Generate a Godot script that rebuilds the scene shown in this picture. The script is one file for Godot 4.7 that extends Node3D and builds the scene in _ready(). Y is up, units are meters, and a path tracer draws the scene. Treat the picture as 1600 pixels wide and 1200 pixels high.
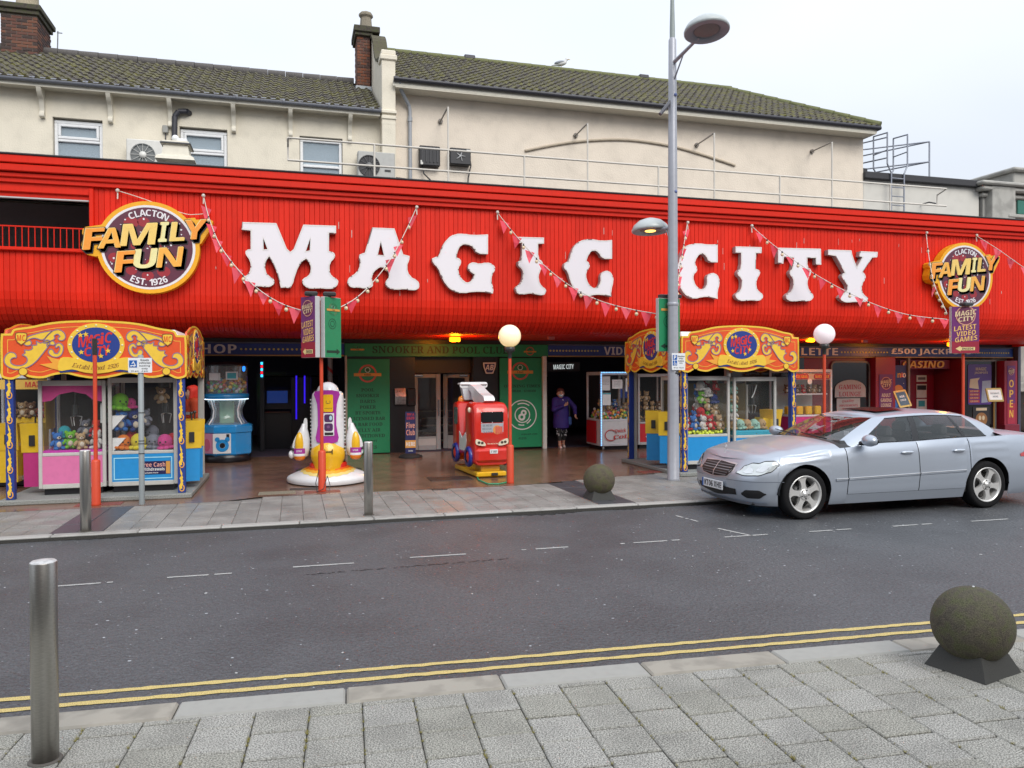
extends Node3D

var rng := RandomNumberGenerator.new()
var taken := {}
var mats := {}
var tex := {}
var fonts := {}

# ---------------------------------------------------------------- shapes
class B:
	var st := SurfaceTool.new()

	func _init() -> void:
		st.begin(Mesh.PRIMITIVE_TRIANGLES)

	func tri(a: Vector3,b: Vector3,c: Vector3,smooth := false) -> B:
		st.set_smooth_group(0 if smooth else -1)
		st.add_vertex(a)
		st.add_vertex(c)
		st.add_vertex(b)
		return self

	func quad(a: Vector3,b: Vector3,c: Vector3,d: Vector3,smooth := false) -> B:
		tri(a,b,c,smooth)
		tri(a,c,d,smooth)
		return self

	# a box with chamfered edges
	func box(c: Vector3,s: Vector3,bevel := 0.0,xf := Transform3D()) -> B:
		var h := s / 2.0
		var e: float = minf(bevel,minf(h.x,minf(h.y,h.z)) * 0.9)
		var f := func(x: float,y: float,z: float) -> Vector3: return xf * (c + Vector3(x,y,z))
		if e <= 0.0:
			var p := []
			for i in 8:
				p.append(f.call(h.x * (1 if i & 1 else -1),h.y * (1 if i & 2 else -1),h.z * (1 if i & 4 else -1)))
			for q in [[4,5,7,6],[1,0,2,3],[5,1,3,7],[0,4,6,2],[6,7,3,2],[0,1,5,4]]:
				quad(p[q[0]],p[q[1]],p[q[2]],p[q[3]])
			return self
		var axes := [Vector3.RIGHT,Vector3.UP,Vector3.BACK]
		for a in 3:
			var u: Vector3 = axes[(a + 1) % 3]
			var w: Vector3 = axes[(a + 2) % 3]
			var hu: float = h[(a + 1) % 3] - e
			var hw: float = h[(a + 2) % 3] - e
			for s1 in [-1,1]:
				var n: Vector3 = axes[a] * h[a] * s1
				var q := [n - u * hu - w * hw,n + u * hu - w * hw,n + u * hu + w * hw,n - u * hu + w * hw]
				if s1 < 0:
					q.reverse()
				quad(xf * (c + q[0]),xf * (c + q[1]),xf * (c + q[2]),xf * (c + q[3]))
		for a in 3:   # edges along axis a
			var b := (a + 1) % 3
			var d := (a + 2) % 3
			for s1 in [-1,1]:
				for s2 in [-1,1]:
					var la: Vector3 = axes[a] * (h[a] - e)
					var p1: Vector3 = axes[b] * h[b] * s1 + axes[d] * (h[d] - e) * s2
					var p2: Vector3 = axes[b] * (h[b] - e) * s1 + axes[d] * h[d] * s2
					var q := [p1 - la,p1 + la,p2 + la,p2 - la]
					if s1 * s2 > 0:
						q.reverse()
					quad(xf * (c + q[0]),xf * (c + q[1]),xf * (c + q[2]),xf * (c + q[3]))
		for s1 in [-1,1]:
			for s2 in [-1,1]:
				for s3 in [-1,1]:
					var k := Vector3(h.x * s1,h.y * s2,h.z * s3)
					var q := [k - Vector3(0,e * s2,e * s3),k - Vector3(e * s1,0,e * s3),k - Vector3(e * s1,e * s2,0)]
					if s1 * s2 * s3 < 0:
						q.reverse()
					tri(xf * (c + q[0]),xf * (c + q[1]),xf * (c + q[2]))
		return self

	# a tapered round bar from a to b
	func bar(a: Vector3,b: Vector3,r1: float,r2 := -1.0,n := 10,caps := true) -> B:
		if r2 < 0.0:
			r2 = r1
		var d := (b - a).normalized()
		var u := d.cross(Vector3.UP if absf(d.y) < 0.95 else Vector3.RIGHT).normalized()
		var w := d.cross(u)
		for i in n:
			var t0 := TAU * i / n
			var t1 := TAU * (i + 1) / n
			var e0 := u * cos(t0) + w * sin(t0)
			var e1 := u * cos(t1) + w * sin(t1)
			quad(a + e0 * r1,a + e1 * r1,b + e1 * r2,b + e0 * r2,true)
			if caps:
				if r2 > 0.0:
					tri(b,b + e0 * r2,b + e1 * r2)
				if r1 > 0.0:
					tri(a,a + e1 * r1,a + e0 * r1)
		return self

	func tube(path: Array,r: float,n := 6) -> B:
		for i in path.size() - 1:
			bar(path[i],path[i + 1],r,r,n,i == 0 or i == path.size() - 2)
		return self

	# profile: Vector2(radius, height), bottom to top, turned about y
	func lathe(profile: Array,n := 20,at := Transform3D(),smooth := true) -> B:
		for i in n:
			var t0 := TAU * i / n
			var t1 := TAU * (i + 1) / n
			for k in profile.size() - 1:
				var p: Vector2 = profile[k]
				var q: Vector2 = profile[k + 1]
				var a := at * Vector3(p.x * cos(t0),p.y,-p.x * sin(t0))
				var b := at * Vector3(p.x * cos(t1),p.y,-p.x * sin(t1))
				var c := at * Vector3(q.x * cos(t1),q.y,-q.x * sin(t1))
				var d := at * Vector3(q.x * cos(t0),q.y,-q.x * sin(t0))
				if p.x > 0.0:
					tri(a,b,c,smooth)
				if q.x > 0.0:
					tri(a,c,d,smooth)
		return self

	func ball(c: Vector3,r: Vector3,n := 14,m := 8,turn := Basis()) -> B:
		var prof := []
		for i in m + 1:
			var t := -PI / 2 + PI * i / m
			prof.append(Vector2(0.0 if i == 0 or i == m else cos(t),sin(t)))
		return lathe(prof,n,Transform3D(turn * Basis.from_scale(r),c))

	# rows of points; a quad between neighbours, front face to the left-hand order a, next row, next column
	func grid(rows: Array,smooth := true,flip := false) -> B:
		for i in rows.size() - 1:
			for k in rows[i].size() - 1:
				var a: Vector3 = rows[i][k]
				var b: Vector3 = rows[i][k + 1]
				var c: Vector3 = rows[i + 1][k + 1]
				var d: Vector3 = rows[i + 1][k]
				if flip:
					tri(a,c,b,smooth)
					tri(a,d,c,smooth)
				else:
					tri(a,b,c,smooth)
					tri(a,c,d,smooth)
		return self

	# flat face(s) of an outline in the plane of xf (x right, y up), facing +z
	func face(poly: PackedVector2Array,z: float,xf := Transform3D(),back := false) -> B:
		var p := poly
		if Geometry2D.is_polygon_clockwise(p):
			p = poly.duplicate()
			p.reverse()
		var k := Geometry2D.triangulate_polygon(p)
		for i in range(0,k.size(),3):
			var a := xf * Vector3(p[k[i]].x,p[k[i]].y,z)
			var b := xf * Vector3(p[k[i + 1]].x,p[k[i + 1]].y,z)
			var c := xf * Vector3(p[k[i + 2]].x,p[k[i + 2]].y,z)
			var ccw := (p[k[i + 1]] - p[k[i]]).cross(p[k[i + 2]] - p[k[i]]) > 0.0
			if ccw != back:
				tri(a,b,c)
			else:
				tri(a,c,b)
		return self

	# an outline with thickness; holes are bridged to the outline
	func slab(poly: PackedVector2Array,z0: float,z1: float,xf := Transform3D(),holes := [],smooth_side := false) -> B:
		var outer := poly.duplicate()
		if Geometry2D.is_polygon_clockwise(outer):
			outer.reverse()
		var whole := outer.duplicate()
		var rims := [outer]
		for h in holes:
			var hole: PackedVector2Array = h.duplicate()
			if not Geometry2D.is_polygon_clockwise(hole):
				hole.reverse()
			rims.append(hole)
			var best := 1e9
			var bi := 0
			var bj := 0
			for i in whole.size():
				for j in hole.size():
					var dd := whole[i].distance_squared_to(hole[j])
					if dd < best:
						best = dd
						bi = i
						bj = j
			var joined := PackedVector2Array()
			for i in bi + 1:
				joined.append(whole[i])
			for j in hole.size() + 1:
				joined.append(hole[(bj + j) % hole.size()] + (Vector2(1e-5,1e-5) if j == hole.size() else Vector2.ZERO))
			joined.append(whole[bi] + Vector2(1e-5,1e-5))
			for i in range(bi + 1,whole.size()):
				joined.append(whole[i])
			whole = joined
		face(whole,z1,xf)
		face(whole,z0,xf,true)
		for rim in rims:
			for i in rim.size():
				var a: Vector2 = rim[i]
				var b: Vector2 = rim[(i + 1) % rim.size()]
				quad(xf * Vector3(a.x,a.y,z0),xf * Vector3(b.x,b.y,z0),xf * Vector3(b.x,b.y,z1),xf * Vector3(a.x,a.y,z1),smooth_side)
		return self

	# a flat ribbon of the given width along an open or closed line, lying in the plane of xf
	func stripe(line: PackedVector2Array,width: float,z: float,closed := true,xf := Transform3D(),inner_only := false) -> B:
		var n := line.size()
		var l := []
		var r := []
		for i in n:
			var p := line[(i - 1 + n) % n] if closed or i > 0 else line[0]
			var q := line[(i + 1) % n] if closed or i < n - 1 else line[n - 1]
			var d1 := (line[i] - p).normalized()
			var d2 := (q - line[i]).normalized()
			if d1 == Vector2.ZERO:
				d1 = d2
			if d2 == Vector2.ZERO:
				d2 = d1
			var m := (d1 + d2).normalized()
			var nrm := Vector2(-m.y,m.x)
			var k: float = minf(1.0 / maxf(0.35,nrm.dot(Vector2(-d1.y,d1.x))),2.0) * width
			l.append(line[i] + nrm * k * (1.0 if inner_only else 0.5))
			r.append(line[i] - nrm * k * (0.0 if inner_only else 0.5))
		for i in (n if closed else n - 1):
			var j := (i + 1) % n
			quad(xf * Vector3(r[i].x,r[i].y,z),xf * Vector3(r[j].x,r[j].y,z),xf * Vector3(l[j].x,l[j].y,z),xf * Vector3(l[i].x,l[i].y,z))
		return self

	func done() -> ArrayMesh:
		st.generate_normals()
		st.index()
		return st.commit()

# short forms, to keep the lists of points readable
func V(x:float,y:float,z:float) -> Vector3:
	return Vector3(x,y,z)

func W(x:float,y:float) -> Vector2:
	return Vector2(x,y)

func place(at:Vector3) -> Transform3D:
	return Transform3D(Basis(),at)

func bx(c: Vector3,s: Vector3,bevel := 0.0) -> ArrayMesh:
	return B.new().box(c,s,bevel).done()

func oval(c: Vector2,rx: float,ry: float,n := 32,a0 := 0.0,a1 := TAU) -> PackedVector2Array:
	var p := PackedVector2Array()
	var full := absf(a1 - a0 - TAU) < 0.001
	for i in (n if full else n + 1):
		var t := a0 + (a1 - a0) * i / n
		p.append(c + W(cos(t) * rx,sin(t) * ry))
	return p

func rect(x0: float,y0: float,x1: float,y1: float) -> PackedVector2Array:
	return PackedVector2Array([W(x0,y0),W(x1,y0),W(x1,y1),W(x0,y1)])

func round_rect(x0: float,y0: float,x1: float,y1: float,r: float,n := 5) -> PackedVector2Array:
	var p := PackedVector2Array()
	for c in [[x1 - r,y0 + r,-PI / 2],[x1 - r,y1 - r,0.0],[x0 + r,y1 - r,PI / 2],[x0 + r,y0 + r,PI]]:
		for i in n + 1:
			var t: float = c[2] + PI / 2 * i / n
			p.append(W(c[0] + cos(t) * r,c[1] + sin(t) * r))
	return p

# points of a smooth line through the given ones
func curve(pts: Array,steps := 5,closed := false) -> PackedVector2Array:
	var out := PackedVector2Array()
	var n := pts.size()
	for i in (n if closed else n - 1):
		var p0: Vector2 = pts[(i - 1 + n) % n] if closed or i > 0 else pts[0]
		var p1: Vector2 = pts[i]
		var p2: Vector2 = pts[(i + 1) % n]
		var p3: Vector2 = pts[(i + 2) % n] if closed or i < n - 2 else pts[n - 1]
		for k in steps:
			out.append(p1.cubic_interpolate(p2,p0,p3,float(k) / steps))
	if not closed:
		out.append(pts[n - 1])
	return out

# lettering: rows of [text, centre, width, height, turn, slant, font]; width or height 0 keeps the proportions
func lettering(rows: Array,z := 0.0,depth := 0.0) -> ArrayMesh:
	var st := SurfaceTool.new()
	st.begin(Mesh.PRIMITIVE_TRIANGLES)
	for r in rows:
		var font: String = r[6] if r.size() > 6 else "sans"
		var tm := TextMesh.new()
		tm.font = face_of(font)
		tm.font_size = 48
		tm.pixel_size = 0.01
		tm.curve_step = 2.0
		tm.depth = depth
		tm.text = r[0]
		var bb := tm.get_aabb()
		var sx: float = r[2] / bb.size.x if r[2] > 0.0 else 0.0
		var sy: float = r[3] / bb.size.y if r[3] > 0.0 else sx
		if sx == 0.0:
			sx = sy
		var mid := bb.position + bb.size / 2
		var turn: float = r[4] if r.size() > 4 else 0.0
		var slant: float = r[5] if r.size() > 5 else 0.0
		var bs := Basis(V(sx,0,0),V(slant * sy,sy,0),V(0,0,1))
		bs = Basis(Vector3.BACK,turn) * bs
		st.append_from(tm,0,Transform3D(bs,V(r[1].x,r[1].y,z) - bs * V(mid.x,mid.y,0)))
	return st.commit()

# letters set one by one round an arc; the sweep is the angle taken by the word
func arc_rows(word: String,c: Vector2,r: float,start: float,sweep: float,h: float,inward := false,font := "sans") -> Array:
	var out := []
	var wide := []
	var total := 0.0
	for ch in word:
		var w: float = {"I": 0.35,".": 0.35," ": 0.35,"1": 0.6,"M": 1.15}.get(ch,0.85)
		wide.append(w)
		total += w
	var a := 0.0
	for i in word.length():
		var mid: float = (a + wide[i] / 2.0) / total
		a += wide[i]
		if word[i] == " ":
			continue
		var t := start + sweep * mid
		var p := c + W(cos(t),sin(t)) * (r if word[i] != "." else (r - h * 0.4 if not inward else r + h * 0.4))
		out.append([word[i],p,0.0,h if word[i] != "." else h * 0.2,t - PI / 2 if not inward else t + PI / 2,0.0,font])
	return out

func face_of(font: String) -> SystemFont:
	if not fonts.has(font):
		var f := SystemFont.new()
		f.font_names = PackedStringArray(["Droid Serif" if font.begins_with("serif") else "Droid Sans"])
		f.font_weight = 700 if not font.ends_with("thin") else 400
		fonts[font] = f
	return fonts[font]

# ---------------------------------------------------------------- things and parts
func numbered(called: String) -> String:
	if not taken.has(called):
		taken[called] = 0
		return called
	taken[called] += 1
	return "%s_%03d" % [called,taken[called]]

func tag(o: Node3D,label: String,category: String,group := "") -> void:
	o.set_meta("label",label)
	o.set_meta("category",category)
	if group:
		o.set_meta("group",group)

func thing(called: String,label: String,category: String,at := Vector3.ZERO,turn := 0.0,group := "") -> Node3D:
	var o := Node3D.new()
	o.name = numbered(called)
	add_child(o)
	o.position = at
	o.rotation.y = turn
	tag(o,label,category,group)
	return o

func part(called: String,mesh: Mesh,mat: Material,parent: Node3D,xf := Transform3D(),label := "") -> MeshInstance3D:
	var o := MeshInstance3D.new()
	o.name = called
	o.mesh = mesh
	o.material_override = mat
	o.transform = xf
	parent.add_child(o,true)
	if label:
		o.set_meta("label",label)
	return o

func group_part(called: String,parent: Node3D,xf := Transform3D(),label := "") -> Node3D:
	var o := Node3D.new()
	o.name = called
	o.transform = xf
	parent.add_child(o,true)
	if label:
		o.set_meta("label",label)
	return o

func single(called: String,mesh: Mesh,mat: Material,label: String,category: String,xf := Transform3D(),group := "") -> MeshInstance3D:
	var o := part(numbered(called),mesh,mat,self,xf)
	tag(o,label,category,group)
	return o

func structure(called: String,mesh: Mesh,mat: Material,parent: Node3D = null,xf := Transform3D()) -> MeshInstance3D:
	var o := part(numbered(called) if parent == null else called,mesh,mat,self if parent == null else parent,xf)
	if parent == null:
		o.set_meta("kind","structure")
	return o

func dup(o: Node3D,xf: Transform3D,label: String,group := "") -> Node3D:
	var c: Node3D = o.duplicate()
	c.name = numbered(String(o.name).rstrip("0123456789").trim_suffix("_"))
	add_child(c)
	c.transform = xf
	c.set_meta("label",label)
	if group:
		c.set_meta("group",group)
	return c

func many(called: String,mesh: Mesh,mat: Material,spots: Array,parent: Node3D,colours := []) -> MultiMeshInstance3D:
	var mm := MultiMesh.new()
	mm.transform_format = MultiMesh.TRANSFORM_3D
	mm.use_colors = not colours.is_empty()
	mm.mesh = mesh
	mm.instance_count = spots.size()
	for i in spots.size():
		mm.set_instance_transform(i,spots[i])
		if mm.use_colors:
			mm.set_instance_color(i,colours[i])
	var o := MultiMeshInstance3D.new()
	o.name = called
	o.multimesh = mm
	o.material_override = mat
	parent.add_child(o,true)
	o.set_meta("kind","stuff")
	return o

# ---------------------------------------------------------------- materials
func noise_tex(key: String,freq: float,ramp: Array,size := 512,kind := FastNoiseLite.TYPE_SIMPLEX_SMOOTH,octaves := 4,bump := 0.0,rseed := 1) -> NoiseTexture2D:
	if tex.has(key):
		return tex[key]
	var f := FastNoiseLite.new()
	f.noise_type = kind
	f.frequency = freq
	f.fractal_octaves = octaves
	f.seed = rseed
	var t := NoiseTexture2D.new()
	t.width = size
	t.height = size
	t.seamless = true
	t.noise = f
	if bump > 0.0:
		t.as_normal_map = true
		t.bump_strength = bump
	else:
		var g := Gradient.new()
		var off := PackedFloat32Array()
		var col := PackedColorArray()
		for r in ramp:
			off.append(r[0])
			var c = r[1]
			col.append(Color(c,c,c) if c is float else c)
		g.offsets = off
		g.colors = col
		t.color_ramp = g
	tex[key] = t
	return t

# colours are given as real base colours (linear)
func lin(r: float,g: float,b: float,a := 1.0) -> Color:
	var c := Color(r,g,b).linear_to_srgb()
	c.a = a
	return c

func mat(key: String,col: Color,rough := 0.6,opt := {}) -> StandardMaterial3D:
	if mats.has(key):
		return mats[key]
	var m := StandardMaterial3D.new()
	m.resource_name = key
	m.albedo_color = col
	m.roughness = rough
	m.metallic = opt.get("metal",0.0)
	if opt.has("spec"):
		m.metallic_specular = opt.spec
	var t = opt.get("grain","paint")
	if t and not opt.has("alpha"):
		m.albedo_texture = grain(t)
		m.uv1_triplanar = true
		m.uv1_world_triplanar = opt.get("world",true)
		var s: float = opt.get("scale",0.8)
		m.uv1_scale = V(s,s,s) * V(1,opt.get("tall",1.0),1)
	if opt.has("rough_tex"):
		m.roughness_texture = grain(opt.rough_tex)
		m.roughness_texture_channel = BaseMaterial3D.TEXTURE_CHANNEL_GRAYSCALE
	if opt.has("bump"):
		m.normal_enabled = true
		m.normal_texture = noise_tex("bump_" + opt.bump,0.05 if opt.bump == "soft" else 0.25,[],512,FastNoiseLite.TYPE_SIMPLEX_SMOOTH,4,4.0)
		m.normal_scale = opt.get("bump_scale",0.5)
	if opt.has("alpha"):
		m.transparency = BaseMaterial3D.TRANSPARENCY_ALPHA
		m.albedo_color.a = opt.alpha
	if opt.has("glow"):
		m.emission_enabled = true
		m.emission = opt.get("glow_col",col)
		m.emission_energy_multiplier = opt.glow
	if opt.has("coat"):
		m.clearcoat_enabled = true
		m.clearcoat = opt.coat
		m.clearcoat_roughness = 0.08
	if opt.get("two",false):
		m.cull_mode = BaseMaterial3D.CULL_DISABLED
	if opt.has("detail"):
		m.detail_enabled = true
		m.detail_albedo = grain(opt.detail)
		m.detail_blend_mode = BaseMaterial3D.BLEND_MODE_MUL
		m.uv2_triplanar = true
		m.uv2_world_triplanar = true
		var s2: float = opt.get("detail_scale",0.15)
		m.uv2_scale = V(s2,s2,s2)
	if opt.has("vcol"):
		m.vertex_color_use_as_albedo = true
	mats[key] = m
	return m

func grain(kind: String) -> Texture2D:
	match kind:
		"paint":
			return noise_tex("paint",0.02,[[0.0,0.95],[0.45,0.985],[1.0,1.0]],512,FastNoiseLite.TYPE_SIMPLEX_SMOOTH,5)
		"render":   # weathered wall render
			return noise_tex("render",0.012,[[0.0,0.955],[0.4,0.985],[1.0,1.0]],512,FastNoiseLite.TYPE_SIMPLEX_SMOOTH,6,0.0,7)
		"streak":
			return noise_tex("streak",0.02,[[0.0,0.94],[0.45,0.98],[1.0,1.0]],512,FastNoiseLite.TYPE_SIMPLEX_SMOOTH,5,0.0,9)
		"stone":
			return noise_tex("stone",0.09,[[0.0,0.5],[0.4,0.82],[0.6,0.95],[1.0,1.0]],512,FastNoiseLite.TYPE_SIMPLEX_SMOOTH,5,0.0,3)
		"speck":    # exposed aggregate
			return noise_tex("speck",0.33,[[0.0,0.3],[0.38,0.62],[0.55,0.86],[0.72,1.0],[1.0,1.0]],512,FastNoiseLite.TYPE_SIMPLEX_SMOOTH,3,0.0,4)
		"gravel":
			return noise_tex("gravel",0.45,[[0.0,0.72],[0.45,0.88],[0.7,1.0],[1.0,1.0]],1024,FastNoiseLite.TYPE_SIMPLEX_SMOOTH,2,0.0,41)
		"faint":
			return noise_tex("faint",0.006,[[0.0,0.88],[0.42,0.96],[0.6,1.0],[1.0,1.0]],512,FastNoiseLite.TYPE_SIMPLEX_SMOOTH,6,0.0,23)
		"patch":
			return noise_tex("patch",0.006,[[0.0,0.84],[0.42,0.93],[0.6,1.0],[1.0,1.0]],512,FastNoiseLite.TYPE_SIMPLEX_SMOOTH,5,0.0,21)
		"wet":
			return noise_tex("wet",0.006,[[0.0,0.45],[0.42,0.6],[0.58,0.9],[1.0,1.0]],512,FastNoiseLite.TYPE_SIMPLEX_SMOOTH,4,0.0,31)
		"moss":     # moss on concrete roof tiles
			return noise_tex("moss",0.016,[[0.0,Color(0.36,0.33,0.33)],[0.46,Color(0.48,0.45,0.43)],[0.56,Color(0.54,0.52,0.42)],[0.68,Color(0.60,0.58,0.32)],[1.0,Color(0.56,0.56,0.26)]],1024,FastNoiseLite.TYPE_SIMPLEX_SMOOTH,5,0.0,5)
		"lichen":
			return noise_tex("lichen",0.03,[[0.0,Color(0.30,0.28,0.26)],[0.45,Color(0.46,0.43,0.38)],[0.6,Color(0.44,0.44,0.34)],[1.0,Color(0.42,0.45,0.28)]],512,FastNoiseLite.TYPE_SIMPLEX_SMOOTH,5,0.0,6)
		"brushed":
			return noise_tex("brushed",0.02,[[0.0,0.7],[0.5,0.9],[1.0,1.0]],512,FastNoiseLite.TYPE_SIMPLEX_SMOOTH,4,0.0,8)
		"asphalt":
			return asphalt_tex()
		"cloth":
			return noise_tex("cloth",0.4,[[0.0,0.7],[1.0,1.0]],256,FastNoiseLite.TYPE_SIMPLEX_SMOOTH,2,0.0,13)
	return null

func asphalt_tex() -> Texture2D:
	if tex.has("asphalt"):
		return tex["asphalt"]
	var n := 1024
	var im := Image.create(n,n,false,Image.FORMAT_RGB8)
	var r := RandomNumberGenerator.new()
	r.seed = 77
	for y in n:
		for x in n:
			var v := 0.36 + r.randf() * 0.17
			if r.randf() < 0.02:
				v -= 0.14
			im.set_pixel(x,y,Color(v,v * 0.995,v * 1.0))
	for i in 520:     # pale chippings
		var x := r.randi() % (n - 4)
		var y := r.randi() % (n - 4)
		var s := 1 + (r.randi() % 3 if r.randf() < 0.35 else 0)
		im.fill_rect(Rect2i(x,y,s + r.randi() % 2,s),Color(1,1,1))
	tex["asphalt"] = ImageTexture.create_from_image(im)
	return tex["asphalt"]

func _ready() -> void:
	rng.seed = 11
	var cam := Camera3D.new()
	cam.name = "camera"
	cam.fov = 53.13
	cam.far = 2000.0
	cam.near = 0.05
	cam.position = V(0,1.9,0)
	cam.rotation_degrees = V(-0.57,-15.87,-0.25)
	add_child(cam)

	var env := Environment.new()
	env.background_mode = Environment.BG_SKY
	var sky := Sky.new()
	sky.sky_material = overcast()
	env.sky = sky
	env.background_energy_multiplier = 0.65
	env.tonemap_mode = Environment.TONE_MAPPER_LINEAR
	env.tonemap_exposure = 1.7
	env.sdfgi_enabled = true
	env.ssao_enabled = true
	env.ssil_enabled = true
	var we := WorldEnvironment.new()
	we.name = "world_environment"
	we.environment = env
	add_child(we)

	var sun := DirectionalLight3D.new()
	sun.name = "sun"
	sun.light_energy = 0.5
	sun.light_angular_distance = 40.0
	sun.light_color = Color(1.0,0.98,0.95)
	sun.shadow_enabled = true
	sun.rotation_degrees = V(-40,12,0)
	add_child(sun)

	build_ground()
	build_canopy()
	build_upper_buildings()
	build_shopfront()
	build_kiosks()
	build_rides()
	build_street_furniture()
	build_car()
	build_people()
	build_bunting()
	build_opposite()

# an even overcast, a little brighter overhead, with faint cloud structure
func overcast() -> PanoramaSkyMaterial:
	var w := 512
	var h := 256
	var im := Image.create(w,h,false,Image.FORMAT_RGBF)
	var f := FastNoiseLite.new()
	f.noise_type = FastNoiseLite.TYPE_SIMPLEX_SMOOTH
	f.frequency = 0.9
	f.fractal_octaves = 4
	f.seed = 5
	for y in h:
		var el := PI / 2 - PI * (y + 0.5) / h
		for x in w:
			var az := TAU * x / w
			var d := V(cos(el) * cos(az),maxf(sin(el),0.0) * 2.2,cos(el) * sin(az))
			var n := f.get_noise_3dv(d * 1.6)
			var k := 0.76 + 0.6 * maxf(sin(el),0.0) + n * 0.12
			var c := Color(0.85 + n * 0.02,0.915 - n * 0.008,1.02 - n * 0.01) * k
			if el < 0.0:
				c = Color(0.3,0.3,0.3)
			im.set_pixel(x,y,c)
	var m := PanoramaSkyMaterial.new()
	m.panorama = ImageTexture.create_from_image(im)
	return m

# ---------------------------------------------------------------- ground, road, pavements
func sheet(poly: Array,y: float) -> ArrayMesh:
	var p := PackedVector2Array()
	for q in poly:
		p.append(W(q.x,-q.y))
	return B.new().face(p,0.0,Transform3D(Basis(Vector3.RIGHT,-PI / 2),V(0,y,0))).done()

func build_ground() -> void:
	var asphalt := mat("asphalt",lin(0.48,0.505,0.535),0.52,{"grain": "asphalt","scale": 0.19,"detail": "faint","detail_scale": 0.10,"bump": "fine","bump_scale": 0.35,"rough_tex": "faint","spec": 0.45})
	structure("ground",sheet([W(-400,60),W(400,60),W(400,-400),W(-400,-400)],-0.012),mat("far_ground",lin(0.12,0.12,0.12),0.9))
	var road := structure("road",sheet([W(-60,8),W(90,8),W(90,-9.95),W(-60,-9.95)],0.0),asphalt)
	road.position.y = 0.045
	# double yellow lines, slightly ragged
	var yellow := mat("road_yellow",lin(0.72,0.56,0.21),0.7,{"grain": "stone","scale": 2.5})
	for z0 in [-4.94,-4.785]:
		var b := B.new()
		var edge_a := []
		var x := -12.0
		while x <= 30.0:
			var zc: float = z0 + 0.064 * x
			edge_a.append([x,zc - 0.025 + rng.randf_range(-0.007,0.007),zc + 0.025 + rng.randf_range(-0.007,0.007)])
			x += 0.06
		for i in edge_a.size() - 1:
			var p: Array = edge_a[i]
			var q: Array = edge_a[i + 1]
			b.quad(V(p[0],0.004,p[2]),V(q[0],0.004,q[2]),V(q[0],0.004,q[1]),V(p[0],0.004,p[1]))
		structure("yellow_line",b.done(),yellow,road)
	# worn white bay marks
	var white := mat("road_white",lin(0.62,0.62,0.60),0.75,{"grain": "speck","scale": 3.0})
	var marks := [[-2.3,-7.86,-1.63,-7.87]]
	for d in [[-1.17,-0.59,-7.9],[-0.02,0.58,-7.97],[1.16,1.76,-8.03],[2.33,2.92,-8.03],[3.54,4.28,-8.0],[4.85,5.43,-7.97],[6.0,6.6,-7.95],[7.2,7.8,-7.93],[8.4,9.0,-7.9],[9.6,10.2,-7.88]]:
		marks.append([d[0],d[2],d[1],d[2] + 0.01])
	marks.append([4.97,-9.39,5.04,-8.93])
	marks.append([5.05,-8.45,5.2,-7.95])
	for m in marks:
		var a := V(m[0] * 0.976,0.004,m[1] * 0.976)
		var c := V(m[2] * 0.976,0.004,m[3] * 0.976)
		var d := (c - a).normalized()
		var s := V(-d.z,0,d.x) * 0.022
		var b := B.new()
		var n := int(a.distance_to(c) / 0.05)
		for i in n:
			if rng.randf() < 0.14:
				continue
			var p := a.lerp(c,float(i) / n)
			var q := a.lerp(c,float(i + 1) / n)
			var w := rng.randf_range(0.55,1.0)
			b.quad(p + s * w,q + s * w,q - s,p - s)
		structure("bay_mark",b.done(),white,road)
	# water lying in the far gutter
	var wet := mat("gutter_water",lin(0.035,0.035,0.037),0.07,{"grain": null})
	for q in [[-2.6,0.9,0.07],[-0.4,1.5,0.09],[2.75,1.1,0.16],[4.1,0.8,0.10],[5.3,0.5,0.06]]:
		var line := PackedVector2Array()
		for i in 25:
			line.append(W(q[0] + q[1] * i / 24.0,9.85 - q[2] * sin(PI * i / 24.0) * (0.75 + 0.25 * sin(i * 1.9 + q[0]))))
		line.append(W(q[0] + q[1],9.9))
		line.append(W(q[0],9.9))
		structure("puddle",B.new().face(line,0.0,Transform3D(Basis(Vector3.RIGHT,-PI / 2),V(0,0.0025,0))).done(),wet,road)
	# an old cracked seam in the surface
	var seam := B.new()
	for i in 90:
		var sx := 0.1 + i * 0.022 + rng.randf_range(-0.01,0.01)
		if rng.randf() < 0.35:
			continue
		var sz := -7.45 + 0.012 * sin(i * 0.9) - 0.06 * i / 90.0
		var hw := rng.randf_range(0.006,0.016)
		seam.quad(V(sx,0.003,sz + hw),V(sx + 0.03,0.003,sz + hw * 0.5),V(sx + 0.03,0.003,sz - hw * 0.5),V(sx,0.003,sz - hw))
	structure("road_seam",seam.done(),mat("seam_tar",lin(0.02,0.02,0.022),0.5),road).set_meta("kind","stuff")
	# pale chippings and scraps lying on the road
	var grit := []
	for i in 340:
		var p := V(rng.randf_range(-5.0,14.0),0.004,rng.randf_range(-9.8,-5.0))
		grit.append(Transform3D(Basis(Vector3.UP,rng.randf() * TAU).scaled(Vector3.ONE * (rng.randf_range(0.3,0.75) if rng.randf() < 0.96 else rng.randf_range(1.0,1.8))),p))
	many("road_grit",B.new().box(Vector3.ZERO,V(0.015,0.006,0.011),0.002).done(),mat("grit_pale",lin(0.42,0.42,0.42),0.8,{"grain": null}),grit,road)
	# near pavement: concrete flags behind a kerb, at a small angle to the road
	var near := group_part(numbered("near_pavement"),self,Transform3D(Basis(Vector3.UP,-0.066),V(0,-0.025,-4.51)))
	near.set_meta("kind","structure")
	var bed := mat("joint_sand",lin(0.10,0.095,0.08),0.95,{"grain": "speck","scale": 2.0})
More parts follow.
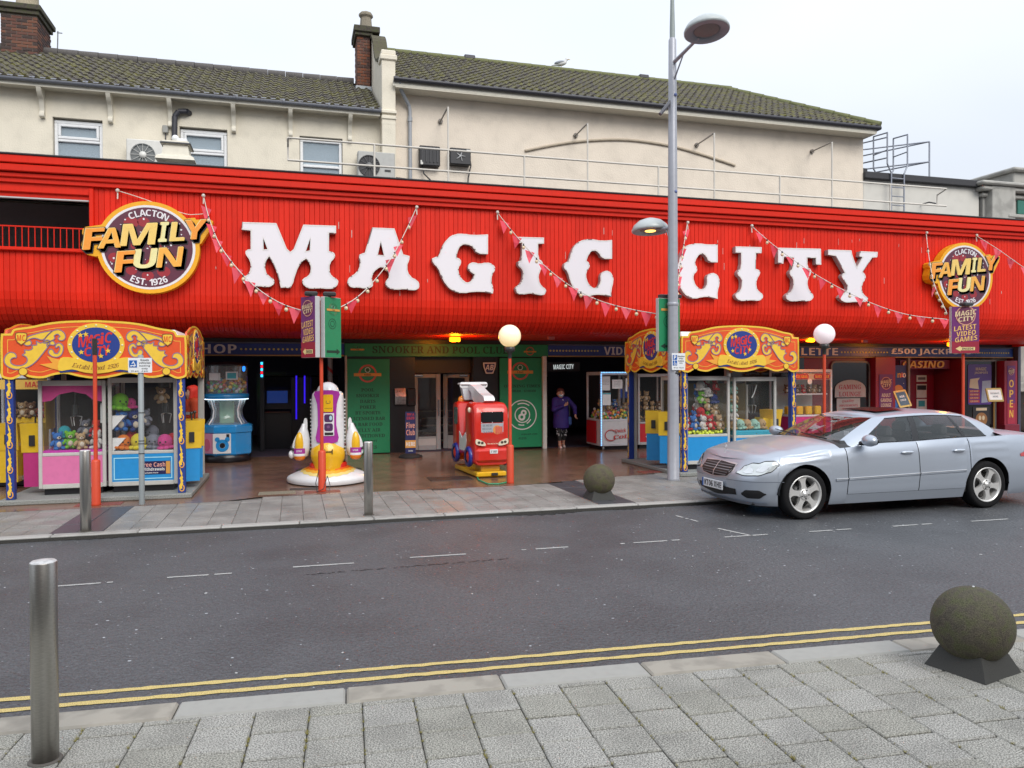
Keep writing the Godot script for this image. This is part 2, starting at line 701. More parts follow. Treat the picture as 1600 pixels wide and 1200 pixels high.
	part("pavement_bed",bx(V(6,0.037,3.4),V(44,0.088,6.4),0.0),bed,near)
	var flag_mats := []
	for i in 4:
		var k: float = [1.0,0.93,1.06,0.97][i]
		flag_mats.append(mat("flag_%d" % i,lin(0.50 * k,0.49 * k,0.44 * k * [1.0,0.97,1.02,1.0][i]),0.85,{"grain": "speck","scale": 0.6,"bump": "fine","bump_scale": 0.5,"detail": "faint","detail_scale": 0.3}))
	var kerb_mats := [mat("kerb_a",lin(0.34,0.335,0.31),0.8,{"grain": "render","scale": 1.5}),mat("kerb_b",lin(0.33,0.305,0.26),0.8,{"grain": "patch","scale": 1.1})]
	var kerb_mesh := bx(V(0,0.04,0),V(0.908,0.12,0.215),0.012)
	for i in range(-6,18):
		part("kerb_stone",kerb_mesh,kerb_mats[i & 1],near,place(V(-0.18 + i * 0.915,rng.randf_range(0.0,0.003),-0.0)))
	var flags := [bx(V(0,-0.02,0),V(0.280,0.04,0.266),0.006),bx(V(0,-0.02,0),V(0.279,0.04,0.267),0.008)]
	for col in range(-9,22):
		var stagger: float = [0.0,0.13,0.05,0.17][posmod(col,4)]
		for row in 6:
			var p := V(-0.06 + col * 0.285,0.1 + rng.randf_range(-0.003,0.002),0.115 + 0.14 + row * 0.28 + stagger)
			part("paving_flag",flags[rng.randi() % 2],flag_mats[rng.randi() % 4],near,Transform3D(Basis(Vector3.UP,rng.randf_range(-0.008,0.008)) * Basis(Vector3.RIGHT,rng.randf_range(-0.005,0.005)),p))
		if stagger > 0.02:
			part("paving_flag",bx(V(0,-0.02,0),V(0.279,0.04,stagger - 0.008),0.006),flag_mats[rng.randi() % 4],near,place(V(-0.06 + col * 0.285,0.099,0.113 + stagger / 2)))
	# moss and dry grass in the joints
	var tufts := []
	for i in 620:
		var col := rng.randi_range(-5,14)
		var along := rng.randf_range(0.15,1.75)
		if rng.randf() > 0.25 + 0.75 * absf(sin(col * 2.1 + along * 3.0)):
			continue
		tufts.append(Transform3D(Basis(Vector3.UP,rng.randf() * TAU).scaled(Vector3.ONE * rng.randf_range(0.35,1.0)),V(-0.06 + (col + 0.5) * 0.285 + rng.randf_range(-0.006,0.006),0.094,along)))
	var tb := B.new()
	for i in 7:
		var a := TAU * i / 7
		var d := V(cos(a),0,sin(a))
		tb.tri(d * 0.003 + V(-d.z,0,d.x) * 0.0025,d * 0.003 - V(-d.z,0,d.x) * 0.0025,d * 0.016 + V(0,0.012 + 0.006 * (i % 3),0))
	many("joint_moss",tb.done(),mat("joint_moss",lin(0.26,0.23,0.07),0.95,{"grain": null,"two": true}),tufts,near)
	# far pavement
	var far := group_part(numbered("far_pavement"),self)
	far.set_meta("kind","structure")
	part("pavement_bed",bx(V(15,0.037,-11.45),V(74,0.09,3.1),0.0),mat("far_joint",lin(0.19,0.18,0.165),0.9,{"grain": "speck"}),far)
	var fk := bx(V(0,0.045,0),V(0.908,0.11,0.145),0.012)
	var far_kerb := [mat("far_kerb_a",lin(0.36,0.35,0.33),0.6,{"grain": "render","scale": 1.2}),mat("far_kerb_b",lin(0.33,0.32,0.30),0.6,{"grain": "patch","scale": 1.2})]
	for i in range(-5,26):
		part("kerb_stone",fk,far_kerb[rng.randi() % 2],far,place(V(-0.4 + i * 0.915,rng.randf_range(0,0.003),-9.92)))
	part("kerb_face",bx(V(15,0.038,-9.843),V(74,0.09,0.012),0.0),mat("kerb_wet_dirt",lin(0.055,0.052,0.047),0.5,{"grain": "stone","scale": 1.5}),far)
	part("kerb_edge",bx(V(-32.5,0.045,-9.92),V(55,0.11,0.145),0.01),far_kerb[0],far)
	part("kerb_edge",bx(V(56.8,0.045,-9.92),V(67.6,0.11,0.145),0.01),far_kerb[0],far)
	var grey := []
	for i in 3:
		var k: float = [1.0,0.93,1.05][i]
		grey.append(mat("grey_slab_%d" % i,lin(0.40 * k,0.385 * k,0.36 * k),0.75,{"grain": "speck","scale": 0.5,"detail": "faint","detail_scale": 0.2,"rough_tex": "wet"}))
	var slate := mat("slate_slab",lin(0.085,0.085,0.095),0.4,{"grain": "stone","scale": 1.4})
	var slab_mesh := bx(V(0,-0.02,0),V(0.281,0.04,0.553),0.005)
	for col in range(-10,44):
		for row in 6:
			if row > 5:
				continue
			var x := -2.6 + (col + 4) * 0.285 - 4 * 0.285
			var band: bool = col in [0,1,24,25]
			var z0 := -10.0 - row * 0.557
			var lim := forecourt_edge(x)
			if z0 - 0.1 < lim:
				continue
			var d := minf(0.553,z0 - lim)
			var me: Mesh = slab_mesh if d > 0.55 else bx(V(0,-0.02,0.2765 - d / 2),V(0.281,0.04,d),0.005)
			part("paving_slab",me,slate if band else grey[rng.randi() % 3],far,place(V(x,0.1 + rng.randf_range(-0.002,0.002),z0 - 0.2785)))
	for s in [[-40.0,-5.6],[9.9,70.0]]:
		part("paving",bx(V((s[0] + s[1]) / 2,0.085,-11.47),V(s[1] - s[0],0.03,2.95)),grey[0],far)
	# brown forecourt of bound gravel, running in under the canopy
	var edge := []
	var x := -14.0
	while x <= 26.0:
		edge.append(W(x,forecourt_edge(x) - 0.008))
		x += 0.5
	edge.append(W(26,-30))
	edge.append(W(-14,-30))
	var brown := mat("forecourt_gravel",lin(0.25,0.14,0.092),0.24,{"grain": "gravel","scale": 0.55,"detail": "patch","detail_scale": 0.14,"rough_tex": "faint","spec": 0.6})
	var fore := structure("forecourt",sheet(edge,0.1),brown)
	var iron := mat("iron_cover",lin(0.06,0.045,0.04),0.45,{"grain": "speck","scale": 4.0})
	for c in [[2.638,-13.31,0.75,0.5],[0.178,-12.798,0.5,0.16]]:
		part("inspection_cover",bx(V(c[0],0.103,c[1]),V(c[2],0.012,c[3]),0.004),iron,fore)
	part("drain_grate",bx(V(2.227,0.105,-12.076),V(0.24,0.014,0.1),0.004),iron,far)
	var patchm := mat("patch_slab",lin(0.30,0.27,0.2),0.5,{"grain": "stone"})
	part("concrete_patch",bx(V(-0.259,0.1,-12.44 - 0.06),V(0.55,0.01,0.3)),patchm,fore)
	var redp := mat("red_block",lin(0.28,0.07,0.05),0.5,{"grain": "stone"})
	for c in [[-2.68,-12.02,0.6],[0.42,-12.3,0.55],[6.45,-13.0,0.5]]:
		part("red_block",bx(V(c[0],0.099,c[1] - 0.12),V(c[2],0.012,0.26)),redp,fore)

func forecourt_edge(x: float) -> float:
	if x < -0.6:
		return -11.82 - 0.05 * maxf(x + 2.0,0.0)
	if x < 3.5:
		return -12.14
	return lerpf(-12.14,-12.95,clampf((x - 3.5) / 3.2,0.0,1.0))

# ---------------------------------------------------------------- the red clad canopy and the arcade behind it
func build_canopy() -> void:
	var o := thing("arcade_building","long red amusement arcade front clad in vertical boards with rounded lower edge","building")
	var reds := []
	for i in 4:
		var k: float = [1.0,0.92,1.06,0.97][i]
		reds.append(mat("red_board_%d" % i,lin(0.68 * k,0.02 * k,0.006 * k),0.5,{"spec": 0.32,"grain": "streak","scale": 1.6,"tall": 0.22}))
	var face := group_part("canopy_front",o)
	# one board: a vertical run, a quarter turn under and a short way back along the soffit
	var prof := func(y0: float,y1: float,curl: bool) -> ArrayMesh:
		var path := []
		path.append([V(0,y1,0),V(0,0,1)])
		path.append([V(0,y0,0),V(0,0,1)])
		if curl:
			for k in range(1,8):
				var t := PI / 2 * k / 7
				path.append([V(0,y0 - 0.62 * sin(t),-0.62 * (1 - cos(t))),V(0,-sin(t),cos(t))])
			path.append([V(0,y0 - 0.62,-0.9),V(0,-1,0)])
		var rows := []
		for p in path:
			var c: Vector3 = p[0]
			var n: Vector3 = p[1]
			rows.append([c + V(-0.0455,0,0) - n * 0.011,c + V(-0.0405,0,0),c + V(0.0405,0,0),c + V(0.0455,0,0) - n * 0.011])
		var b := B.new()
		for r in rows.size() - 1:
			for k in 3:
				b.quad(rows[r + 1][k],rows[r + 1][k + 1],rows[r][k + 1],rows[r][k])
		return b.done()
	var full: ArrayMesh = prof.call(3.4,5.27,true)
	var low: ArrayMesh = prof.call(3.4,4.1,true)
	var x := -5.9
	while x < 20.85:
		part("cladding_board",low if x < -3.36 else full,reds[rng.randi() % 4],face,place(V(x,0,-15.0 + rng.randf_range(-0.002,0.002))))
		x += 0.092
	var dark := mat("bare_board",lin(0.20,0.16,0.13),0.9)
	var red: Material = reds[0]
	# body behind the boards
	var b := B.new()
	b.box(V(8.8,4.36,-15.09),V(24.2,1.8,0.12))
	var back := []
	for k in 9:
		var t := PI / 2 * k / 8
		var p := V(0,3.42 - 0.57 * sin(t),-15.05 - 0.57 * (1 - cos(t)))
		back.append([p + V(-9,0,0),p + V(20.9,0,0)])
	b.grid(back,true,true)
	b.box(V(-8.4,3.76,-15.09),V(10.2,0.64,0.12))
	b.box(V(-8.4,5.17,-15.09),V(10.2,0.16,0.12))
	part("canopy_frame",b.done(),dark,o)
	# stepped fascia planks along the top, with a bright round trim below them
	var trim := B.new()
	part("fascia_plank",bx(V(6.0,5.62,-14.83),V(29.8,0.135,0.06),0.012),red,o)
	part("fascia_plank",bx(V(6.0,5.475,-14.85),V(29.8,0.12,0.06),0.012),reds[1],o)
	part("fascia_plank",bx(V(6.0,5.365,-14.91),V(29.8,0.08,0.06),0.012),reds[1],o)
	part("trim_rail",trim.bar(V(-8.9,5.285,-14.955),V(20.95,5.285,-14.955),0.028,0.028,10).done(),mat("trim_red",lin(0.68,0.012,0.016),0.3),o)
	part("fascia_backing",bx(V(6.0,5.46,-14.95),V(29.8,0.42,0.06)),reds[1],o)
	part("roof_felt",bx(V(6.0,5.70,-16.75),V(29.9,0.03,3.95),0.01),mat("felt",lin(0.05,0.05,0.055),0.9),o)
	# pale scrapes where paint has flaked off the boards
	var chip := mat("paint_scrape",lin(0.62,0.40,0.36),0.7)
	for i in 46:
		var sx := rng.randf_range(-5.5,18.0)
		var sy := rng.randf_range(3.5,5.1)
		if sx < -3.4:
			continue
		part("paint_scrape",bx(V(sx,sy,-14.9985),V(rng.randf_range(0.006,0.014),rng.randf_range(0.03,0.16),0.006),0.001),chip,o,Transform3D())
	# side return at the far end
	part("end_panel",bx(V(20.93,4.2,-16.7),V(0.06,2.95,3.4)),red,o)
	# slatted dark red soffit
	var soff := [reds[0],reds[1]]
	var slat := bx(V(0,2.80,-17.05),V(0.118,0.03,2.5),0.006)
	var sb := group_part("soffit",o)
	x = -5.9
	while x < 20.9:
		part("soffit_slat",slat,soff[rng.randi() % 2],sb,place(V(x,0,0)))
		x += 0.122
	part("ceiling",bx(V(6.0,2.86,-20.5),V(30,0.06,9.6)),dark,o)
	# balcony opening at the left, with a red balustrade
	var frame := B.new()
	frame.box(V(-3.375,4.6,-14.99),V(0.07,1.2,0.16),0.01)
	part("opening_post",frame.done(),red,o)
	part("lintel",bx(V(-8.0,5.18,-15.02),V(9.3,0.17,0.1),0.01),red,o)
	part("lintel",bx(V(-8.0,5.06,-15.06),V(9.3,0.09,0.08),0.01),reds[1],o)
	part("lintel_strip",bx(V(-8.0,5.005,-15.04),V(9.3,0.022,0.08)),mat("pale_strip",lin(0.5,0.5,0.5),0.5),o)
	part("sill_rail",bx(V(-8.0,4.12,-14.98),V(9.3,0.06,0.12),0.01),red,o)
	var rl := group_part("balustrade",o)
	part("top_rail",bx(V(-8.0,4.52,-15.05),V(9.2,0.022,0.022)),reds[1],rl)
	x = -5.95
	var bal := bx(V(0,4.33,-15.05),V(0.014,0.38,0.014))
	while x < -3.42:
		part("baluster",bal,reds[1],rl,place(V(x,0,0)))
		x += 0.098
	var room := B.new()
	room.box(V(-7.4,4.4,-18.0),V(8.2,2.2,0.1))
	room.box(V(-3.3,4.4,-16.6),V(0.06,2.2,2.9))
	room.box(V(-7.4,3.5,-16.6),V(8.2,0.06,2.9))
	part("balcony_wall",room.done(),mat("balcony_dark",lin(0.26,0.22,0.22),0.8),o)
	part("balcony_window",bx(V(-3.95,4.4,-17.2),V(1.0,0.14,0.05)),mat("pale_panel",lin(0.35,0.37,0.36),0.5),o)

# ---------------------------------------------------------------- houses above and behind the canopy
func brick_stack(parent: Node3D,x0: float,x1: float,z_front: float,z_back: float,y0: float,y1: float,bricks: Array,mortar: Material,long: float,tall: float) -> void:
	part("mortar",bx(V((x0 + x1) / 2,(y0 + y1) / 2,(z_front + z_back) / 2),V(x1 - x0 - 0.02,y1 - y0,z_front - z_back - 0.02)),mortar,parent)
	var rows := int((y1 - y0) / tall)
	for side in 3:     # front,left,right
		var run := (x1 - x0) if side == 0 else (z_front - z_back)
		for r in rows:
			var s := -0.5 * long * ((r + (1 if side else 0)) % 2)
			while s < run - 0.02:
				var a := maxf(s,0.0)
				var e := minf(s + long - 0.012,run)
				s += long
				if e - a < 0.03:
					continue
				var mid := (a + e) / 2
				var w := e - a
				var y := y0 + (r + 0.5) * tall
				var c := Vector3.ZERO
				var size := Vector3.ZERO
				var out := rng.randf_range(0.0,0.004)
				if side == 0:
					c = V(x0 + mid,y,z_front - 0.025 + out)
					size = V(w,tall - 0.012,0.05)
				else:
					c = V((x0 + 0.02 - out) if side == 1 else (x1 - 0.02 + out),y,z_front - 0.052 - mid)
					size = V(0.04,tall - 0.012,w)
					if mid > run - 0.06:
						continue
				part("brick",bx(c,size,0.004),bricks[rng.randi() % bricks.size()],parent)

func tiled_roof(parent: Node3D,x0: float,x1: float,ye: float,ze: float,yr: float,zr: float,hip: float,m: Material,skip: Callable) -> void:
	var up := V(0,yr - ye,zr - ze)
	var length := up.length()
	var d := up / length
	var nrm := V(0,-d.z,d.y)
	if nrm.y < 0:
		nrm = -nrm
	var w := 0.2
	var gauge := 0.335
	# one tile: a low roll between flat edges, with a thick lower edge
	var sec := [[-0.1,0.004],[-0.055,0.0],[-0.03,0.03],[0.0,0.043],[0.03,0.03],[0.055,0.0],[0.1,0.004]]
	var b := B.new()
	for k in sec.size() - 1:
		var p: Array = sec[k]
		var q: Array = sec[k + 1]
		var lo_a := V(p[0],p[1] + 0.028,0.0)
		var lo_b := V(q[0],q[1] + 0.028,0.0)
		var hi_a := V(p[0],p[1] + 0.002,-0.36)
		var hi_b := V(q[0],q[1] + 0.002,-0.36)
		b.quad(lo_a,lo_b,hi_b,hi_a,true)
		b.quad(V(p[0],p[1] * 0.6 - 0.004,0.0),V(q[0],q[1] * 0.6 - 0.004,0.0),lo_b,lo_a)
	var me := b.done()
	var bs := Basis(Vector3.RIGHT,nrm,Vector3.RIGHT.cross(nrm))
	var spots := []
	var r := 0
	while r * gauge < length - 0.1:
		var s := r * gauge
		var xe := x1 - hip * s / length
		var x := x0 + w / 2
		while x < xe - 0.02:
			var p := V(x,ye,ze) + d * (s - 0.06) + nrm * rng.randf_range(-0.003,0.004)
			if not skip.call(p):
				spots.append(Transform3D(bs * Basis(Vector3.UP,rng.randf_range(-0.012,0.012)),p))
			x += w
		r += 1
	spots.sort_custom(func(a,c): return a.origin.distance_squared_to(V(0,1.9,0)) < c.origin.distance_squared_to(V(0,1.9,0)))
	for i in mini(300,spots.size()):
		part("roof_tile",me,m,parent,spots[i])
	if spots.size() > 300:
		many("roof_tiles",me,m,spots.slice(300),parent)
	# boarding under the tiles, so that nothing shows through
	var q := B.new()
	var e0 := V(x0,ye,ze) - nrm * 0.03
	var e1 := V(x1,ye,ze) - nrm * 0.03
	q.quad(e0,e1,e1 + up - V(hip,0,0),e0 + up)
	part("roof_boarding",q.done(),mat("roof_dark",lin(0.03,0.03,0.03),0.9),parent)

func upvc_window(parent: Node3D,x0: float,x1: float,y0: float,y1: float,z: float,rail: float,style: int) -> void:
	var white := mat("upvc",lin(0.78,0.79,0.80),0.35)
	var w := group_part("window",parent)
	var f := B.new()
	var t := 0.07
	f.box(V((x0 + x1) / 2,y1 - t / 2,z),V(x1 - x0,t,0.08),0.01)
	f.box(V(x0 + t / 2,(y0 + y1) / 2,z),V(t,y1 - y0 - 2 * t,0.078),0.01)
	f.box(V(x1 - t / 2,(y0 + y1) / 2,z),V(t,y1 - y0 - 2 * t,0.078),0.01)
	f.box(V((x0 + x1) / 2,rail,z + 0.004),V(x1 - x0 - 2 * t,0.06,0.08),0.01)
	part("frame",f.done(),white,w)
	if style != 2:    # opening top light with a frame of its own
		var s := B.new()
		var i := t + 0.005
		s.box(V((x0 + x1) / 2,y1 - i - 0.03,z + 0.025),V(x1 - x0 - 2 * i,0.06,0.06),0.01)
		s.box(V((x0 + x1) / 2,rail + 0.06,z + 0.025),V(x1 - x0 - 2 * i,0.06,0.06),0.01)
		for k in [-1,1]:
			s.box(V((x0 + x1) / 2 + k * ((x1 - x0) / 2 - i - 0.028),(y1 + rail) / 2,z + 0.025),V(0.055,y1 - rail - 0.18,0.058),0.01)
		part("opening_light",s.done(),white,w)
	var glass := mat("window_glass",Color(0.75,0.82,0.86),0.02,{"alpha": 0.3,"spec": 0.9})
	part("pane",bx(V((x0 + x1) / 2,(y1 + rail) / 2,z - 0.01),V(x1 - x0 - 2 * t,y1 - rail - 0.08,0.008)),glass,w)
	part("pane",bx(V((x0 + x1) / 2,(y0 + rail) / 2,z - 0.01),V(x1 - x0 - 2 * t,rail - y0 - 0.1,0.008)),glass,w)
	var b := B.new()
	b.box(V((x0 + x1) / 2,(y0 + y1) / 2,z - 0.14),V(x1 - x0,y1 - y0,0.02))
	part("reflection_curtain",b.done(),mat("reflection_curtain_grey",lin(0.22,0.26,0.31),0.8,{"grain": "render","scale": 1.0}),w)  # net curtain sheet, the sky's reflection painted into its grey-blue
	if style == 2:
		part("painted_reflection_bar",bx(V((x0 + x1) / 2,rail + 0.06,z - 0.1),V(x1 - x0 - 0.2,0.05,0.02)),mat("upvc",lin(0.7,0.7,0.7),0.4),w)  # pale bar painted in for a reflection across the glass

# a wall in the plane z with rectangular openings [x0, x1, y0, y1]
func wall_with_openings(b: B,x0: float,x1: float,y0: float,y1: float,z: float,depth: float,holes: Array) -> void:
	var xs := [x0,x1]
	for h in holes:
		xs.append(h[0])
		xs.append(h[1])
	xs.sort()
	for i in xs.size() - 1:
		if xs[i + 1] - xs[i] < 0.001:
			continue
		var mid: float = (xs[i] + xs[i + 1]) / 2
		var cut := []
		for h in holes:
			if mid > h[0] and mid < h[1]:
				cut.append(h)
		var ys := y0
		cut.sort_custom(func(p,q): return p[2] < q[2])
		for h in cut:
			if h[2] > ys:
				b.box(V(mid,(ys + h[2]) / 2,z - depth / 2),V(xs[i + 1] - xs[i],h[2] - ys,depth))
			ys = h[3]
		if y1 > ys:
			b.box(V(mid,(ys + y1) / 2,z - depth / 2),V(xs[i + 1] - xs[i],y1 - ys,depth))

func build_upper_buildings() -> void:
	var cream := mat("cream_render",lin(0.77,0.71,0.585),0.85,{"grain": "render","scale": 0.2,"detail": "streak","detail_scale": 0.5,"bump": "fine","bump_scale": 0.12})
	var pinkish := mat("buff_render",lin(0.77,0.68,0.57),0.85,{"grain": "render","scale": 0.18,"detail": "streak","detail_scale": 0.5,"bump": "fine","bump_scale": 0.12})
	var paint := mat("cream_paint",lin(0.68,0.64,0.54),0.6)
	var mossy := mat("mossy_tile",lin(0.55,0.55,0.55),0.9,{"grain": "moss","scale": 0.22,"detail": "stone","detail_scale": 1.5})
	var pvc := mat("grey_gutter",lin(0.17,0.18,0.21),0.45)
	var black := mat("black_gutter",lin(0.035,0.035,0.045),0.45)
	# left house
	var o := thing("cream_house","cream rendered house with three white windows and mossy tiled roof, left of stepped pilaster","building")
	var holes := [[-4.94,-3.97,5.9,7.52],[-2.42,-1.41,5.9,7.53],[0.17,1.15,5.9,7.53]]
	var wb := B.new()
	wall_with_openings(wb,-15.0,2.04,2.9,8.06,-18.6,0.3,holes)
	part("wall",wb.done(),cream,o)
	var rails := [7.05,6.98,6.86]
	for i in 3:
		var h: Array = holes[i]
		upvc_window(o,h[0] + 0.01,h[1] - 0.01,h[2],h[3] - 0.04,-18.72,rails[i],i)
	part("eaves_soffit",bx(V(-6.5,8.075,-18.47),V(17.0,0.03,0.36)),paint,o)
	part("fascia_board",bx(V(-6.5,8.1,-18.28),V(17.0,0.14,0.025)),paint,o)
	var gut := B.new()
	gut.bar(V(-15,8.15,-18.215),V(2.02,8.15,-18.215),0.055,0.055,10)
	for i in 8:
		gut.bar(V(-5.2 + i * 1.0,8.15,-18.215),V(-5.15 + i * 1.0,8.15,-18.215),0.063,0.063,10)
	part("gutter",gut.done(),pvc,o)
	# scrolled eaves brackets
	var bp := curve([W(0,0.0),W(0.30,0.0),W(0.31,-0.08),W(0.24,-0.17),W(0.14,-0.24),W(0.09,-0.36),W(0.07,-0.46),W(0.10,-0.5),W(0.10,-0.58),W(0.0,-0.6)],3,false)
	var turned := Transform3D(Basis(Vector3.UP,-PI / 2),Vector3.ZERO)
	var bm := B.new().slab(bp,-0.045,0.045,turned).done()
	for x in [-5.117,-3.798,-2.591,-1.267,-0.027,1.32]:
		part("eaves_bracket",bm,paint,o,place(V(x,8.06,-18.6)))
	var roof := group_part("roof",o)
	tiled_roof(roof,-9.6,2.0,8.17,-18.22,9.95,-21.5,0.0,mossy,func(p): return p.z < -20.75 and p.x > 1.5)
	var ridge := B.new()
	var rx := -9.6
	while rx < 1.6:
		ridge.bar(V(rx,9.97,-21.5),V(rx + 0.44,9.97,-21.5),0.11,0.118,10)
		rx += 0.45
	part("ridge_tiles",ridge.done(),mat("ridge",lin(0.14,0.13,0.125),0.9,{"grain": "stone"}),roof)
	part("back_slope",B.new().quad(V(2,9.95,-21.5),V(-9.6,9.95,-21.5),V(-9.6,8.1,-25),V(2,8.1,-25)).done(),mossy,roof)
	var bricks := [mat("brick_a",lin(0.17,0.075,0.055),0.9,{"grain": "stone","scale": 2.0}),mat("brick_b",lin(0.11,0.06,0.05),0.9,{"grain": "stone","scale": 2.0}),mat("brick_c",lin(0.22,0.095,0.06),0.9,{"grain": "stone","scale": 2.0}),mat("brick_d",lin(0.075,0.05,0.045),0.9,{"grain": "stone","scale": 2.0})]
	var mortar := mat("mortar",lin(0.24,0.20,0.17),0.95,{"grain": "stone"})
	var lead := mat("lead_flashing",lin(0.42,0.45,0.47),0.6)
	var capm := mat("chimney_cap",lin(0.40,0.40,0.40),0.95,{"grain": "lichen","scale": 0.6})
	var ch := thing("brick_chimney","wide weathered brick chimney with lead flashing at left edge of the house roof","chimney")
	brick_stack(ch,-6.64,-5.87,-20.95,-22.0,9.45,10.62,bricks,mortar,0.225,0.075)
	part("flashing",bx(V(-6.25,9.5,-21.45),V(0.84,0.2,1.12),0.01),lead,ch)
	var fl := B.new()
	for i in 6:
		fl.box(V(-5.83,9.62 + i * 0.05,-20.99 - i * 0.12),V(0.03,0.14,0.1),0.005)
	part("step_flashing",fl.done(),lead,ch)
	var cp := B.new()
	cp.box(V(-6.25,10.67,-21.47),V(0.86,0.11,1.16),0.01)
	cp.box(V(-6.25,10.78,-21.47),V(0.96,0.13,1.26),0.015)
	part("cap",cp.done(),capm,ch)
	part("chimney_pot",B.new().lathe([W(0.0,10.8),W(0.3,10.8),W(0.3,10.86),W(0.25,10.9),W(0.23,11.5),W(0.27,11.55),W(0.27,11.62),W(0.2,11.62),W(0.0,11.6)],18,place(V(-6.2,0,-21.4))).done(),mat("pot_buff",lin(0.42,0.36,0.25),0.9,{"grain": "stone"}),ch)
	var ae := B.new()
	ae.bar(V(-5.72,10.0,-22.0),V(-5.7,10.72,-22.0),0.014)
	ae.bar(V(-5.72,10.68,-22.0),V(-5.6,10.68,-22.0),0.012)
	ae.bar(V(-5.86,10.2,-22.0),V(-5.7,10.12,-22.0),0.02)
	part("aerial_bracket",ae.done(),mat("galvanised_dark",lin(0.2,0.21,0.22),0.5,{"metal": 0.5}),ch)
	# parapet with stepped pilaster
	var pw := thing("parapet_pilaster","cream party wall parapet sweeping down to a capped pilaster with stepped corbels","wall")
	var pp := curve([W(21.5,10.95),W(20.8,10.93),W(20.2,10.62),W(19.75,10.05),W(19.3,9.72),W(18.75,9.55)],4)
	pp.append(W(18.5,9.5))
	pp.append(W(18.5,6.0))
	pp.append(W(21.5,6.0))
	var sidew := Transform3D(Basis(V(0,0,-1),Vector3.UP,V(1,0,0)),Vector3.ZERO)
	part("parapet",B.new().slab(pp,2.06,2.33,sidew).done(),cream,pw)
	var cop := B.new()
	for i in range(0,20):
		var a: Vector2 = pp[i]
		var c: Vector2 = pp[i + 1]
		cop.box(Vector3.ZERO,V(0.36,0.07,a.distance_to(c) + 0.02),0.0,Transform3D(Basis.looking_at(V(0,c.y - a.y,-(c.x - a.x)).normalized(),Vector3.UP),V(2.195,(a.y + c.y) / 2 + 0.03,-(a.x + c.x) / 2)))
	part("coping",cop.done(),mat("coping_grey",lin(0.48,0.46,0.40),0.9,{"grain": "lichen","scale": 0.8}),pw)
	var pl := B.new()
	pl.box(V(2.2,7.7,-18.42),V(0.32,3.5,0.34),0.01)
	pl.box(V(2.2,9.42,-18.42),V(0.40,0.13,0.42),0.02)
	pl.box(V(2.2,9.54,-18.42),V(0.34,0.12,0.36),0.02)
	for i in 6:
		pl.box(V(2.2,8.14 - i * 0.13,-18.40 - i * 0.012),V(0.36 - i * 0.012,0.085,0.40 - i * 0.024),0.015)
	part("pilaster",pl.done(),cream,pw)
	part("lead_edge",bx(V(1.98,8.9,-19.6),V(0.05,0.05,0.05)),lead,pw)
	var c2 := thing("brick_chimney","narrow red brick chimney with heavy cap and single pot beside the parapet","chimney")
	brick_stack(c2,1.68,2.02,-20.75,-21.5,9.5,10.95,[bricks[0],bricks[2],bricks[1],mat("brick_e",lin(0.27,0.095,0.05),0.9,{"grain": "stone","scale": 2.0})],mortar,0.17,0.075)
	var k2 := B.new()
	k2.box(V(1.85,10.98,-21.12),V(0.46,0.09,0.9),0.01)
	k2.box(V(1.93,11.1,-21.12),V(0.68,0.16,1.0),0.015)
	part("cap",k2.done(),capm,c2)
	part("chimney_pot",B.new().lathe([W(0.19,11.15),W(0.17,11.2),W(0.145,11.5),W(0.19,11.55),W(0.19,11.6),W(0.16,11.64),W(0.0,11.62)],8,place(V(1.93,0,-20.95)),false).done(),mat("pot_grey",lin(0.33,0.29,0.22),0.9,{"grain": "stone"}),c2)
	part("small_pot",B.new().lathe([W(0.13,11.15),W(0.11,11.4),W(0.14,11.45),W(0.0,11.45)],10,place(V(1.78,0,-21.4))).done(),mat("pot_grey",lin(0.3,0.29,0.26),0.9),c2)
	part("flashing",bx(V(1.84,9.5,-21.1),V(0.42,0.2,0.86),0.01),lead,c2)
	# right building
	var r := thing("buff_building","windowless buff rendered hall with hipped mossy roof behind the canopy railing","building")
	var w2 := B.new()
	w2.box(V(9.1,5.85,-22.6),V(13.5,5.8,8.0))
	part("wall",w2.done(),pinkish,r)
	part("eaves_soffit",bx(V(9.13,8.735,-22.2),V(13.56,0.05,8.1)),paint,r)
	part("fascia_board",bx(V(9.09,8.80,-18.16),V(13.6,0.13,0.03)),paint,r)
	part("fascia_board",bx(V(15.92,8.80,-22.1),V(0.03,0.13,7.9)),paint,r)
	var g2 := B.new()
	g2.bar(V(2.3,8.88,-18.1),V(16.0,8.88,-18.1),0.06,0.06,10)
	g2.bar(V(16.0,8.88,-18.1),V(16.0,8.88,-26),0.06,0.06,10)
	part("gutter",g2.done(),black,r)
	var roof2 := group_part("roof",r)
	tiled_roof(roof2,2.36,16.02,8.92,-18.12,11.12,-22.0,2.62,mossy,func(_p): return false)
	var h2 := B.new()
	h2.tri(V(16.02,8.92,-18.12),V(16.02,8.92,-26),V(13.4,11.12,-22.0))
	h2.quad(V(13.4,11.12,-22.0),V(16.02,8.92,-26),V(2.3,8.92,-26),V(2.3,11.12,-22.0))
	part("back_slope",h2.done(),mossy,roof2)
	var rg := B.new()
	rx = 2.4
	while rx < 13.3:
		rg.bar(V(rx,11.13,-22.0),V(rx + 0.44,11.13,-22.0),0.1,0.108,10)
		rx += 0.45
	for i in 11:
		var a := V(13.4,11.14,-22.0).lerp(V(16.02,8.97,-18.12),i / 11.0)
		var c := V(13.4,11.14,-22.0).lerp(V(16.02,8.97,-18.12),(i + 1) / 11.0)
		rg.bar(a,c,0.085,0.1,8)
	part("ridge_tiles",rg.done(),mat("ridge_mossy",lin(0.19,0.2,0.09),0.95,{"grain": "stone"}),roof2)
	for x in [5.0,10.55]:
		part("roof_vent",bx(V(x,11.21,-22.0),V(0.32,0.12,0.2),0.02),black,roof2)
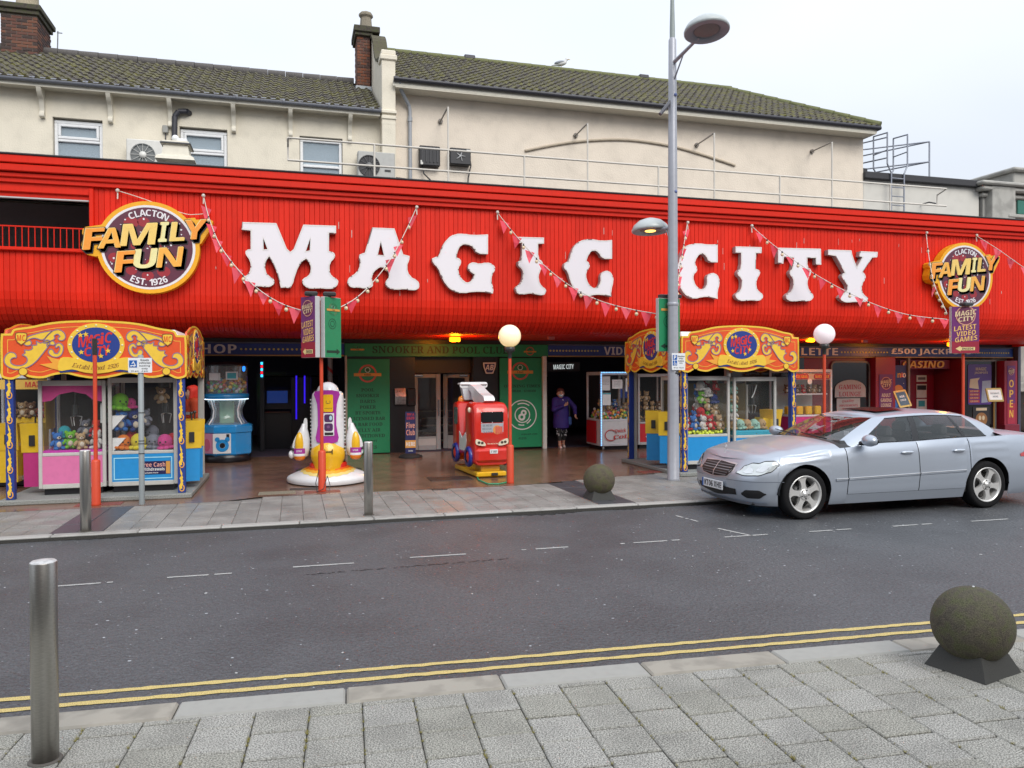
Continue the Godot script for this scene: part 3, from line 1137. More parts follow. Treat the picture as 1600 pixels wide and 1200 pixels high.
	# raised arch moulding on the wall and an old sign outline
	var ar := B.new()
	var al := curve([W(5.65,7.584),W(6.505,7.811),W(7.38,7.979),W(8.458,8.081),W(9.662,8.024),W(10.711,7.847),W(11.652,7.637)],4)
	for i in al.size() - 1:
		ar.bar(V(al[i].x,al[i].y,-18.58),V(al[i + 1].x,al[i + 1].y,-18.58),0.035,0.035,6)
	part("arch_moulding",ar.done(),mat("moulding",lin(0.46,0.39,0.3),0.8),r)
	var dp := B.new()
	dp.tube([V(2.45,8.85,-18.15),V(2.5,8.7,-18.3),V(2.72,8.42,-18.52),V(2.74,8.3,-18.53),V(2.74,5.7,-18.53)],0.045,10)
	dp.bar(V(2.74,8.15,-18.53),V(2.74,8.05,-18.53),0.058,0.058,10)
	part("downpipe",dp.done(),mat("downpipe_grey",lin(0.33,0.35,0.38),0.5),r)
	var boards := B.new()
	for c in [[8.6,6.62,1.7],[10.6,6.55,1.9],[12.7,6.6,0.9]]:
		boards.box(V(c[0],c[1],-18.57),V(c[2],0.07,0.06),0.01)
	part("wall_batten",boards.done(),mat("moulding",lin(0.46,0.39,0.3),0.8),r)
	# low extension with dark coping and the stone building at the far end
	var e := thing("low_extension","low cream flat-roofed extension with dark coping at the end of the hall","building")
	part("wall",bx(V(18.0,5.2,-21.65),V(4.2,4.75,6.0)),mat("pale_render",lin(0.62,0.60,0.55),0.85,{"grain": "render","scale": 0.35}),e)
	part("coping",bx(V(18.0,7.66,-21.6),V(4.3,0.2,6.2),0.02),mat("felt",lin(0.05,0.05,0.055),0.9),e)
	part("roof_kerb",bx(V(16.1,7.86,-19.2),V(0.35,0.22,0.6),0.02),mat("felt",lin(0.05,0.05,0.055),0.9),e)
	part("wall_lamp",B.new().tube([V(17.95,6.95,-18.6),V(17.95,6.95,-18.35),V(18.1,6.9,-18.25)],0.02).done(),black,e)
	var stone := mat("grey_stone",lin(0.40,0.39,0.36),0.9,{"grain": "render","scale": 0.5,"detail": "patch","detail_scale": 0.4})
	var sbld := thing("stone_building","grey stone classical building with moulded cornice at the right edge","building")
	var sm := B.new()
	sm.box(V(26.0,4.0,-22.3),V(11.6,7.4,7.4))
	part("wall",sm.done(),stone,sbld)
	var co := B.new()
	co.box(V(26.0,7.35,-22.3),V(11.8,0.12,7.6),0.03)
	co.box(V(26.0,7.52,-22.3),V(12.1,0.14,7.9),0.04)
	co.box(V(26.0,7.66,-22.3),V(12.3,0.12,8.1),0.04)
	co.box(V(26.6,7.95,-22.4),V(10.4,0.4,7.6),0.03)
	co.box(V(26.6,8.2,-22.4),V(10.7,0.12,7.9),0.04)
	part("cornice",co.done(),stone,sbld)
	var piers := B.new()
	piers.box(V(20.75,4.0,-18.5),V(0.9,7.2,0.3),0.02)
	piers.box(V(21.35,1.5,-18.4),V(0.8,0.3,0.3),0.03)
	piers.box(V(22.6,0.9,-18.35),V(2.2,1.5,0.5),0.03)
	piers.box(V(22.2,6.72,-18.5),V(2.6,0.12,0.35),0.03)
	part("pier",piers.done(),stone,sbld)
	part("green_window",bx(V(21.95,7.05,-18.57),V(0.9,0.42,0.06),0.01),mat("green_glass",lin(0.03,0.16,0.12),0.2),sbld)
	# balustrade of thin white pipes on the canopy roof
	var rl := thing("roof_railing","thin white two-rail pipe railing along the canopy roof with tall stay posts","railing")
	var whitep := mat("railing_white",lin(0.62,0.58,0.52),0.6)
	var y1 := 6.83
	var y2 := 6.37
	var zr := -16.5
	part("rail",B.new().bar(V(-0.08,y1,zr),V(16.7,y1,zr),0.022,0.022,8).done(),whitep,rl)
	part("rail",B.new().bar(V(-0.08,y2,zr),V(16.7,y2,zr),0.022,0.022,8).done(),whitep,rl)
	for x in [-0.08,16.7]:
		part("end_bracket",B.new().tube([V(x,y1,zr),V(x,y1 - 0.1,zr - 0.3),V(x,y2 + 0.1,zr - 0.3),V(x,y2,zr)],0.02).done(),whitep,rl)
	for x in [1.68,5.0,8.3,11.6,14.9]:
		part("post",B.new().bar(V(x,5.7,zr),V(x,y1,zr),0.022,0.022,8).done(),whitep,rl)
	var tops := [V(3.271,7.768,-16.5),V(6.517,7.685,-16.5),V(9.779,7.733,-16.5),V(13.122,7.782,-16.5)]
	var feet := [V(3.494,8.138,-18.6),V(7.01,8.08,-18.6),V(10.48,8.105,-18.6),V(14.11,8.207,-18.6)]
	for i in 4:
		part("stay_post",B.new().bar(V(tops[i].x,5.7,zr),tops[i],0.02,0.02,8).done(),whitep,rl)
		part("stay_rod",B.new().bar(tops[i],feet[i],0.018,0.018,8).bar(feet[i],feet[i] + V(0,0,0.05),0.06,0.06,8).done(),mat("stay_grey",lin(0.2,0.18,0.16),0.6),rl)
	# guard cage and ladder on the extension
	var galv := mat("galvanised",lin(0.30,0.32,0.37),0.45,{"metal": 0.4})
	var cg := thing("roof_guard_cage","galvanised tube guard rail round the ladder head on the extension roof","railing")
	var cb := B.new()
	var zf := -18.7
	var zb := -20.6
	for p in [[15.95,zb],[16.55,zb],[18.3,zf],[17.35,zb]]:
		cb.bar(V(p[0],7.7,p[1]),V(p[0],8.85,p[1]),0.024,0.024,8)
	for y in [8.85,8.25]:
		cb.bar(V(15.9,y,zb),V(16.75,y,zf),0.022,0.022,8)
		cb.bar(V(15.6,y - 0.1,zb),V(18.3,y,zf),0.022,0.022,8)
		cb.bar(V(17.35,y,zb),V(18.3,y,zf),0.022,0.022,8)
	part("guard_rail",cb.done(),galv,cg)
	for x in [16.7,17.15]:
		var lb := B.new()
		lb.tube([V(x,6.2,-18.45),V(x,7.75,-18.45),V(x + (0.12 if x > 17 else -0.14),8.0,-18.45),V(x + (0.12 if x > 17 else -0.14),8.9,-18.45),V(x + (0.12 if x > 17 else -0.14),8.95,-19.0),V(x + (0.12 if x > 17 else -0.14),8.0,-19.0),V(x,7.8,-19.0)],0.022,8)
		lb.bar(V(x + (0.12 if x > 17 else -0.14),8.4,-18.45),V(x + (0.12 if x > 17 else -0.14),8.4,-19.0),0.018,0.018,6)
		part("stile",lb.done(),galv,cg)
	for i in 6:
		part("rung",B.new().bar(V(16.7,6.3 + i * 0.26,-18.45),V(17.15,6.3 + i * 0.26,-18.45),0.016,0.016,6).done(),galv,cg)
	# equipment on the walls and the canopy roof
	var acw := mat("ac_white",lin(0.66,0.65,0.61),0.5)
	var dark := mat("ac_dark",lin(0.02,0.02,0.024),0.5)
	for k in 2:
		var at := V(-3.0,6.75,-18.35) if k == 0 else V(1.9,6.86,-18.35)
		var a := thing("air_conditioner",["white air conditioning unit with pale fan grille left of the roof cowl","grey air conditioning unit with dark round fan below the pilaster"][k],"air conditioner",at,0.0,"air conditioning units on the house wall")
		part("casing",bx(Vector3.ZERO,V(0.86,0.62,0.3),0.02),acw if k == 0 else mat("ac_grey",lin(0.42,0.42,0.4),0.5),a)
		var fx := -0.1 if k == 0 else -0.17
		part("fan_grille",B.new().lathe([W(0.0,0.0),W(0.23,0.0),W(0.23,0.02),W(0.25,0.02),W(0.25,-0.01)],24,Transform3D(Basis(Vector3.RIGHT,PI / 2),V(fx,-0.03,0.155)),false).done(),mat("grille_grey",lin(0.16,0.17,0.17),0.6) if k == 0 else dark,a)
		var sp := B.new()
		for i in 12:
			var t := TAU * i / 12
			sp.bar(V(fx,-0.03,0.182),V(fx + cos(t) * 0.24,-0.03 + sin(t) * 0.24,0.182),0.005,0.005,4,false)
		sp.lathe([W(0.0,0.02),W(0.07,0.015),W(0.075,0.0)],14,Transform3D(Basis(Vector3.RIGHT,PI / 2),V(fx,-0.03,0.18)))
		part("fan_guard",sp.done(),acw if k == 0 else mat("guard_grey",lin(0.15,0.15,0.15),0.5),a)
		if k == 1:
			part("vent_label",bx(V(0.26,-0.12,0.152),V(0.14,0.05,0.01)),dark,a)
			part("hose",B.new().tube([V(0.42,-0.25,0.05),V(0.75,-0.28,0.08),V(0.9,-0.33,0.08),V(0.95,-0.45,0.1),V(0.95,-0.8,0.1)],0.03).done(),dark,a)
			part("bracket",bx(V(0,-0.36,0.0),V(0.8,0.06,0.32),0.01),dark,a)
	var ww := thing("roof_cowl","white square flared ventilation cowl standing on the canopy roof","vent",V(-2.2,5.71,-16.6))
	var cw := B.new()
	for q in [[0.22,0.0,0.22,0.42],[0.22,0.42,0.36,0.46],[0.36,0.46,0.34,0.52],[0.34,0.52,0.25,0.58],[0.25,0.58,0.22,0.78],[0.26,0.78,0.24,0.85],[0.22,0.78,0.26,0.78],[0.24,0.85,0.0,0.9]]:
		cw.lathe([W(q[0] * 1.414,q[1]),W(q[2] * 1.414,q[3])],4,Transform3D(Basis(Vector3.UP,PI / 4),Vector3.ZERO),false)
	part("cowl_body",cw.done(),mat("cowl_cream",lin(0.66,0.62,0.52),0.5),ww)
	part("cap_edge",bx(V(0,0.80,0),V(0.56,0.035,0.56),0.01),mat("cowl_dark",lin(0.1,0.1,0.1),0.6),ww)
	part("camera_dome",B.new().ball(V(-0.02,0.93,0.1),V(0.07,0.07,0.07),12,8).box(V(0.1,0.9,0.1),V(0.2,0.06,0.1),0.01).done(),mat("upvc",lin(0.78,0.79,0.80),0.35),ww)
	var ap := thing("black_pipe","black bent drain pipe coming through the cream wall beside middle window","pipe")
	part("pipe",B.new().tube([V(-2.2,7.83,-18.6),V(-2.25,7.84,-18.5),V(-2.42,7.82,-18.5),V(-2.5,7.7,-18.5),V(-2.53,6.2,-18.5)],0.06,10).done(),black,ap)
	part("alarm_box",bx(V(-2.7,7.42,-18.56),V(0.12,0.17,0.08),0.015),mat("alarm_grey",lin(0.3,0.3,0.28),0.5),ap)
	part("cable",B.new().tube([V(-2.7,7.35,-18.56),V(-2.7,7.1,-18.57),V(-2.58,7.0,-18.57)],0.012).done(),black,ap)
	for k in 2:
		var at: Vector3 = [V(3.2,7.23,-18.5),V(3.95,7.27,-18.5)][k]
		var a := thing("wall_vent_box",["ribbed black box with trailing cable on the buff wall","black box with pale fan rotor and trailing cable on the buff wall"][k],"floodlight",at,0.0,"black boxes on the buff wall")
		part("casing",bx(Vector3.ZERO,V(0.5,0.48,0.2) if k == 0 else V(0.52,0.4,0.22),0.02),dark,a)
		var rb := B.new()
		if k == 0:
			for i in 5:
				rb.box(V(-0.18 + i * 0.09,0.03,0.105),V(0.03,0.38,0.03),0.005)
			part("rib",rb.done(),mat("ac_rib",lin(0.035,0.035,0.04),0.4),a)
			part("label",bx(V(-0.2,-0.17,0.104),V(0.06,0.1,0.01)),acw,a)
		else:
			for i in 5:
				rb.bar(V(0,0,0.12),V(cos(i * 1.257) * 0.12,sin(i * 1.257) * 0.12,0.12),0.02,0.008,5)
			part("rotor",rb.done(),mat("rotor_grey",lin(0.4,0.4,0.4),0.4),a)
			part("label",bx(V(0.2,0.14,0.114),V(0.1,0.06,0.01)),acw,a)
		part("cable",B.new().tube([V(-0.18,-0.2,0),V(-0.14,-0.42,0.02),V(0.1,-0.65,0.05),V(0.5,-0.8,0.06),V(0.6,-1.0,0.06)] if k == 0 else [V(0.24,0.0,0.05),V(0.27,-0.2,0.05),V(0.2,-0.5,0.05),V(0.18,-1.0,0.05)],0.018).done(),dark,a)
	# gull on the ridge
	var gl := B.new()
	var gx := Transform3D(Basis(Vector3.UP,-0.3),V(7.85,11.22,-22.0))
	gl.ball(gx * V(0,0.13,0),V(0.17,0.075,0.08),14,8,gx.basis * Basis(Vector3.BACK,0.22))
	gl.ball(gx * V(0.16,0.25,0),V(0.05,0.045,0.042),12,8)
	gl.bar(gx * V(0.1,0.16,0),gx * V(0.155,0.245,0),0.055,0.035,10)
	gl.bar(gx * V(-0.12,0.11,0),gx * V(-0.3,0.07,0),0.055,0.012,8)
	var gn := thing("gull","grey and white gull perched on the ridge of the hall roof","bird")
	part("body",gl.done(),mat("gull_white",lin(0.7,0.7,0.7),0.8),gn)
	part("wing",B.new().ball(gx * V(-0.05,0.15,0.03),V(0.17,0.05,0.065),12,8,gx.basis * Basis(Vector3.BACK,0.15)).done(),mat("gull_grey",lin(0.28,0.3,0.33),0.8),gn)
	part("beak",B.new().bar(gx * V(0.2,0.25,0),gx * V(0.27,0.235,0),0.016,0.004,6).done(),mat("gull_beak",lin(0.6,0.4,0.05),0.6),gn)
	part("leg",B.new().bar(gx * V(0.0,-0.02,0.025),gx * V(0.0,0.08,0.025),0.008).bar(gx * V(0.0,-0.02,-0.025),gx * V(0.0,0.08,-0.025),0.008).done(),mat("gull_leg",lin(0.5,0.35,0.3),0.6),gn)

# ---------------------------------------------------------------- the shopfront under the canopy
# a flat printed panel: a board with layers of print standing a hair proud of one another
func roundel(parent: Node3D,c: Vector2,r: float,z: float,word: String) -> void:
	var red := mat("roundel_red",lin(0.5,0.10,0.075),0.5)
	var b := B.new()
	b.slab(oval(c,r,r,28),z,z + 0.004,Transform3D(),[oval(c,r * 0.8,r * 0.8,28)])
	part("ring",b.done(),red,parent)
	part("bar",B.new().box(V(c.x,c.y - r * 0.12,z + 0.005),V(r * 3.0,r * 0.34,0.004)).done(),mat("roundel_orange",lin(0.62,0.30,0.06),0.5),parent)
	part("ball",B.new().slab(oval(c + W(0,r * 0.4),r * 0.3,r * 0.3,18),z,z + 0.003,Transform3D(),[oval(c + W(0,r * 0.4),r * 0.24,r * 0.24,18)]).done(),mat("print_white",lin(0.72,0.73,0.72),0.5),parent)
	part("lettering",lettering([[word,c - W(0,r * 0.12),0.0,r * 0.2,0.0,0.0,"serif"],["8",c + W(0,r * 0.4),0.0,r * 0.32]],z + 0.008),mat("print_dark",lin(0.05,0.03,0.02),0.6),parent)

func fascia_sign(called: String,label: String,x0: float,x1: float,z: float,words: Array,dots: Array) -> void:
	var s := thing(called,label,"sign")
	var blue := mat("fascia_blue",lin(0.018,0.06,0.30),0.35)
	part("panel",bx(V((x0 + x1) / 2,2.54,z - 0.04),V(x1 - x0,0.25,0.06),0.005),blue,s)
	part("lower_edge",bx(V((x0 + x1) / 2,2.398,z - 0.03),V(x1 - x0,0.03,0.08),0.005),mat("fascia_gilt",lin(0.42,0.28,0.10),0.4),s)
	part("upper_edge",bx(V((x0 + x1) / 2,2.682,z - 0.03),V(x1 - x0,0.03,0.08),0.005),mat("fascia_grey",lin(0.10,0.13,0.2),0.4),s)
	var seams := B.new()
	var x := x0 + 0.6
	while x < x1:
		seams.box(V(x,2.54,z - 0.0085),V(0.006,0.25,0.004))
		x += 0.62
	part("panel_joint",seams.done(),mat("joint_blue",lin(0.006,0.015,0.09),0.5),s)
	if words:
		part("lettering",lettering(words,z - 0.006,0.008),mat("letter_silver",lin(0.76,0.77,0.78),0.4),s)
	for d in dots:
		var b := B.new()
		for i in d[2]:
			b.slab(oval(W(lerpf(d[0],d[1],float(i) / maxf(1,d[2] - 1)),2.535),0.024,0.024,10),z - 0.01,z - 0.002)
		part("dots",b.done(),mat("dot_yellow",lin(0.66,0.60,0.13),0.4),s)

func build_shopfront() -> void:
	var z := -18.14
	fascia_sign("fascia_sign","blue fascia board with silver letters SHOP and yellow dots behind left kiosk",-6.0,1.13,z,[["SHOP",W(-1.70,2.54),0.96,0.2]],[[-1.12,0.27,15],[0.35,0.98,7]])
	fascia_sign("fascia_sign","blue fascia board with yellow dots and letters VIDEO left of right kiosk",6.1,9.5,z,[["VIDEO GAMES",W(8.62,2.54),2.05,0.2]],[[6.02 + 0.14,7.42,16]])
	fascia_sign("fascia_sign","blue fascia board with ROULETTE and £500 JACKPOTS at the right end",9.5,20.86,z,[["ROULETTE",W(13.55,2.55),2.15,0.2],["£500 JACKPOTS",W(17.86,2.55),2.85,0.2]],[[10.0,12.2,20],[14.75,16.28,16],[19.34,20.69,16]])
	# club sign
	var green := mat("club_green",lin(0.012,0.24,0.10),0.4)
	var print_green := mat("print_green",lin(0.004,0.028,0.016),0.5)
	var cl := thing("club_sign","long green fascia sign reading SNOOKER AND POOL CLUB in dark serif letters","sign")
	part("panel",bx(V(3.615,2.53,-18.16),V(4.95,0.30,0.06),0.006),green,cl)
	part("lettering",lettering([["SNOOKER AND POOL CLUB",W(3.42,2.54),3.3,0.17,0.0,0.0,"serif"]],-18.126),print_green,cl)
	for c in [W(1.43,2.55),W(5.62,2.52)]:
		roundel(group_part("roundel",cl),c,0.105,-18.13,"8 Ball")
	# upright green panels either side of the doors
	var p1 := thing("club_sign","tall green panel listing SNOOKER DARTS POKER left of the grey doors","sign")
	part("panel",bx(V(1.675,1.22,-18.17),V(0.99,2.2,0.05),0.006),green,p1)
	var rows := []
	var words := ["POOL","SNOOKER","DARTS","POKER","BT SPORTS","LICENSED BAR","& BAR FOOD","FULLY AIR","CONDITIONED","£ JACKPOT","TABLES"]
	for i in words.size():
		rows.append([words[i],W(1.66,1.60 - i * 0.134),0.0,0.075,0.0,0.0,"serif"])
	part("lettering",lettering(rows,-18.142),print_green,p1)
	roundel(group_part("roundel",p1),W(1.66,1.98),0.21,-18.145,"8 Ball")
	part("edge_post",bx(V(1.165,1.25,-18.15),V(0.05,2.3,0.1),0.006),mat("post_cream",lin(0.40,0.38,0.32),0.5),p1)
	var p2 := thing("club_sign","tall green panel with OPENING TIMES and white eight ball rings right of doors","sign")
	part("panel",bx(V(5.39,1.25,-18.17),V(1.08,2.2,0.05),0.006),green,p2)
	part("lettering",lettering([["OPENING TIMES",W(5.42,1.66),0.92,0.07,0.0,0.0,"serif"],["10:00AM - 12:00AM",W(5.42,1.54),0.7,0.055,0.0,0.0,"serif"],["@gmail.com",W(5.6,0.47),0.42,0.05,0.0,0.0,"serif"],["01255",W(5.42,0.37),0.2,0.05,0.0,0.0,"serif"]],-18.142),print_green,p2)
	roundel(group_part("roundel",p2),W(5.37,2.03),0.22,-18.145,"8 Ball")
	var wh := mat("print_white",lin(0.72,0.73,0.72),0.5)
	var c8 := W(5.42,0.95)
	var rg := B.new()
	rg.slab(oval(c8,0.37,0.37,40),-18.145,-18.14,Transform3D(),[oval(c8,0.345,0.345,40)])
	rg.slab(oval(c8,0.2,0.2,32),-18.145,-18.14,Transform3D(),[oval(c8,0.175,0.175,32)])
	for a in [[0.9,2.0,0.285],[4.3,4.9,0.255],[5.2,5.8,0.24]]:
		rg.stripe(oval(c8,a[2],a[2],12,a[0],a[1]),0.028,-18.14,false)
	rg.slab(oval(c8 + W(0.035,0.05),0.075,0.075,20),-18.145,-18.14,Transform3D(),[oval(c8 + W(0.035,0.05),0.03,0.03,14)])
	rg.slab(oval(c8 + W(-0.015,-0.055),0.09,0.09,20),-18.145,-18.138,Transform3D(),[oval(c8 + W(-0.015,-0.055),0.04,0.04,14)])
	part("eight_ball_rings",rg.done(),wh,p2)
	part("edge_post",bx(V(5.985,1.25,-18.13),V(0.1,2.3,0.12),0.006),mat("post_white",lin(0.62,0.62,0.58),0.5),p2)
	# dark walls, floor and back of the arcade hall
	var hall := thing("arcade_hall","dark arcade interior with black walls behind the open shopfront","room")
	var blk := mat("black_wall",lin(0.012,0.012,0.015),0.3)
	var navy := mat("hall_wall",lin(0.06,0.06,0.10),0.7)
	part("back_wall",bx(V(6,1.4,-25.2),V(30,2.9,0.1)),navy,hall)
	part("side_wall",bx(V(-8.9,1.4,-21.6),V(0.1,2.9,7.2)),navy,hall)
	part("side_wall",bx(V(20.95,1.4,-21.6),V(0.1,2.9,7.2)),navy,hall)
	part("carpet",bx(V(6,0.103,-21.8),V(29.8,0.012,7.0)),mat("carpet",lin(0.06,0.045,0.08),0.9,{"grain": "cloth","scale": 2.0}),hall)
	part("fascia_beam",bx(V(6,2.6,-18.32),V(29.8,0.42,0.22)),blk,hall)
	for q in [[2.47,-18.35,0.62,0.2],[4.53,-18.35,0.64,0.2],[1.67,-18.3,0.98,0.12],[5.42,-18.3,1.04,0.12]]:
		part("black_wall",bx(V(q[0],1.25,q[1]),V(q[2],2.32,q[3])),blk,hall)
	part("transom",bx(V(3.5,2.2,-18.68),V(1.46,0.42,0.06)),mat("transom_grey",lin(0.05,0.048,0.045),0.5),hall)
	var lobby := B.new()
	lobby.box(V(2.72,1.25,-19.8),V(0.06,2.3,2.6))
	lobby.box(V(4.28,1.25,-19.8),V(0.06,2.3,2.6))
	lobby.box(V(3.5,1.25,-21.1),V(1.6,2.3,0.06))
	part("lobby_wall",lobby.done(),navy,hall)
	for i in 5:
		part("stair_tread",bx(V(3.7,0.25 + i * 0.18,-19.6 - i * 0.25),V(0.9,0.03,0.26)),mat("tread",lin(0.12,0.12,0.12),0.4),hall)
	# glazed grey doors, the right leaf standing ajar
	var alu := mat("door_grey",lin(0.33,0.335,0.345),0.4)
	var dglass := mat("door_glass",Color(0.5,0.5,0.5),0.03,{"alpha": 0.04,"spec": 0.4})
	for k in 2:
		var d := thing("glazed_door",["closed grey framed glass door with white kick panel left of the gap","grey framed glass door leaf standing ajar right of the gap"][k],"door",V(2.81,0.1,-18.68) if k == 0 else V(4.2,0.1,-18.68),0.0 if k == 0 else -0.45)
		var s := 1.0 if k == 0 else -1.0
		var w := 0.66
		var f := B.new()
		f.box(V(s * 0.05,0.94,0),V(0.11,1.86,0.05),0.006)
		f.box(V(s * (w - 0.05),0.94,0),V(0.11,1.86,0.05),0.006)
		f.box(V(s * w / 2,1.82,0),V(w - 0.22,0.1,0.05),0.006)
		f.box(V(s * w / 2,0.06,0),V(w - 0.22,0.12,0.05),0.006)
		f.box(V(s * w / 2,0.31,0),V(w - 0.22,0.05,0.05),0.006)
		part("frame",f.done(),alu,d)
		part("kick_panel",bx(V(s * w / 2,0.2,0.004),V(w - 0.22,0.2,0.03)),mat("kick_white",lin(0.5,0.48,0.47),0.5) if k == 0 else alu,d)
		part("glass",bx(V(s * w / 2,1.06,0),V(w - 0.22,1.44,0.01)),dglass,d)
		part("handle",B.new().tube([V(s * (w - 0.05),0.85,0.03),V(s * (w - 0.05),0.85,0.09),V(s * (w - 0.05),1.22,0.09),V(s * (w - 0.05),1.22,0.03)],0.014,8).done(),mat("chrome",lin(0.6,0.6,0.62),0.15,{"metal": 1.0,"grain": null}),d)
		part("closer",bx(V(s * 0.12,1.83,0.05),V(0.22,0.05,0.05),0.01),mat("chrome",lin(0.6,0.6,0.62),0.15),d)
	# fittings on the black wall
	var ab := thing("steel_ashtray","brushed steel wall box with angled front on the black wall","ashtray",V(2.42,1.44,-18.24))
	var prof := PackedVector2Array([W(0,-0.19),W(0.10,-0.19),W(0.12,0.0),W(0.05,0.19),W(0,0.19)])
	part("body",B.new().slab(prof,-0.125,0.125,Transform3D(Basis(Vector3.UP,-PI / 2),Vector3.ZERO)).done(),mat("brushed_steel",lin(0.55,0.55,0.55),0.28,{"metal": 1.0,"grain": "brushed","scale": 1.5}),ab)
	var hs := B.new()
	for i in 4:
		hs.ball(V(-0.06 + i * 0.04,0.12,0.078),V(0.01,0.01,0.006),8,5)
	part("stub_hole",hs.done(),blk,ab)
	single("wall_box",bx(Vector3.ZERO,V(0.2,0.42,0.09),0.02),mat("box_black",lin(0.015,0.015,0.016),0.25),"small black box on the black wall beside the steel ashtray","box",place(V(2.69,1.42,-18.22)))
	var em := thing("shield_sign","small white bordered blue shield sign hanging beside the green panel","sign",V(4.6,2.1,-18.2))
	var sh := PackedVector2Array([W(-0.16,0.14),W(0.16,0.14),W(0.15,0.03),W(0.09,-0.13),W(-0.09,-0.13),W(-0.15,0.03)])
	part("border",B.new().slab(sh,0,0.02).done(),wh,em)
	var sh2 := PackedVector2Array()
	for p in sh:
		sh2.append(p * 0.8)
	part("field",B.new().slab(sh2,0.02,0.026).done(),mat("shield_blue",lin(0.02,0.03,0.13),0.4),em)
	part("lettering",lettering([["AB",W(0,0.02),0.2,0.13,0.0,0.15]],0.03),wh,em)
	# small flexible pavement sign
	var fs := thing("floor_sign","narrow navy sign reading Five Club HERE on a black rubber foot","sign",V(2.5,0.1,-17.1))
	part("foot",B.new().lathe([W(0.0,0.0),W(0.27,0.0),W(0.25,0.05),W(0.12,0.09),W(0.0,0.09)],20).done(),mat("rubber",lin(0.015,0.015,0.016),0.8),fs)
	part("panel",B.new().slab(round_rect(-0.115,0.07,0.115,1.02,0.03),-0.012,0.012).done(),mat("sign_navy",lin(0.012,0.014,0.09),0.5),fs)
	part("orange_band",bx(V(0,0.3,0.0),V(0.232,0.17,0.03)),mat("roundel_orange",lin(0.62,0.30,0.06),0.5),fs)
	part("lettering",lettering([["TRY A",W(0,0.96),0.17,0.05],["£3 & £10",W(0,0.88),0.17,0.06]],0.014),mat("print_red",lin(0.55,0.03,0.03),0.5),fs)
	part("lettering",lettering([["Five",W(0,0.72),0.19,0.13],["Club",W(0,0.56),0.19,0.13]],0.014),mat("print_pink",lin(0.66,0.3,0.22),0.5),fs)
	part("lettering",lettering([["HERE",W(0,0.3),0.2,0.09],["inside",W(0,0.15),0.1,0.03]],0.018),wh,fs)
	# amber flood lamps and small pink lamps under the soffit
	var amber := mat("amber_glow",lin(0.9,0.35,0.02),0.4,{"glow": 1.6,"glow_col": Color(1.0,0.62,0.08),"grain": null})
	var af := ["amber flood lamp under the soffit above the club sign","amber flood lamp under the soffit left of right globe lamp","amber flood lamp under the soffit beside the purple sign"]
	var aspots := [V(3.407,2.737,-16.6),V(12.515,2.805,-16.6),V(16.923,2.725,-16.6)]
	for k in 3:
		var a := thing("flood_lamp",af[k],"lamp",aspots[k],0.0,"amber flood lamps under the soffit")
		var hood := B.new()
		hood.quad(V(-0.12,-0.03,0.08),V(0.12,-0.03,0.08),V(0.1,0.05,0.06),V(-0.1,0.05,0.06))
		hood.quad(V(-0.1,0.05,0.06),V(0.1,0.05,0.06),V(0.1,0.05,-0.04),V(-0.1,0.05,-0.04))
		part("lamp_glass",B.new().box(V(0,-0.02,0.05),V(0.24,0.1,0.08),0.015).done(),amber,a)
		part("housing",B.new().box(V(0,0.06,0.0),V(0.28,0.05,0.16),0.01).done(),mat("housing_dark",lin(0.05,0.02,0.02),0.5),a)
		var l := OmniLight3D.new()
		l.light_color = Color(1.0,0.6,0.1)
		l.light_energy = 0.6
		l.light_size = 0.1
		l.omni_range = 30.0
		l.omni_attenuation = 2.0
		l.shadow_enabled = true
		l.position = V(0,-0.13,0.13)
		l.name = "lamp_light"
		a.add_child(l,true)
	for c in [[0.207,0],[5.445,1],[13.682,2]]:
		single("soffit_fitting",bx(Vector3.ZERO,V(0.15,0.07,0.08),0.01),mat("fitting_pink",lin(0.55,0.16,0.16),0.4),["pink box fitting under the soffit above the two-faced pole sign","pink box fitting under the soffit above the woman's doorway","pink box fitting under the soffit above the gaming lounge window"][c[1]],"fitting",place(V(c[0],2.74,-16.0)),"pink fittings under the soffit")
	build_hall_machines()
	build_right_shop()

func neon_frame(parent: Node3D,called: String,x0: float,y0: float,x1: float,y1: float,z: float,t: float,m: Material) -> void:
	var b := B.new()
	b.box(V((x0 + x1) / 2,y1,z),V(x1 - x0 + t,t,t))
	b.box(V((x0 + x1) / 2,y0,z),V(x1 - x0 + t,t,t))
	b.box(V(x0,(y0 + y1) / 2,z),V(t,y1 - y0 - t,t))
	b.box(V(x1,(y0 + y1) / 2,z),V(t,y1 - y0 - t,t))
	part(called,b.done(),m,parent)

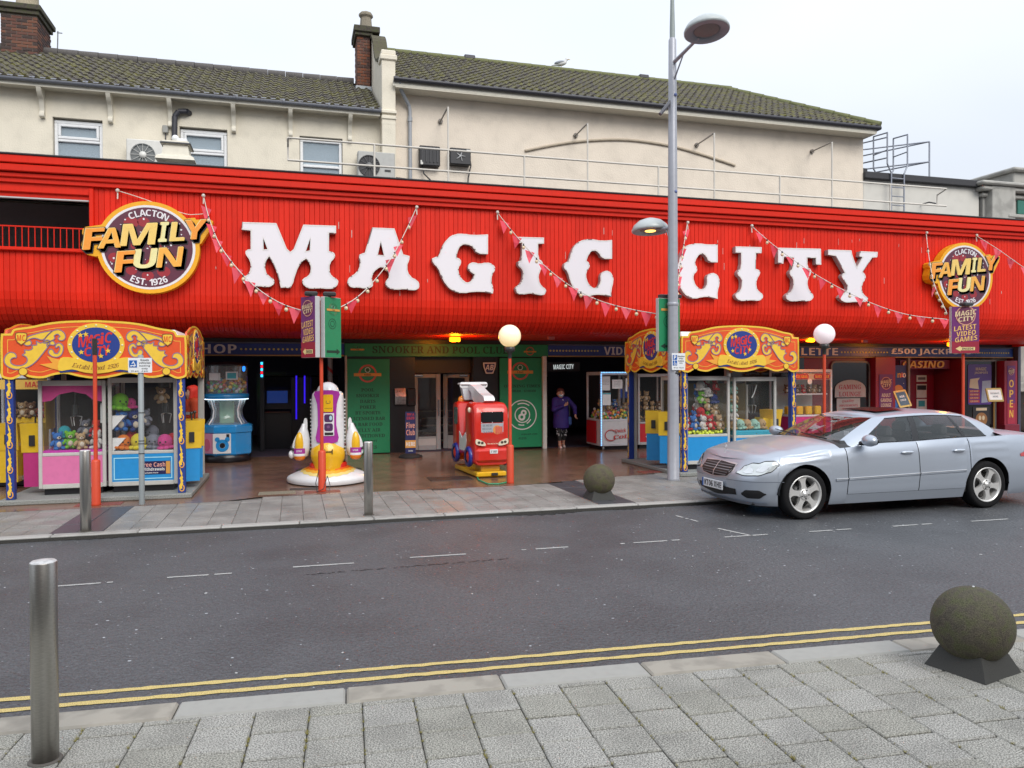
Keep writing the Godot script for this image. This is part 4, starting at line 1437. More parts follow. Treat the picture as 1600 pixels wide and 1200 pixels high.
func build_hall_machines() -> void:
	var blk := mat("cabinet_black",lin(0.012,0.012,0.016),0.3)
	# ball tower machine inside the left opening
	var sky := mat("toy_blue",lin(0.015,0.26,0.62),0.3,{"coat": 0.5})
	var wh := mat("gloss_white",lin(0.72,0.72,0.73),0.25,{"coat": 0.5})
	var t := thing("ball_machine","light blue waisted ball machine with clear drum of coloured balls behind left kiosk","arcade machine",V(-1.40,0.1,-17.7))
	part("foot",B.new().lathe([W(0.0,0.0),W(0.5,0.0),W(0.5,0.16),W(0.0,0.16)],20).done(),blk,t)
	part("base",B.new().lathe([W(0.50,0.14),W(0.545,0.18),W(0.545,0.62),W(0.57,0.64),W(0.57,0.76),W(0.5,0.8),W(0.0,0.8)],8,Transform3D(Basis(Vector3.UP,PI / 8),Vector3.ZERO),false).done(),sky,t)
	part("front_panel",bx(V(-0.06,0.41,0.512),V(0.36,0.42,0.02),0.005),wh,t)
	var pr := B.new()
	pr.slab(oval(W(-0.05,0.37),0.13,0.13,22),0.524,0.53,Transform3D(),[oval(W(-0.05,0.37),0.06,0.06,18)])
	pr.slab(oval(W(-0.15,0.50),0.05,0.05,14),0.524,0.53)
	pr.slab(oval(W(0.05,0.50),0.05,0.05,14),0.524,0.53)
	part("bear_print",pr.done(),sky,t)
	part("prize_hole",B.new().slab(oval(W(-0.05,0.37),0.055,0.055,18),0.523,0.527).done(),blk,t)
	part("coin_slot",bx(V(0.06,0.56,0.524),V(0.06,0.1,0.01)),blk,t)
	var sx := Transform3D(Basis(Vector3.UP,-PI / 4),Vector3.ZERO)
	part("side_panel",B.new().box(V(0,0.41,0.512),V(0.36,0.42,0.02),0.005,sx).done(),mat("panel_pink",lin(0.66,0.25,0.38),0.4),t)
	part("pig_print",B.new().slab(oval(W(0,0.38),0.11,0.13,20),0.524,0.53,sx).done(),mat("pig_pink",lin(0.6,0.12,0.22),0.4),t)
	part("waist_glass",B.new().lathe([W(0.44,0.8),W(0.33,0.95),W(0.32,1.1),W(0.4,1.33)],20).done(),mat("clear_plastic",Color(0.9,0.95,0.95),0.05,{"alpha": 0.14}),t)
	for k in 4:
		var a := PI / 4 + k * PI / 2
		var d := V(cos(a),0,sin(a))
		part("curved_leg",B.new().tube([d * 0.47 + V(0,0.8,0),d * 0.36 + V(0,0.95,0),d * 0.34 + V(0,1.1,0),d * 0.42 + V(0,1.33,0)],0.018,8).done(),wh,t)
	part("inner_tower",bx(V(0,1.05,-0.05),V(0.3,0.5,0.06),0.02),mat("tower_green",lin(0.22,0.4,0.25),0.5),t)
	part("ring",B.new().lathe([W(0.32,1.33),W(0.46,1.35),W(0.46,1.44),W(0.42,1.46),W(0.0,1.46)],22).done(),sky,t)
	part("ring_light",B.new().lathe([W(0.35,1.325),W(0.45,1.33),W(0.45,1.345)],22).done(),mat("light_strip",lin(0.8,0.9,1.0),0.3,{"glow": 1.2,"glow_col": Color(0.85,0.95,1.0),"grain": null}),t)
	part("drum",B.new().lathe([W(0.43,1.46),W(0.43,2.05)],22).done(),mat("clear_plastic",Color(0.9,0.95,0.95),0.05,{"alpha": 0.14}),t)
	part("lid",B.new().lathe([W(0.45,2.05),W(0.45,2.12),W(0.0,2.14)],22).done(),blk,t)
	part("notice",bx(V(0.14,1.84,0.44),V(0.24,0.17,0.008)),wh,t)
	part("notice_print",bx(V(0.14,1.84,0.446),V(0.18,0.12,0.006)),mat("print_teal",lin(0.05,0.35,0.42),0.5),t)
	part("notice",bx(V(-0.2,1.82,0.40),V(0.22,0.15,0.008)),wh,t)
	var spots := []
	var cols := []
	var pal := [lin(0.7,0.12,0.08),lin(0.75,0.35,0.05),lin(0.6,0.6,0.65),lin(0.1,0.35,0.5),lin(0.12,0.5,0.12),lin(0.7,0.55,0.08),lin(0.65,0.2,0.4)]
	for i in 240:
		var a := rng.randf() * TAU
		var r := 0.39 * sqrt(rng.randf())
		spots.append(place(V(-1.40 + cos(a) * r,1.6 + rng.randf() * (0.2 + 0.1 * rng.randf()),-17.7 + sin(a) * r)))
		cols.append(pal[rng.randi() % 7].srgb_to_linear())
	var ballm := B.new().ball(Vector3.ZERO,Vector3.ONE * 0.038,10,6).done()
	var vball := mat("ball_plastic",Color(1,1,1),0.35,{"vcol": true,"grain": null})
	var hp := many(numbered("drum_balls"),ballm,vball,spots,self,cols)
	tag(hp,"heap of small coloured balls in the clear drum of the blue machine","balls")
	# glass ball cabinet beside the woman
	var c := cabinet("ball_cabinet","white framed cabinet with papers on its glass and coloured balls right of the woman",V(7.60,0.1,-17.75),0.0,0.92,0.95,1.9,0.70,mat("cab_white",lin(0.58,0.6,0.64),0.4),mat("cab_panel_white",lin(0.62,0.62,0.64),0.35))
	var paper := mat("paper",lin(0.7,0.72,0.74),0.7)
	for q in [[-0.33,1.62,0.22,0.34],[-0.03,1.6,0.27,0.22],[0.3,1.58,0.22,0.32],[-0.31,1.24,0.21,0.3]]:
		part("notice",bx(V(q[0],q[1],0.485),V(q[2],q[3],0.006)),paper,c)
	part("notice_heading",bx(V(-0.31,1.37,0.49),V(0.21,0.03,0.006)),mat("print_teal",lin(0.05,0.35,0.42),0.5),c)
	for q in [[-0.03,1.6],[0.3,1.6],[-0.33,1.64]]:
		var ln := []
		for i in 4:
			ln.append(["please read the notice here",W(q[0],q[1] + 0.06 - i * 0.035),0.17,0.016])
		part("lettering",lettering(ln,0.4895),mat("print_grey",lin(0.15,0.15,0.17),0.6),c)
	part("lettering",lettering([["Quick",W(0.05,0.46),0.3,0.11,0.05,0.25,"serif"],["Coin",W(0.12,0.33),0.5,0.10,0.05,0.25,"serif"]],0.492),mat("print_red",lin(0.55,0.03,0.03),0.5),c)
	part("swirl",B.new().stripe(oval(W(-0.2,0.36),0.15,0.13,20,0.4,5.6),0.02,0.492,false).done(),mat("print_red",lin(0.55,0.03,0.03),0.5),c)
	var led := mat("led_blue",lin(0.3,0.6,1.0),0.3,{"glow": 1.5,"glow_col": Color(0.45,0.75,1.0),"grain": null})
	var lb := B.new()
	for i in 44:
		lb.box(V(-0.45,0.12 + i * 0.04,0.484),V(0.018,0.018,0.01))
	for i in 22:
		lb.box(V(-0.44 + i * 0.042,1.885,0.484),V(0.018,0.018,0.01))
	part("led_lights",lb.done(),led,c)
	for k in [-0.38,0.38]:
		part("castor",B.new().bar(V(k - 0.02,0.05,0.4),V(k + 0.02,0.05,0.4),0.05,0.05,14).done(),mat("castor_grey",lin(0.3,0.3,0.3),0.4),c)
	part("side_panel_red",bx(V(-0.475,0.42,-0.1),V(0.02,0.55,0.6)),mat("panel_red",lin(0.5,0.02,0.03),0.3),c)
	spots = []
	cols = []
	for i in 330:
		spots.append(place(V(7.60 + rng.randf_range(-0.4,0.4),0.84 + rng.randf() * 0.14 + (0.12 * rng.randf() if rng.randf() < 0.4 else 0.0),-17.75 + rng.randf_range(-0.4,0.42))))
		cols.append(pal[rng.randi() % 7].srgb_to_linear())
	hp = many(numbered("cabinet_balls"),ballm,vball,spots,self,cols)
	tag(hp,"bed of coloured balls inside the white framed cabinet","balls")
	for i in 10:
		toy("bear",["tan","tan","blue","grey"][i % 4],V(7.32 + (i % 5) * 0.15,0.98 + 0.08 * (i % 3),-17.55 - 0.25 * (i / 5)),0.55,"%s soft toy, %s, in the %s row on the white framed cabinet's balls" % [["tan","tan","blue","grey"][i % 4],nth[i % 5],"front" if i < 5 else "back"],"toys in the white framed cabinet")
	# red cabinet next to it, behind the kiosk post
	var c2 := cabinet("prize_cabinet","cabinet with red WIN panel half hidden behind the right kiosk post",V(8.65,0.1,-17.8),0.0,1.0,0.95,1.85,0.62,mat("cab_silver",lin(0.4,0.4,0.41),0.35),mat("panel_red",lin(0.5,0.02,0.03),0.3))
	part("lettering",lettering([["WIN",W(-0.1,0.36),0.32,0.15]],0.492),mat("print_white",lin(0.72,0.73,0.72),0.5),c2)
	part("smile",B.new().stripe(oval(W(-0.1,0.4),0.22,0.2,16,3.6,5.9),0.025,0.492,false).done(),mat("print_white",lin(0.72,0.73,0.72),0.5),c2)
	for i in 10:
		toy("bear",["tan","brown","tan"][i % 3],V(8.35 + (i % 4) * 0.2,0.75 + 0.25 * (i / 4),-17.75),0.8,"soft toy, %s in the %s row of the red WIN cabinet" % [nth[i % 4],["bottom","middle","top"][i / 4]],"toys in the red WIN cabinet")
	# black game cabinets and lights deep in the hall
	var neon := thing("neon_display","pair of green neon edged screens glowing deep in the dark hall","screen")
	var ng := mat("neon_green",lin(0.05,0.8,0.1),0.4,{"glow": 0.8,"glow_col": Color(0.1,0.95,0.2),"grain": null})
	neon_frame(neon,"neon_frame_light",-0.837,1.334,-0.605,1.827,-21.5,0.025,ng)
	neon_frame(neon,"neon_frame_light",-0.576,1.33,-0.311,1.825,-21.5,0.025,ng)
	part("screen_body",bx(V(-0.577,1.1,-21.85),V(0.75,1.9,0.5)),blk,neon)
	var pl := thing("purple_tubes","two upright purple light tubes in the dark hall behind the rocket","lamp")
	var np := mat("neon_purple",lin(0.12,0.05,0.6),0.4,{"glow": 0.55,"glow_col": Color(0.22,0.12,0.95),"grain": null})
	part("light_tube",B.new().bar(V(0.059,0.823,-20.5),V(0.067,1.942,-20.5),0.02).done(),np,pl)
	part("light_tube",B.new().bar(V(0.269,1.231,-20.5),V(0.273,1.941,-20.5),0.02).done(),np,pl)
	part("machine_body",bx(V(0.177,1.0,-20.85),V(0.5,1.8,0.4)),blk,pl)
	var st := thing("light_strip","short upright strip of blue and red lights in the dark hall","lamp")
	var lz := -19.5
	for i in 5:
		part("strip_light",bx(V(-0.739,2.24 - i * 0.075,lz),V(0.05,0.06,0.03)),[mat("led_cyan",lin(0.1,0.5,0.9),0.3,{"glow": 1.4,"glow_col": Color(0.2,0.75,1.0),"grain": null}),mat("led_red",lin(0.8,0.05,0.1),0.3,{"glow": 1.0,"glow_col": Color(1.0,0.1,0.15),"grain": null})][i % 2],st)
	part("mount",bx(V(-0.739,1.2,lz - 0.1),V(0.1,2.2,0.08)),blk,st)
	single("blue_spot",B.new().ball(Vector3.ZERO,V(0.035,0.07,0.03),10,6).done(),mat("led_blue2",lin(0.05,0.3,0.9),0.3,{"glow": 1.8,"glow_col": Color(0.1,0.5,1.0),"grain": null}),"small blue spot lamp above the blue ball machine","lamp",place(V(-1.119,2.108,-19)))
	for k in 5:
		var px: Array = [[0.0,-22.5],[0.75,-20.0],[-0.4,-20.4],[7.0,-22.0],[9.5,-21.0]][k]
		var g := thing("game_cabinet",["upright black game cabinet deep behind the neon screens","black game cabinet just inside the left opening beside the post","black game cabinet behind the blue ball machine","upright black game cabinet deep behind the woman","dark game cabinet behind the red WIN cabinet"][k],"arcade machine",V(px[0],0.1,px[1]))
		var pf := PackedVector2Array([W(0,0),W(0.7,0),W(0.75,0.9),W(0.5,1.0),W(0.4,1.5),W(0.6,1.8),W(0.0,1.85)])
		part("body",B.new().slab(pf,-0.33,0.33,Transform3D(Basis(Vector3.UP,-PI / 2),V(0,0,-0.4))).done(),blk,g)
		part("screen",bx(V(0,1.26,0.06),V(0.5,0.4,0.02)),mat("screen_dim_%d" % (k % 2),lin(0.02,0.04,0.1),0.2,{"glow": 0.10,"glow_col": [Color(0.15,0.35,0.8),Color(0.6,0.3,0.15)][k % 2],"grain": null}),g)
		part("control_deck",bx(V(0,0.93,0.25),V(0.62,0.04,0.25),0.01),mat("deck",lin(0.12,0.05,0.03),0.4),g)
	var bs := thing("barber_post","red and white spiral post rising inside the opening behind the rocket","post")
	part("post",B.new().bar(V(0.831,0.1,-18.6),V(0.831,2.4,-18.6),0.06,0.06,14).done(),mat("post_pale",lin(0.35,0.33,0.33),0.4),bs)
	var sp := B.new()
	for i in 60:
		var a := i * 0.35
		var b2 := (i + 1) * 0.35
		var c0 := V(0.831,0,-18.6)
		sp.quad(c0 + V(cos(a) * 0.063,1.3 + i * 0.018,sin(a) * 0.063),c0 + V(cos(b2) * 0.063,1.318 + i * 0.018,sin(b2) * 0.063),c0 + V(cos(b2) * 0.063,1.40 + i * 0.018,sin(b2) * 0.063),c0 + V(cos(a) * 0.063,1.382 + i * 0.018,sin(a) * 0.063))
	part("red_spiral",sp.done(),mat("spiral_red",lin(0.5,0.03,0.03),0.4,{"two": true}),bs)
	var ics := thing("hanging_sign","dark hanging sign with white letters MAGIC CITY inside the right opening","sign",V(6.834,2.145,-18.9))
	part("panel",bx(V(-0.1,0,-0.02),V(1.0,0.24,0.03)),blk,ics)
	part("lettering",lettering([["MAGIC CITY",W(-0.06,0),0.56,0.12,0.03]],0.0),mat("letter_lit",lin(0.7,0.72,0.72),0.4,{"glow": 0.35,"glow_col": Color(0.9,0.95,0.95),"grain": null}),ics)

# a glass prize cabinet: plinth, panel, posts, panes, header
func cabinet(called: String,label: String,at: Vector3,turn: float,w: float,d: float,h: float,base: float,frame: Material,panel: Material) -> Node3D:
	var c := thing(called,label,"arcade machine",at,turn)
	var blk := mat("cabinet_black",lin(0.012,0.012,0.016),0.3)
	part("foot",bx(V(0,0.05,0),V(w - 0.12,0.1,d - 0.14)),blk,c)
	var f := B.new()
	var t := 0.05
	for x in [-1,1]:
		for zz in [-1,1]:
			f.box(V(x * (w / 2 - t / 2),(h + 0.1) / 2,zz * (d / 2 - t / 2)),V(t,h - 0.1,t),0.008)
	for zz in [-1,1]:
		f.box(V(0,0.13,zz * (d / 2 - t / 2 - 0.001)),V(w - 2 * t,0.07,t),0.008)
		f.box(V(0,base + 0.02,zz * (d / 2 - t / 2 - 0.001)),V(w - 2 * t,0.05,t),0.008)
		f.box(V(0,h - 0.04,zz * (d / 2 - t / 2 - 0.001)),V(w - 2 * t,0.08,t),0.008)
	for x in [-1,1]:
		f.box(V(x * (w / 2 - t / 2 - 0.001),0.13,0),V(t,0.07,d - 2 * t),0.008)
		f.box(V(x * (w / 2 - t / 2 - 0.001),base + 0.02,0),V(t,0.05,d - 2 * t),0.008)
		f.box(V(x * (w / 2 - t / 2 - 0.001),h - 0.04,0),V(t,0.08,d - 2 * t),0.008)
	part("frame",f.done(),frame,c)
	part("lower_panel",bx(V(0,(base + 0.16) / 2,d / 2 - 0.012),V(w - 0.1,base - 0.17,0.012)),panel,c)
	for x in [-1,1]:
		part("side_panel",bx(V(x * (w / 2 - 0.02),(base + 0.16) / 2,0),V(0.012,base - 0.17,d - 0.1)),panel,c)
	part("bed",bx(V(0,base - 0.01,0),V(w - 0.08,0.02,d - 0.08)),blk,c)
	part("roof",bx(V(0,h - 0.015,0),V(w - 0.1,0.02,d - 0.1)),blk,c)
	var glass := mat("cabinet_glass",Color(0.95,0.98,0.97),0.02,{"alpha": 0.01,"spec": 0.35})
	part("pane",bx(V(0,(base + h) / 2,d / 2 - 0.02),V(w - 0.1,h - base - 0.1,0.006)),glass,c)
	for x in [-1,1]:
		part("pane",bx(V(x * (w / 2 - 0.025),(base + h) / 2,0),V(0.006,h - base - 0.1,d - 0.1)),glass,c)
	return c

# soft toys: two kinds, built once and then copied in other colours
var toy_first := {}
var nth := ["leftmost","second from left","third from left","fourth from left","fifth from left","sixth from left","rightmost"]
func toy(kind: String,colour: String,at: Vector3,s: float,label: String,group: String) -> void:
	var pal := {"tan": [0.5,0.34,0.18],"brown": [0.2,0.1,0.05],"blue": [0.03,0.16,0.5],"grey": [0.2,0.21,0.26],"orange": [0.75,0.2,0.02],"yellow": [0.75,0.62,0.04],"pink": [0.7,0.07,0.3],"red": [0.55,0.02,0.03],"green": [0.18,0.5,0.03],"white": [0.66,0.64,0.62],"navy": [0.02,0.04,0.2],"mint": [0.35,0.6,0.5],"teal": [0.03,0.35,0.42]}
	var c: Array = pal[colour]
	var m := mat("plush_" + colour,lin(c[0],c[1],c[2]),0.95,{"grain": "cloth","scale": 3.0})
	var dark := mat("plush_eye",lin(0.01,0.01,0.012),0.3)
	var pale := mat("plush_pale",lin(0.7,0.62,0.5),0.95,{"grain": "cloth","scale": 3.0})
	var xf := Transform3D(Basis(Vector3.UP,rng.randf_range(-0.6,0.6)) * Basis(Vector3.BACK,rng.randf_range(-0.15,0.15)),at)
	xf.basis = xf.basis.scaled(Vector3.ONE * s)
	if toy_first.has(kind):
		var d := dup(toy_first[kind],xf,label,group)
		d.get_child(0).material_override = m
		return
	var o := thing("octopus_toy" if kind == "octopus" else "soft_toy",label,"soft toy",Vector3.ZERO,0.0,group)
	o.transform = xf
	toy_first[kind] = o
	var b := B.new()
	var e := B.new()
	if kind == "octopus":
		b.ball(V(0,0.13,0),V(0.11,0.12,0.11),16,10)
		for i in 8:
			var a := TAU * (i + 0.5) / 8
			b.ball(V(cos(a) * 0.1,0.035,sin(a) * 0.1),V(0.055,0.035,0.055),10,6)
		for k in [-1,1]:
			e.ball(V(k * 0.04,0.13,0.105),V(0.014,0.014,0.008),8,6)
		e.tube([V(-0.02,0.1,0.107),V(0,0.092,0.109),V(0.02,0.1,0.107)],0.004,5)
	else:
		b.ball(V(0,0.1,0),V(0.085,0.1,0.075),14,8)
		b.ball(V(0,0.245,0.01),V(0.085,0.075,0.075),14,8)
		for k in [-1,1]:
			b.ball(V(k * 0.065,0.305,0),V(0.032,0.034,0.02),10,6)
			b.ball(V(k * 0.1,0.13,0.03),V(0.035,0.065,0.035),10,6,Basis(Vector3.BACK,k * 0.6))
			b.ball(V(k * 0.06,0.03,0.07),V(0.04,0.035,0.065),10,6)
			e.ball(V(k * 0.03,0.262,0.08),V(0.009,0.011,0.008),8,5)
		e.ball(V(0,0.235,0.098),V(0.015,0.011,0.01),8,5)
	part("body",b.done(),m,o)
	part("face",e.done(),dark,o)
	if kind != "octopus":
		part("muzzle",B.new().ball(V(0,0.225,0.07),V(0.038,0.03,0.03),10,6).ball(V(0,0.1,0.045),V(0.05,0.06,0.04),10,6).done(),pale,o)

# purple poster with the round arcade logo
func round_logo(parent: Node3D,c: Vector2,r: float,z: float) -> void:
	var ring := mat("logo_ring",lin(0.6,0.28,0.2),0.5)
	part("logo_disc",B.new().slab(oval(c,r,r,24),z - 0.002,z).done(),mat("logo_plum",lin(0.14,0.02,0.07),0.5),parent)
	part("logo_ring",B.new().stripe(oval(c,r * 0.94,r * 0.94,24),r * 0.1,z + 0.002).done(),ring,parent)
	part("logo_letters",lettering([["MAGIC",c + W(0,r * 0.24),r * 2.1,r * 0.5,0.12,0.2],["CITY",c + W(r * 0.05,-r * 0.33),r * 1.6,r * 0.46,0.12,0.2]],z + 0.005),mat("logo_cream",lin(0.72,0.55,0.33),0.5),parent)

func build_right_shop() -> void:
	var maroon := mat("maroon",lin(0.26,0.012,0.035),0.4)
	var maroon2 := mat("maroon_dark",lin(0.18,0.01,0.028),0.4)
	var blk := mat("window_black",lin(0.012,0.012,0.014),0.12)
	var trim := mat("window_trim",lin(0.20,0.20,0.19),0.5)
	var plum := mat("poster_plum",lin(0.14,0.02,0.14),0.4)
	var gold := mat("poster_gold",lin(0.75,0.42,0.06),0.4)
	var cream := mat("poster_cream",lin(0.72,0.62,0.42),0.5)
	var wh := mat("print_white",lin(0.72,0.73,0.72),0.5)
	var s := thing("gaming_lounge_front","maroon gaming lounge shopfront with dark windows under the ROULETTE fascia","shopfront")
	part("window_wall",bx(V(12.4,1.25,-18.3),V(2.4,2.3,0.1)),blk,s)
	part("window",B.new().slab(round_rect(14.47,0.5,15.74,2.27,0.15),-18.26,-18.22).done(),blk,s)
	part("window_frame",B.new().stripe(round_rect(14.47,0.5,15.74,2.27,0.15),0.05,-18.214).done(),trim,s)
	part("window_surround",bx(V(15.0,1.25,-18.29),V(2.8,2.3,0.06)),maroon2,s)
	part("lower_wall",bx(V(15.0,0.3,-18.24),V(2.8,0.4,0.06)),maroon,s)
	part("pillar",bx(V(16.13,1.25,-18.15),V(0.68,2.3,0.24),0.01),maroon,s)
	part("pillar",bx(V(20.6,1.2,-18.12),V(0.5,2.2,0.28),0.01),maroon,s)
	part("pillar_base",bx(V(20.6,0.25,-18.1),V(0.56,0.3,0.34),0.01),maroon2,s)
	part("post",bx(V(17.05,1.25,-18.18),V(0.07,2.3,0.08),0.005),trim,s)
	part("lobby_wall",bx(V(18.0,1.25,-19.3),V(2.2,2.3,0.06)),maroon,s)
	part("lobby_wall",bx(V(19.05,1.25,-18.75),V(0.06,2.3,1.0)),maroon2,s)
	part("inner_door",bx(V(17.75,1.05,-19.25),V(0.62,1.9,0.05),0.01),blk,s)
	part("door_sign",bx(V(17.75,0.95,-19.21),V(0.36,0.28,0.02)),mat("door_sign_grey",lin(0.12,0.12,0.16),0.4),s)
	part("lettering",lettering([["OVER 18",W(17.75,0.99),0.28,0.06],["ONLY",W(17.75,0.9),0.2,0.06]],-19.195),wh,s)
	part("display_window",bx(V(19.65,1.3,-18.24),V(1.2,2.05,0.06)),blk,s)
	part("window_frame",B.new().stripe(rect(19.06,0.28,20.27,2.31),0.05,-18.2).done(),trim,s)
	part("return_wall",bx(V(20.88,1.25,-18.6),V(0.06,2.3,0.9)),maroon2,s)
	# signs on it
	var a := thing("arched_sign","arched cream sign reading GAMING LOUNGE in red across the dark window","sign")
	var ap := PackedVector2Array([W(14.57,1.27),W(15.6,1.27),W(15.6,1.5)])
	ap.append_array(oval(W(15.085,1.5),0.515,0.26,14,0.0,PI))
	part("panel",B.new().slab(ap,-18.21,-18.2).done(),mat("sign_pale",lin(0.42,0.41,0.40),0.5),a)
	part("lettering",lettering([["GAMING",W(15.07,1.56),0.74,0.13,0.0,0.0,"serif"],["LOUNGE",W(15.07,1.36),0.74,0.13,0.0,0.0,"serif"]],-18.196),mat("print_crimson",lin(0.36,0.02,0.05),0.5),a)
	var q := thing("window_sign","square pale sign reading Quality Amusements Centre below the arched sign","sign")
	part("panel",bx(V(15.02,1.06,-18.205),V(0.78,0.36,0.01)),mat("sign_pale",lin(0.42,0.41,0.40),0.5),q)
	part("lettering",lettering([["Quality",W(15.0,1.16),0.4,0.09,0.05,0.2,"serif"],["AMUSEMENTS",W(15.02,1.04),0.62,0.06],["CENTRE",W(15.02,0.95),0.4,0.05]],-18.198),mat("print_crimson",lin(0.36,0.02,0.05),0.5),q)
	var p := thing("pillar_poster","purple poster reading ADULT GAMING LOUNGE £500 on the maroon pillar","poster")
	part("sheet",bx(V(16.13,1.28,-18.02),V(0.46,1.26,0.01)),plum,p)
	round_logo(group_part("logo",p),W(16.13,1.66),0.18,-18.012)
	part("lettering",lettering([["ADULT",W(16.13,1.32),0.3,0.1],["GAMING",W(16.13,1.18),0.37,0.1],["LOUNGE",W(16.13,1.04),0.34,0.1],["£500",W(16.13,0.84),0.34,0.13],["JACKPOT",W(16.13,0.71),0.36,0.08]],-18.012),cream,p)
	var bp := thing("window_poster","tall blue and orange bingo poster in the window beside the door","poster")
	part("sheet",bx(V(16.75,1.42,-18.2),V(0.5,1.5,0.01)),mat("poster_navy",lin(0.03,0.03,0.16),0.4),bp)
	part("orange_ball",B.new().slab(oval(W(16.72,1.44),0.17,0.17,20),-18.196,-18.19).done(),mat("poster_orange",lin(0.6,0.25,0.04),0.4),bp)
	part("blue_ball",B.new().slab(oval(W(16.62,1.12),0.14,0.16,20),-18.196,-18.188).done(),mat("poster_sky",lin(0.03,0.2,0.6),0.4),bp)
	part("orange_ball",B.new().slab(oval(W(16.87,1.18),0.11,0.11,20),-18.196,-18.188).done(),mat("poster_coral",lin(0.6,0.16,0.08),0.4),bp)
	var bg := []
	for i in 5:
		part("lettering",lettering([["bingo"[i],W(16.56 + i * 0.09,1.88 + 0.01 * (i % 2)),0.0,0.13]],-18.19),[mat("poster_lime",lin(0.3,0.55,0.05),0.4),mat("poster_sky",lin(0.03,0.2,0.6),0.4),gold,mat("poster_coral",lin(0.6,0.16,0.08),0.4),wh][i],bp)
	part("stars",B.new().slab(oval(W(16.9,1.65),0.012,0.012,6),-18.194,-18.19).slab(oval(W(16.85,1.0),0.012,0.012,6),-18.194,-18.19).slab(oval(W(16.93,1.4),0.01,0.01,6),-18.194,-18.19).done(),wh,bp)
	var cs := thing("casino_letters","gold slanted letters CASINO above the maroon doorway","sign")
	part("lettering",lettering([["CASINO",W(17.9,2.2),1.5,0.2,0.0,0.2]],-18.5,0.02),gold,cs)
	part("backing",bx(V(17.98,2.2,-18.54),V(1.8,0.26,0.03)),maroon2,cs)
	for k in 3:
		var y: float = [1.78,1.4,0.98][k]
		var nt := thing("door_notice",["small white age limit notice at the top of the maroon doorway wall","white notice with a dark block below the age limit notice","white and blue notice lowest of three on the maroon doorway wall"][k],"notice",V(18.55,y,-19.25))
		part("sheet",bx(Vector3.ZERO,V(0.38,[0.2,0.42,0.34][k],0.01)),wh,nt)
		part("print_block",bx(V(0,[0.0,0.1,0.03][k],0.004),V([0.28,0.34,0.24][k],[0.08,0.14,0.18][k],0.008)),[mat("print_grey",lin(0.15,0.15,0.17),0.6),mat("print_black",lin(0.03,0.03,0.035),0.6),mat("print_teal",lin(0.05,0.35,0.42),0.5)][k],nt)
	var pp := thing("game_poster","large purple jackpot poster with torn-paper panels in the right display window","poster")
	part("sheet",B.new().slab(round_rect(19.22,1.0,20.1,2.2,0.06),-18.205,-18.195).done(),mat("poster_violet",lin(0.10,0.04,0.28),0.35),pp)
	part("pale_panel",B.new().slab(PackedVector2Array([W(19.72,1.05),W(20.05,1.07),W(20.08,1.72),W(19.75,1.7)]),-18.195,-18.19).done(),mat("poster_mist",lin(0.42,0.48,0.6),0.4),pp)
	part("scroll",B.new().slab(PackedVector2Array([W(19.27,1.5),W(19.62,1.46),W(19.58,1.7),W(19.66,1.8),W(19.3,1.76)]),-18.195,-18.189).done(),cream,pp)
	var rr := B.new()
	for i in 4:
		rr.box(V(19.45,1.40 - i * 0.1,-18.192),V(0.4,0.075,0.006))
	part("red_band",rr.done(),mat("print_red",lin(0.55,0.03,0.03),0.5),pp)
	part("lettering",lettering([["£25 NOW",W(19.45,1.4),0.3,0.05],["£50 NOW",W(19.45,1.3),0.3,0.05],["£25 NOW",W(19.45,1.2),0.3,0.05],["£20 NOW",W(19.45,1.1),0.3,0.05],["MAGIC",W(19.7,2.06),0.4,0.09],["JACKPOTS",W(19.7,1.94),0.5,0.08]],-18.185),cream,pp)
	var cp := thing("picture_panel","dark panel with a glowing gold picture below the purple jackpot poster","poster")
	part("sheet",bx(V(19.72,0.62,-18.2),V(0.62,0.62,0.012)),mat("print_black",lin(0.03,0.03,0.035),0.6),cp)
	part("picture",B.new().slab(oval(W(19.72,0.56),0.22,0.2,20),-18.194,-18.188).done(),mat("picture_gold",lin(0.35,0.17,0.06),0.5),cp)
	part("figure",B.new().slab(oval(W(19.66,0.6),0.05,0.07,12),-18.188,-18.184).slab(oval(W(19.79,0.6),0.05,0.07,12),-18.188,-18.184).done(),cream,cp)
	part("header",bx(V(19.72,0.86,-18.192),V(0.4,0.08,0.008)),cream,cp)
	var op := thing("open_banner","purple to red vertical banner reading OPEN on the right maroon pillar","banner")
	part("sheet",bx(V(20.6,1.28,-17.975),V(0.3,1.75,0.01)),plum,op)
	part("lower_sheet",bx(V(20.6,0.72,-17.973),V(0.3,0.62,0.01)),mat("print_crimson",lin(0.36,0.02,0.05),0.5),op)
	round_logo(group_part("logo",op),W(20.6,1.98),0.11,-17.966)
	part("lettering",lettering([["O",W(20.6,1.62),0.17,0.22],["P",W(20.6,1.32),0.15,0.22],["E",W(20.6,1.02),0.13,0.22],["N",W(20.6,0.72),0.15,0.22]],-17.966),gold,op)
	# brass stand signs
	var brass := mat("brass",lin(0.45,0.30,0.10),0.3,{"metal": 0.8,"grain": null})
	for k in 2:
		var at: Vector3 = [V(18.424,1.336,-16.6),V(15.639,1.257,-16.9)][k]
		var g := thing("stand_sign",["brass framed stand sign with white card before the OPEN banner","brass stand with tilted tablet notice before the bingo poster"][k],"sign",V(at.x,0.1,at.z))
		var y := at.y - 0.1
		part("foot",B.new().lathe([W(0.0,0.0),W(0.2,0.0),W(0.19,0.025),W(0.03,0.05),W(0.0,0.05)],20).done(),brass,g)
		part("stem",B.new().bar(V(0,0.04,0),V(0,y - 0.1,0),0.018,0.018,10).done(),brass,g)
		var tx := Transform3D(Basis(Vector3.RIGHT,-0.25) if k == 0 else Basis(Vector3.BACK,0.12) * Basis(Vector3.RIGHT,-0.4),V(0,y,0.02))
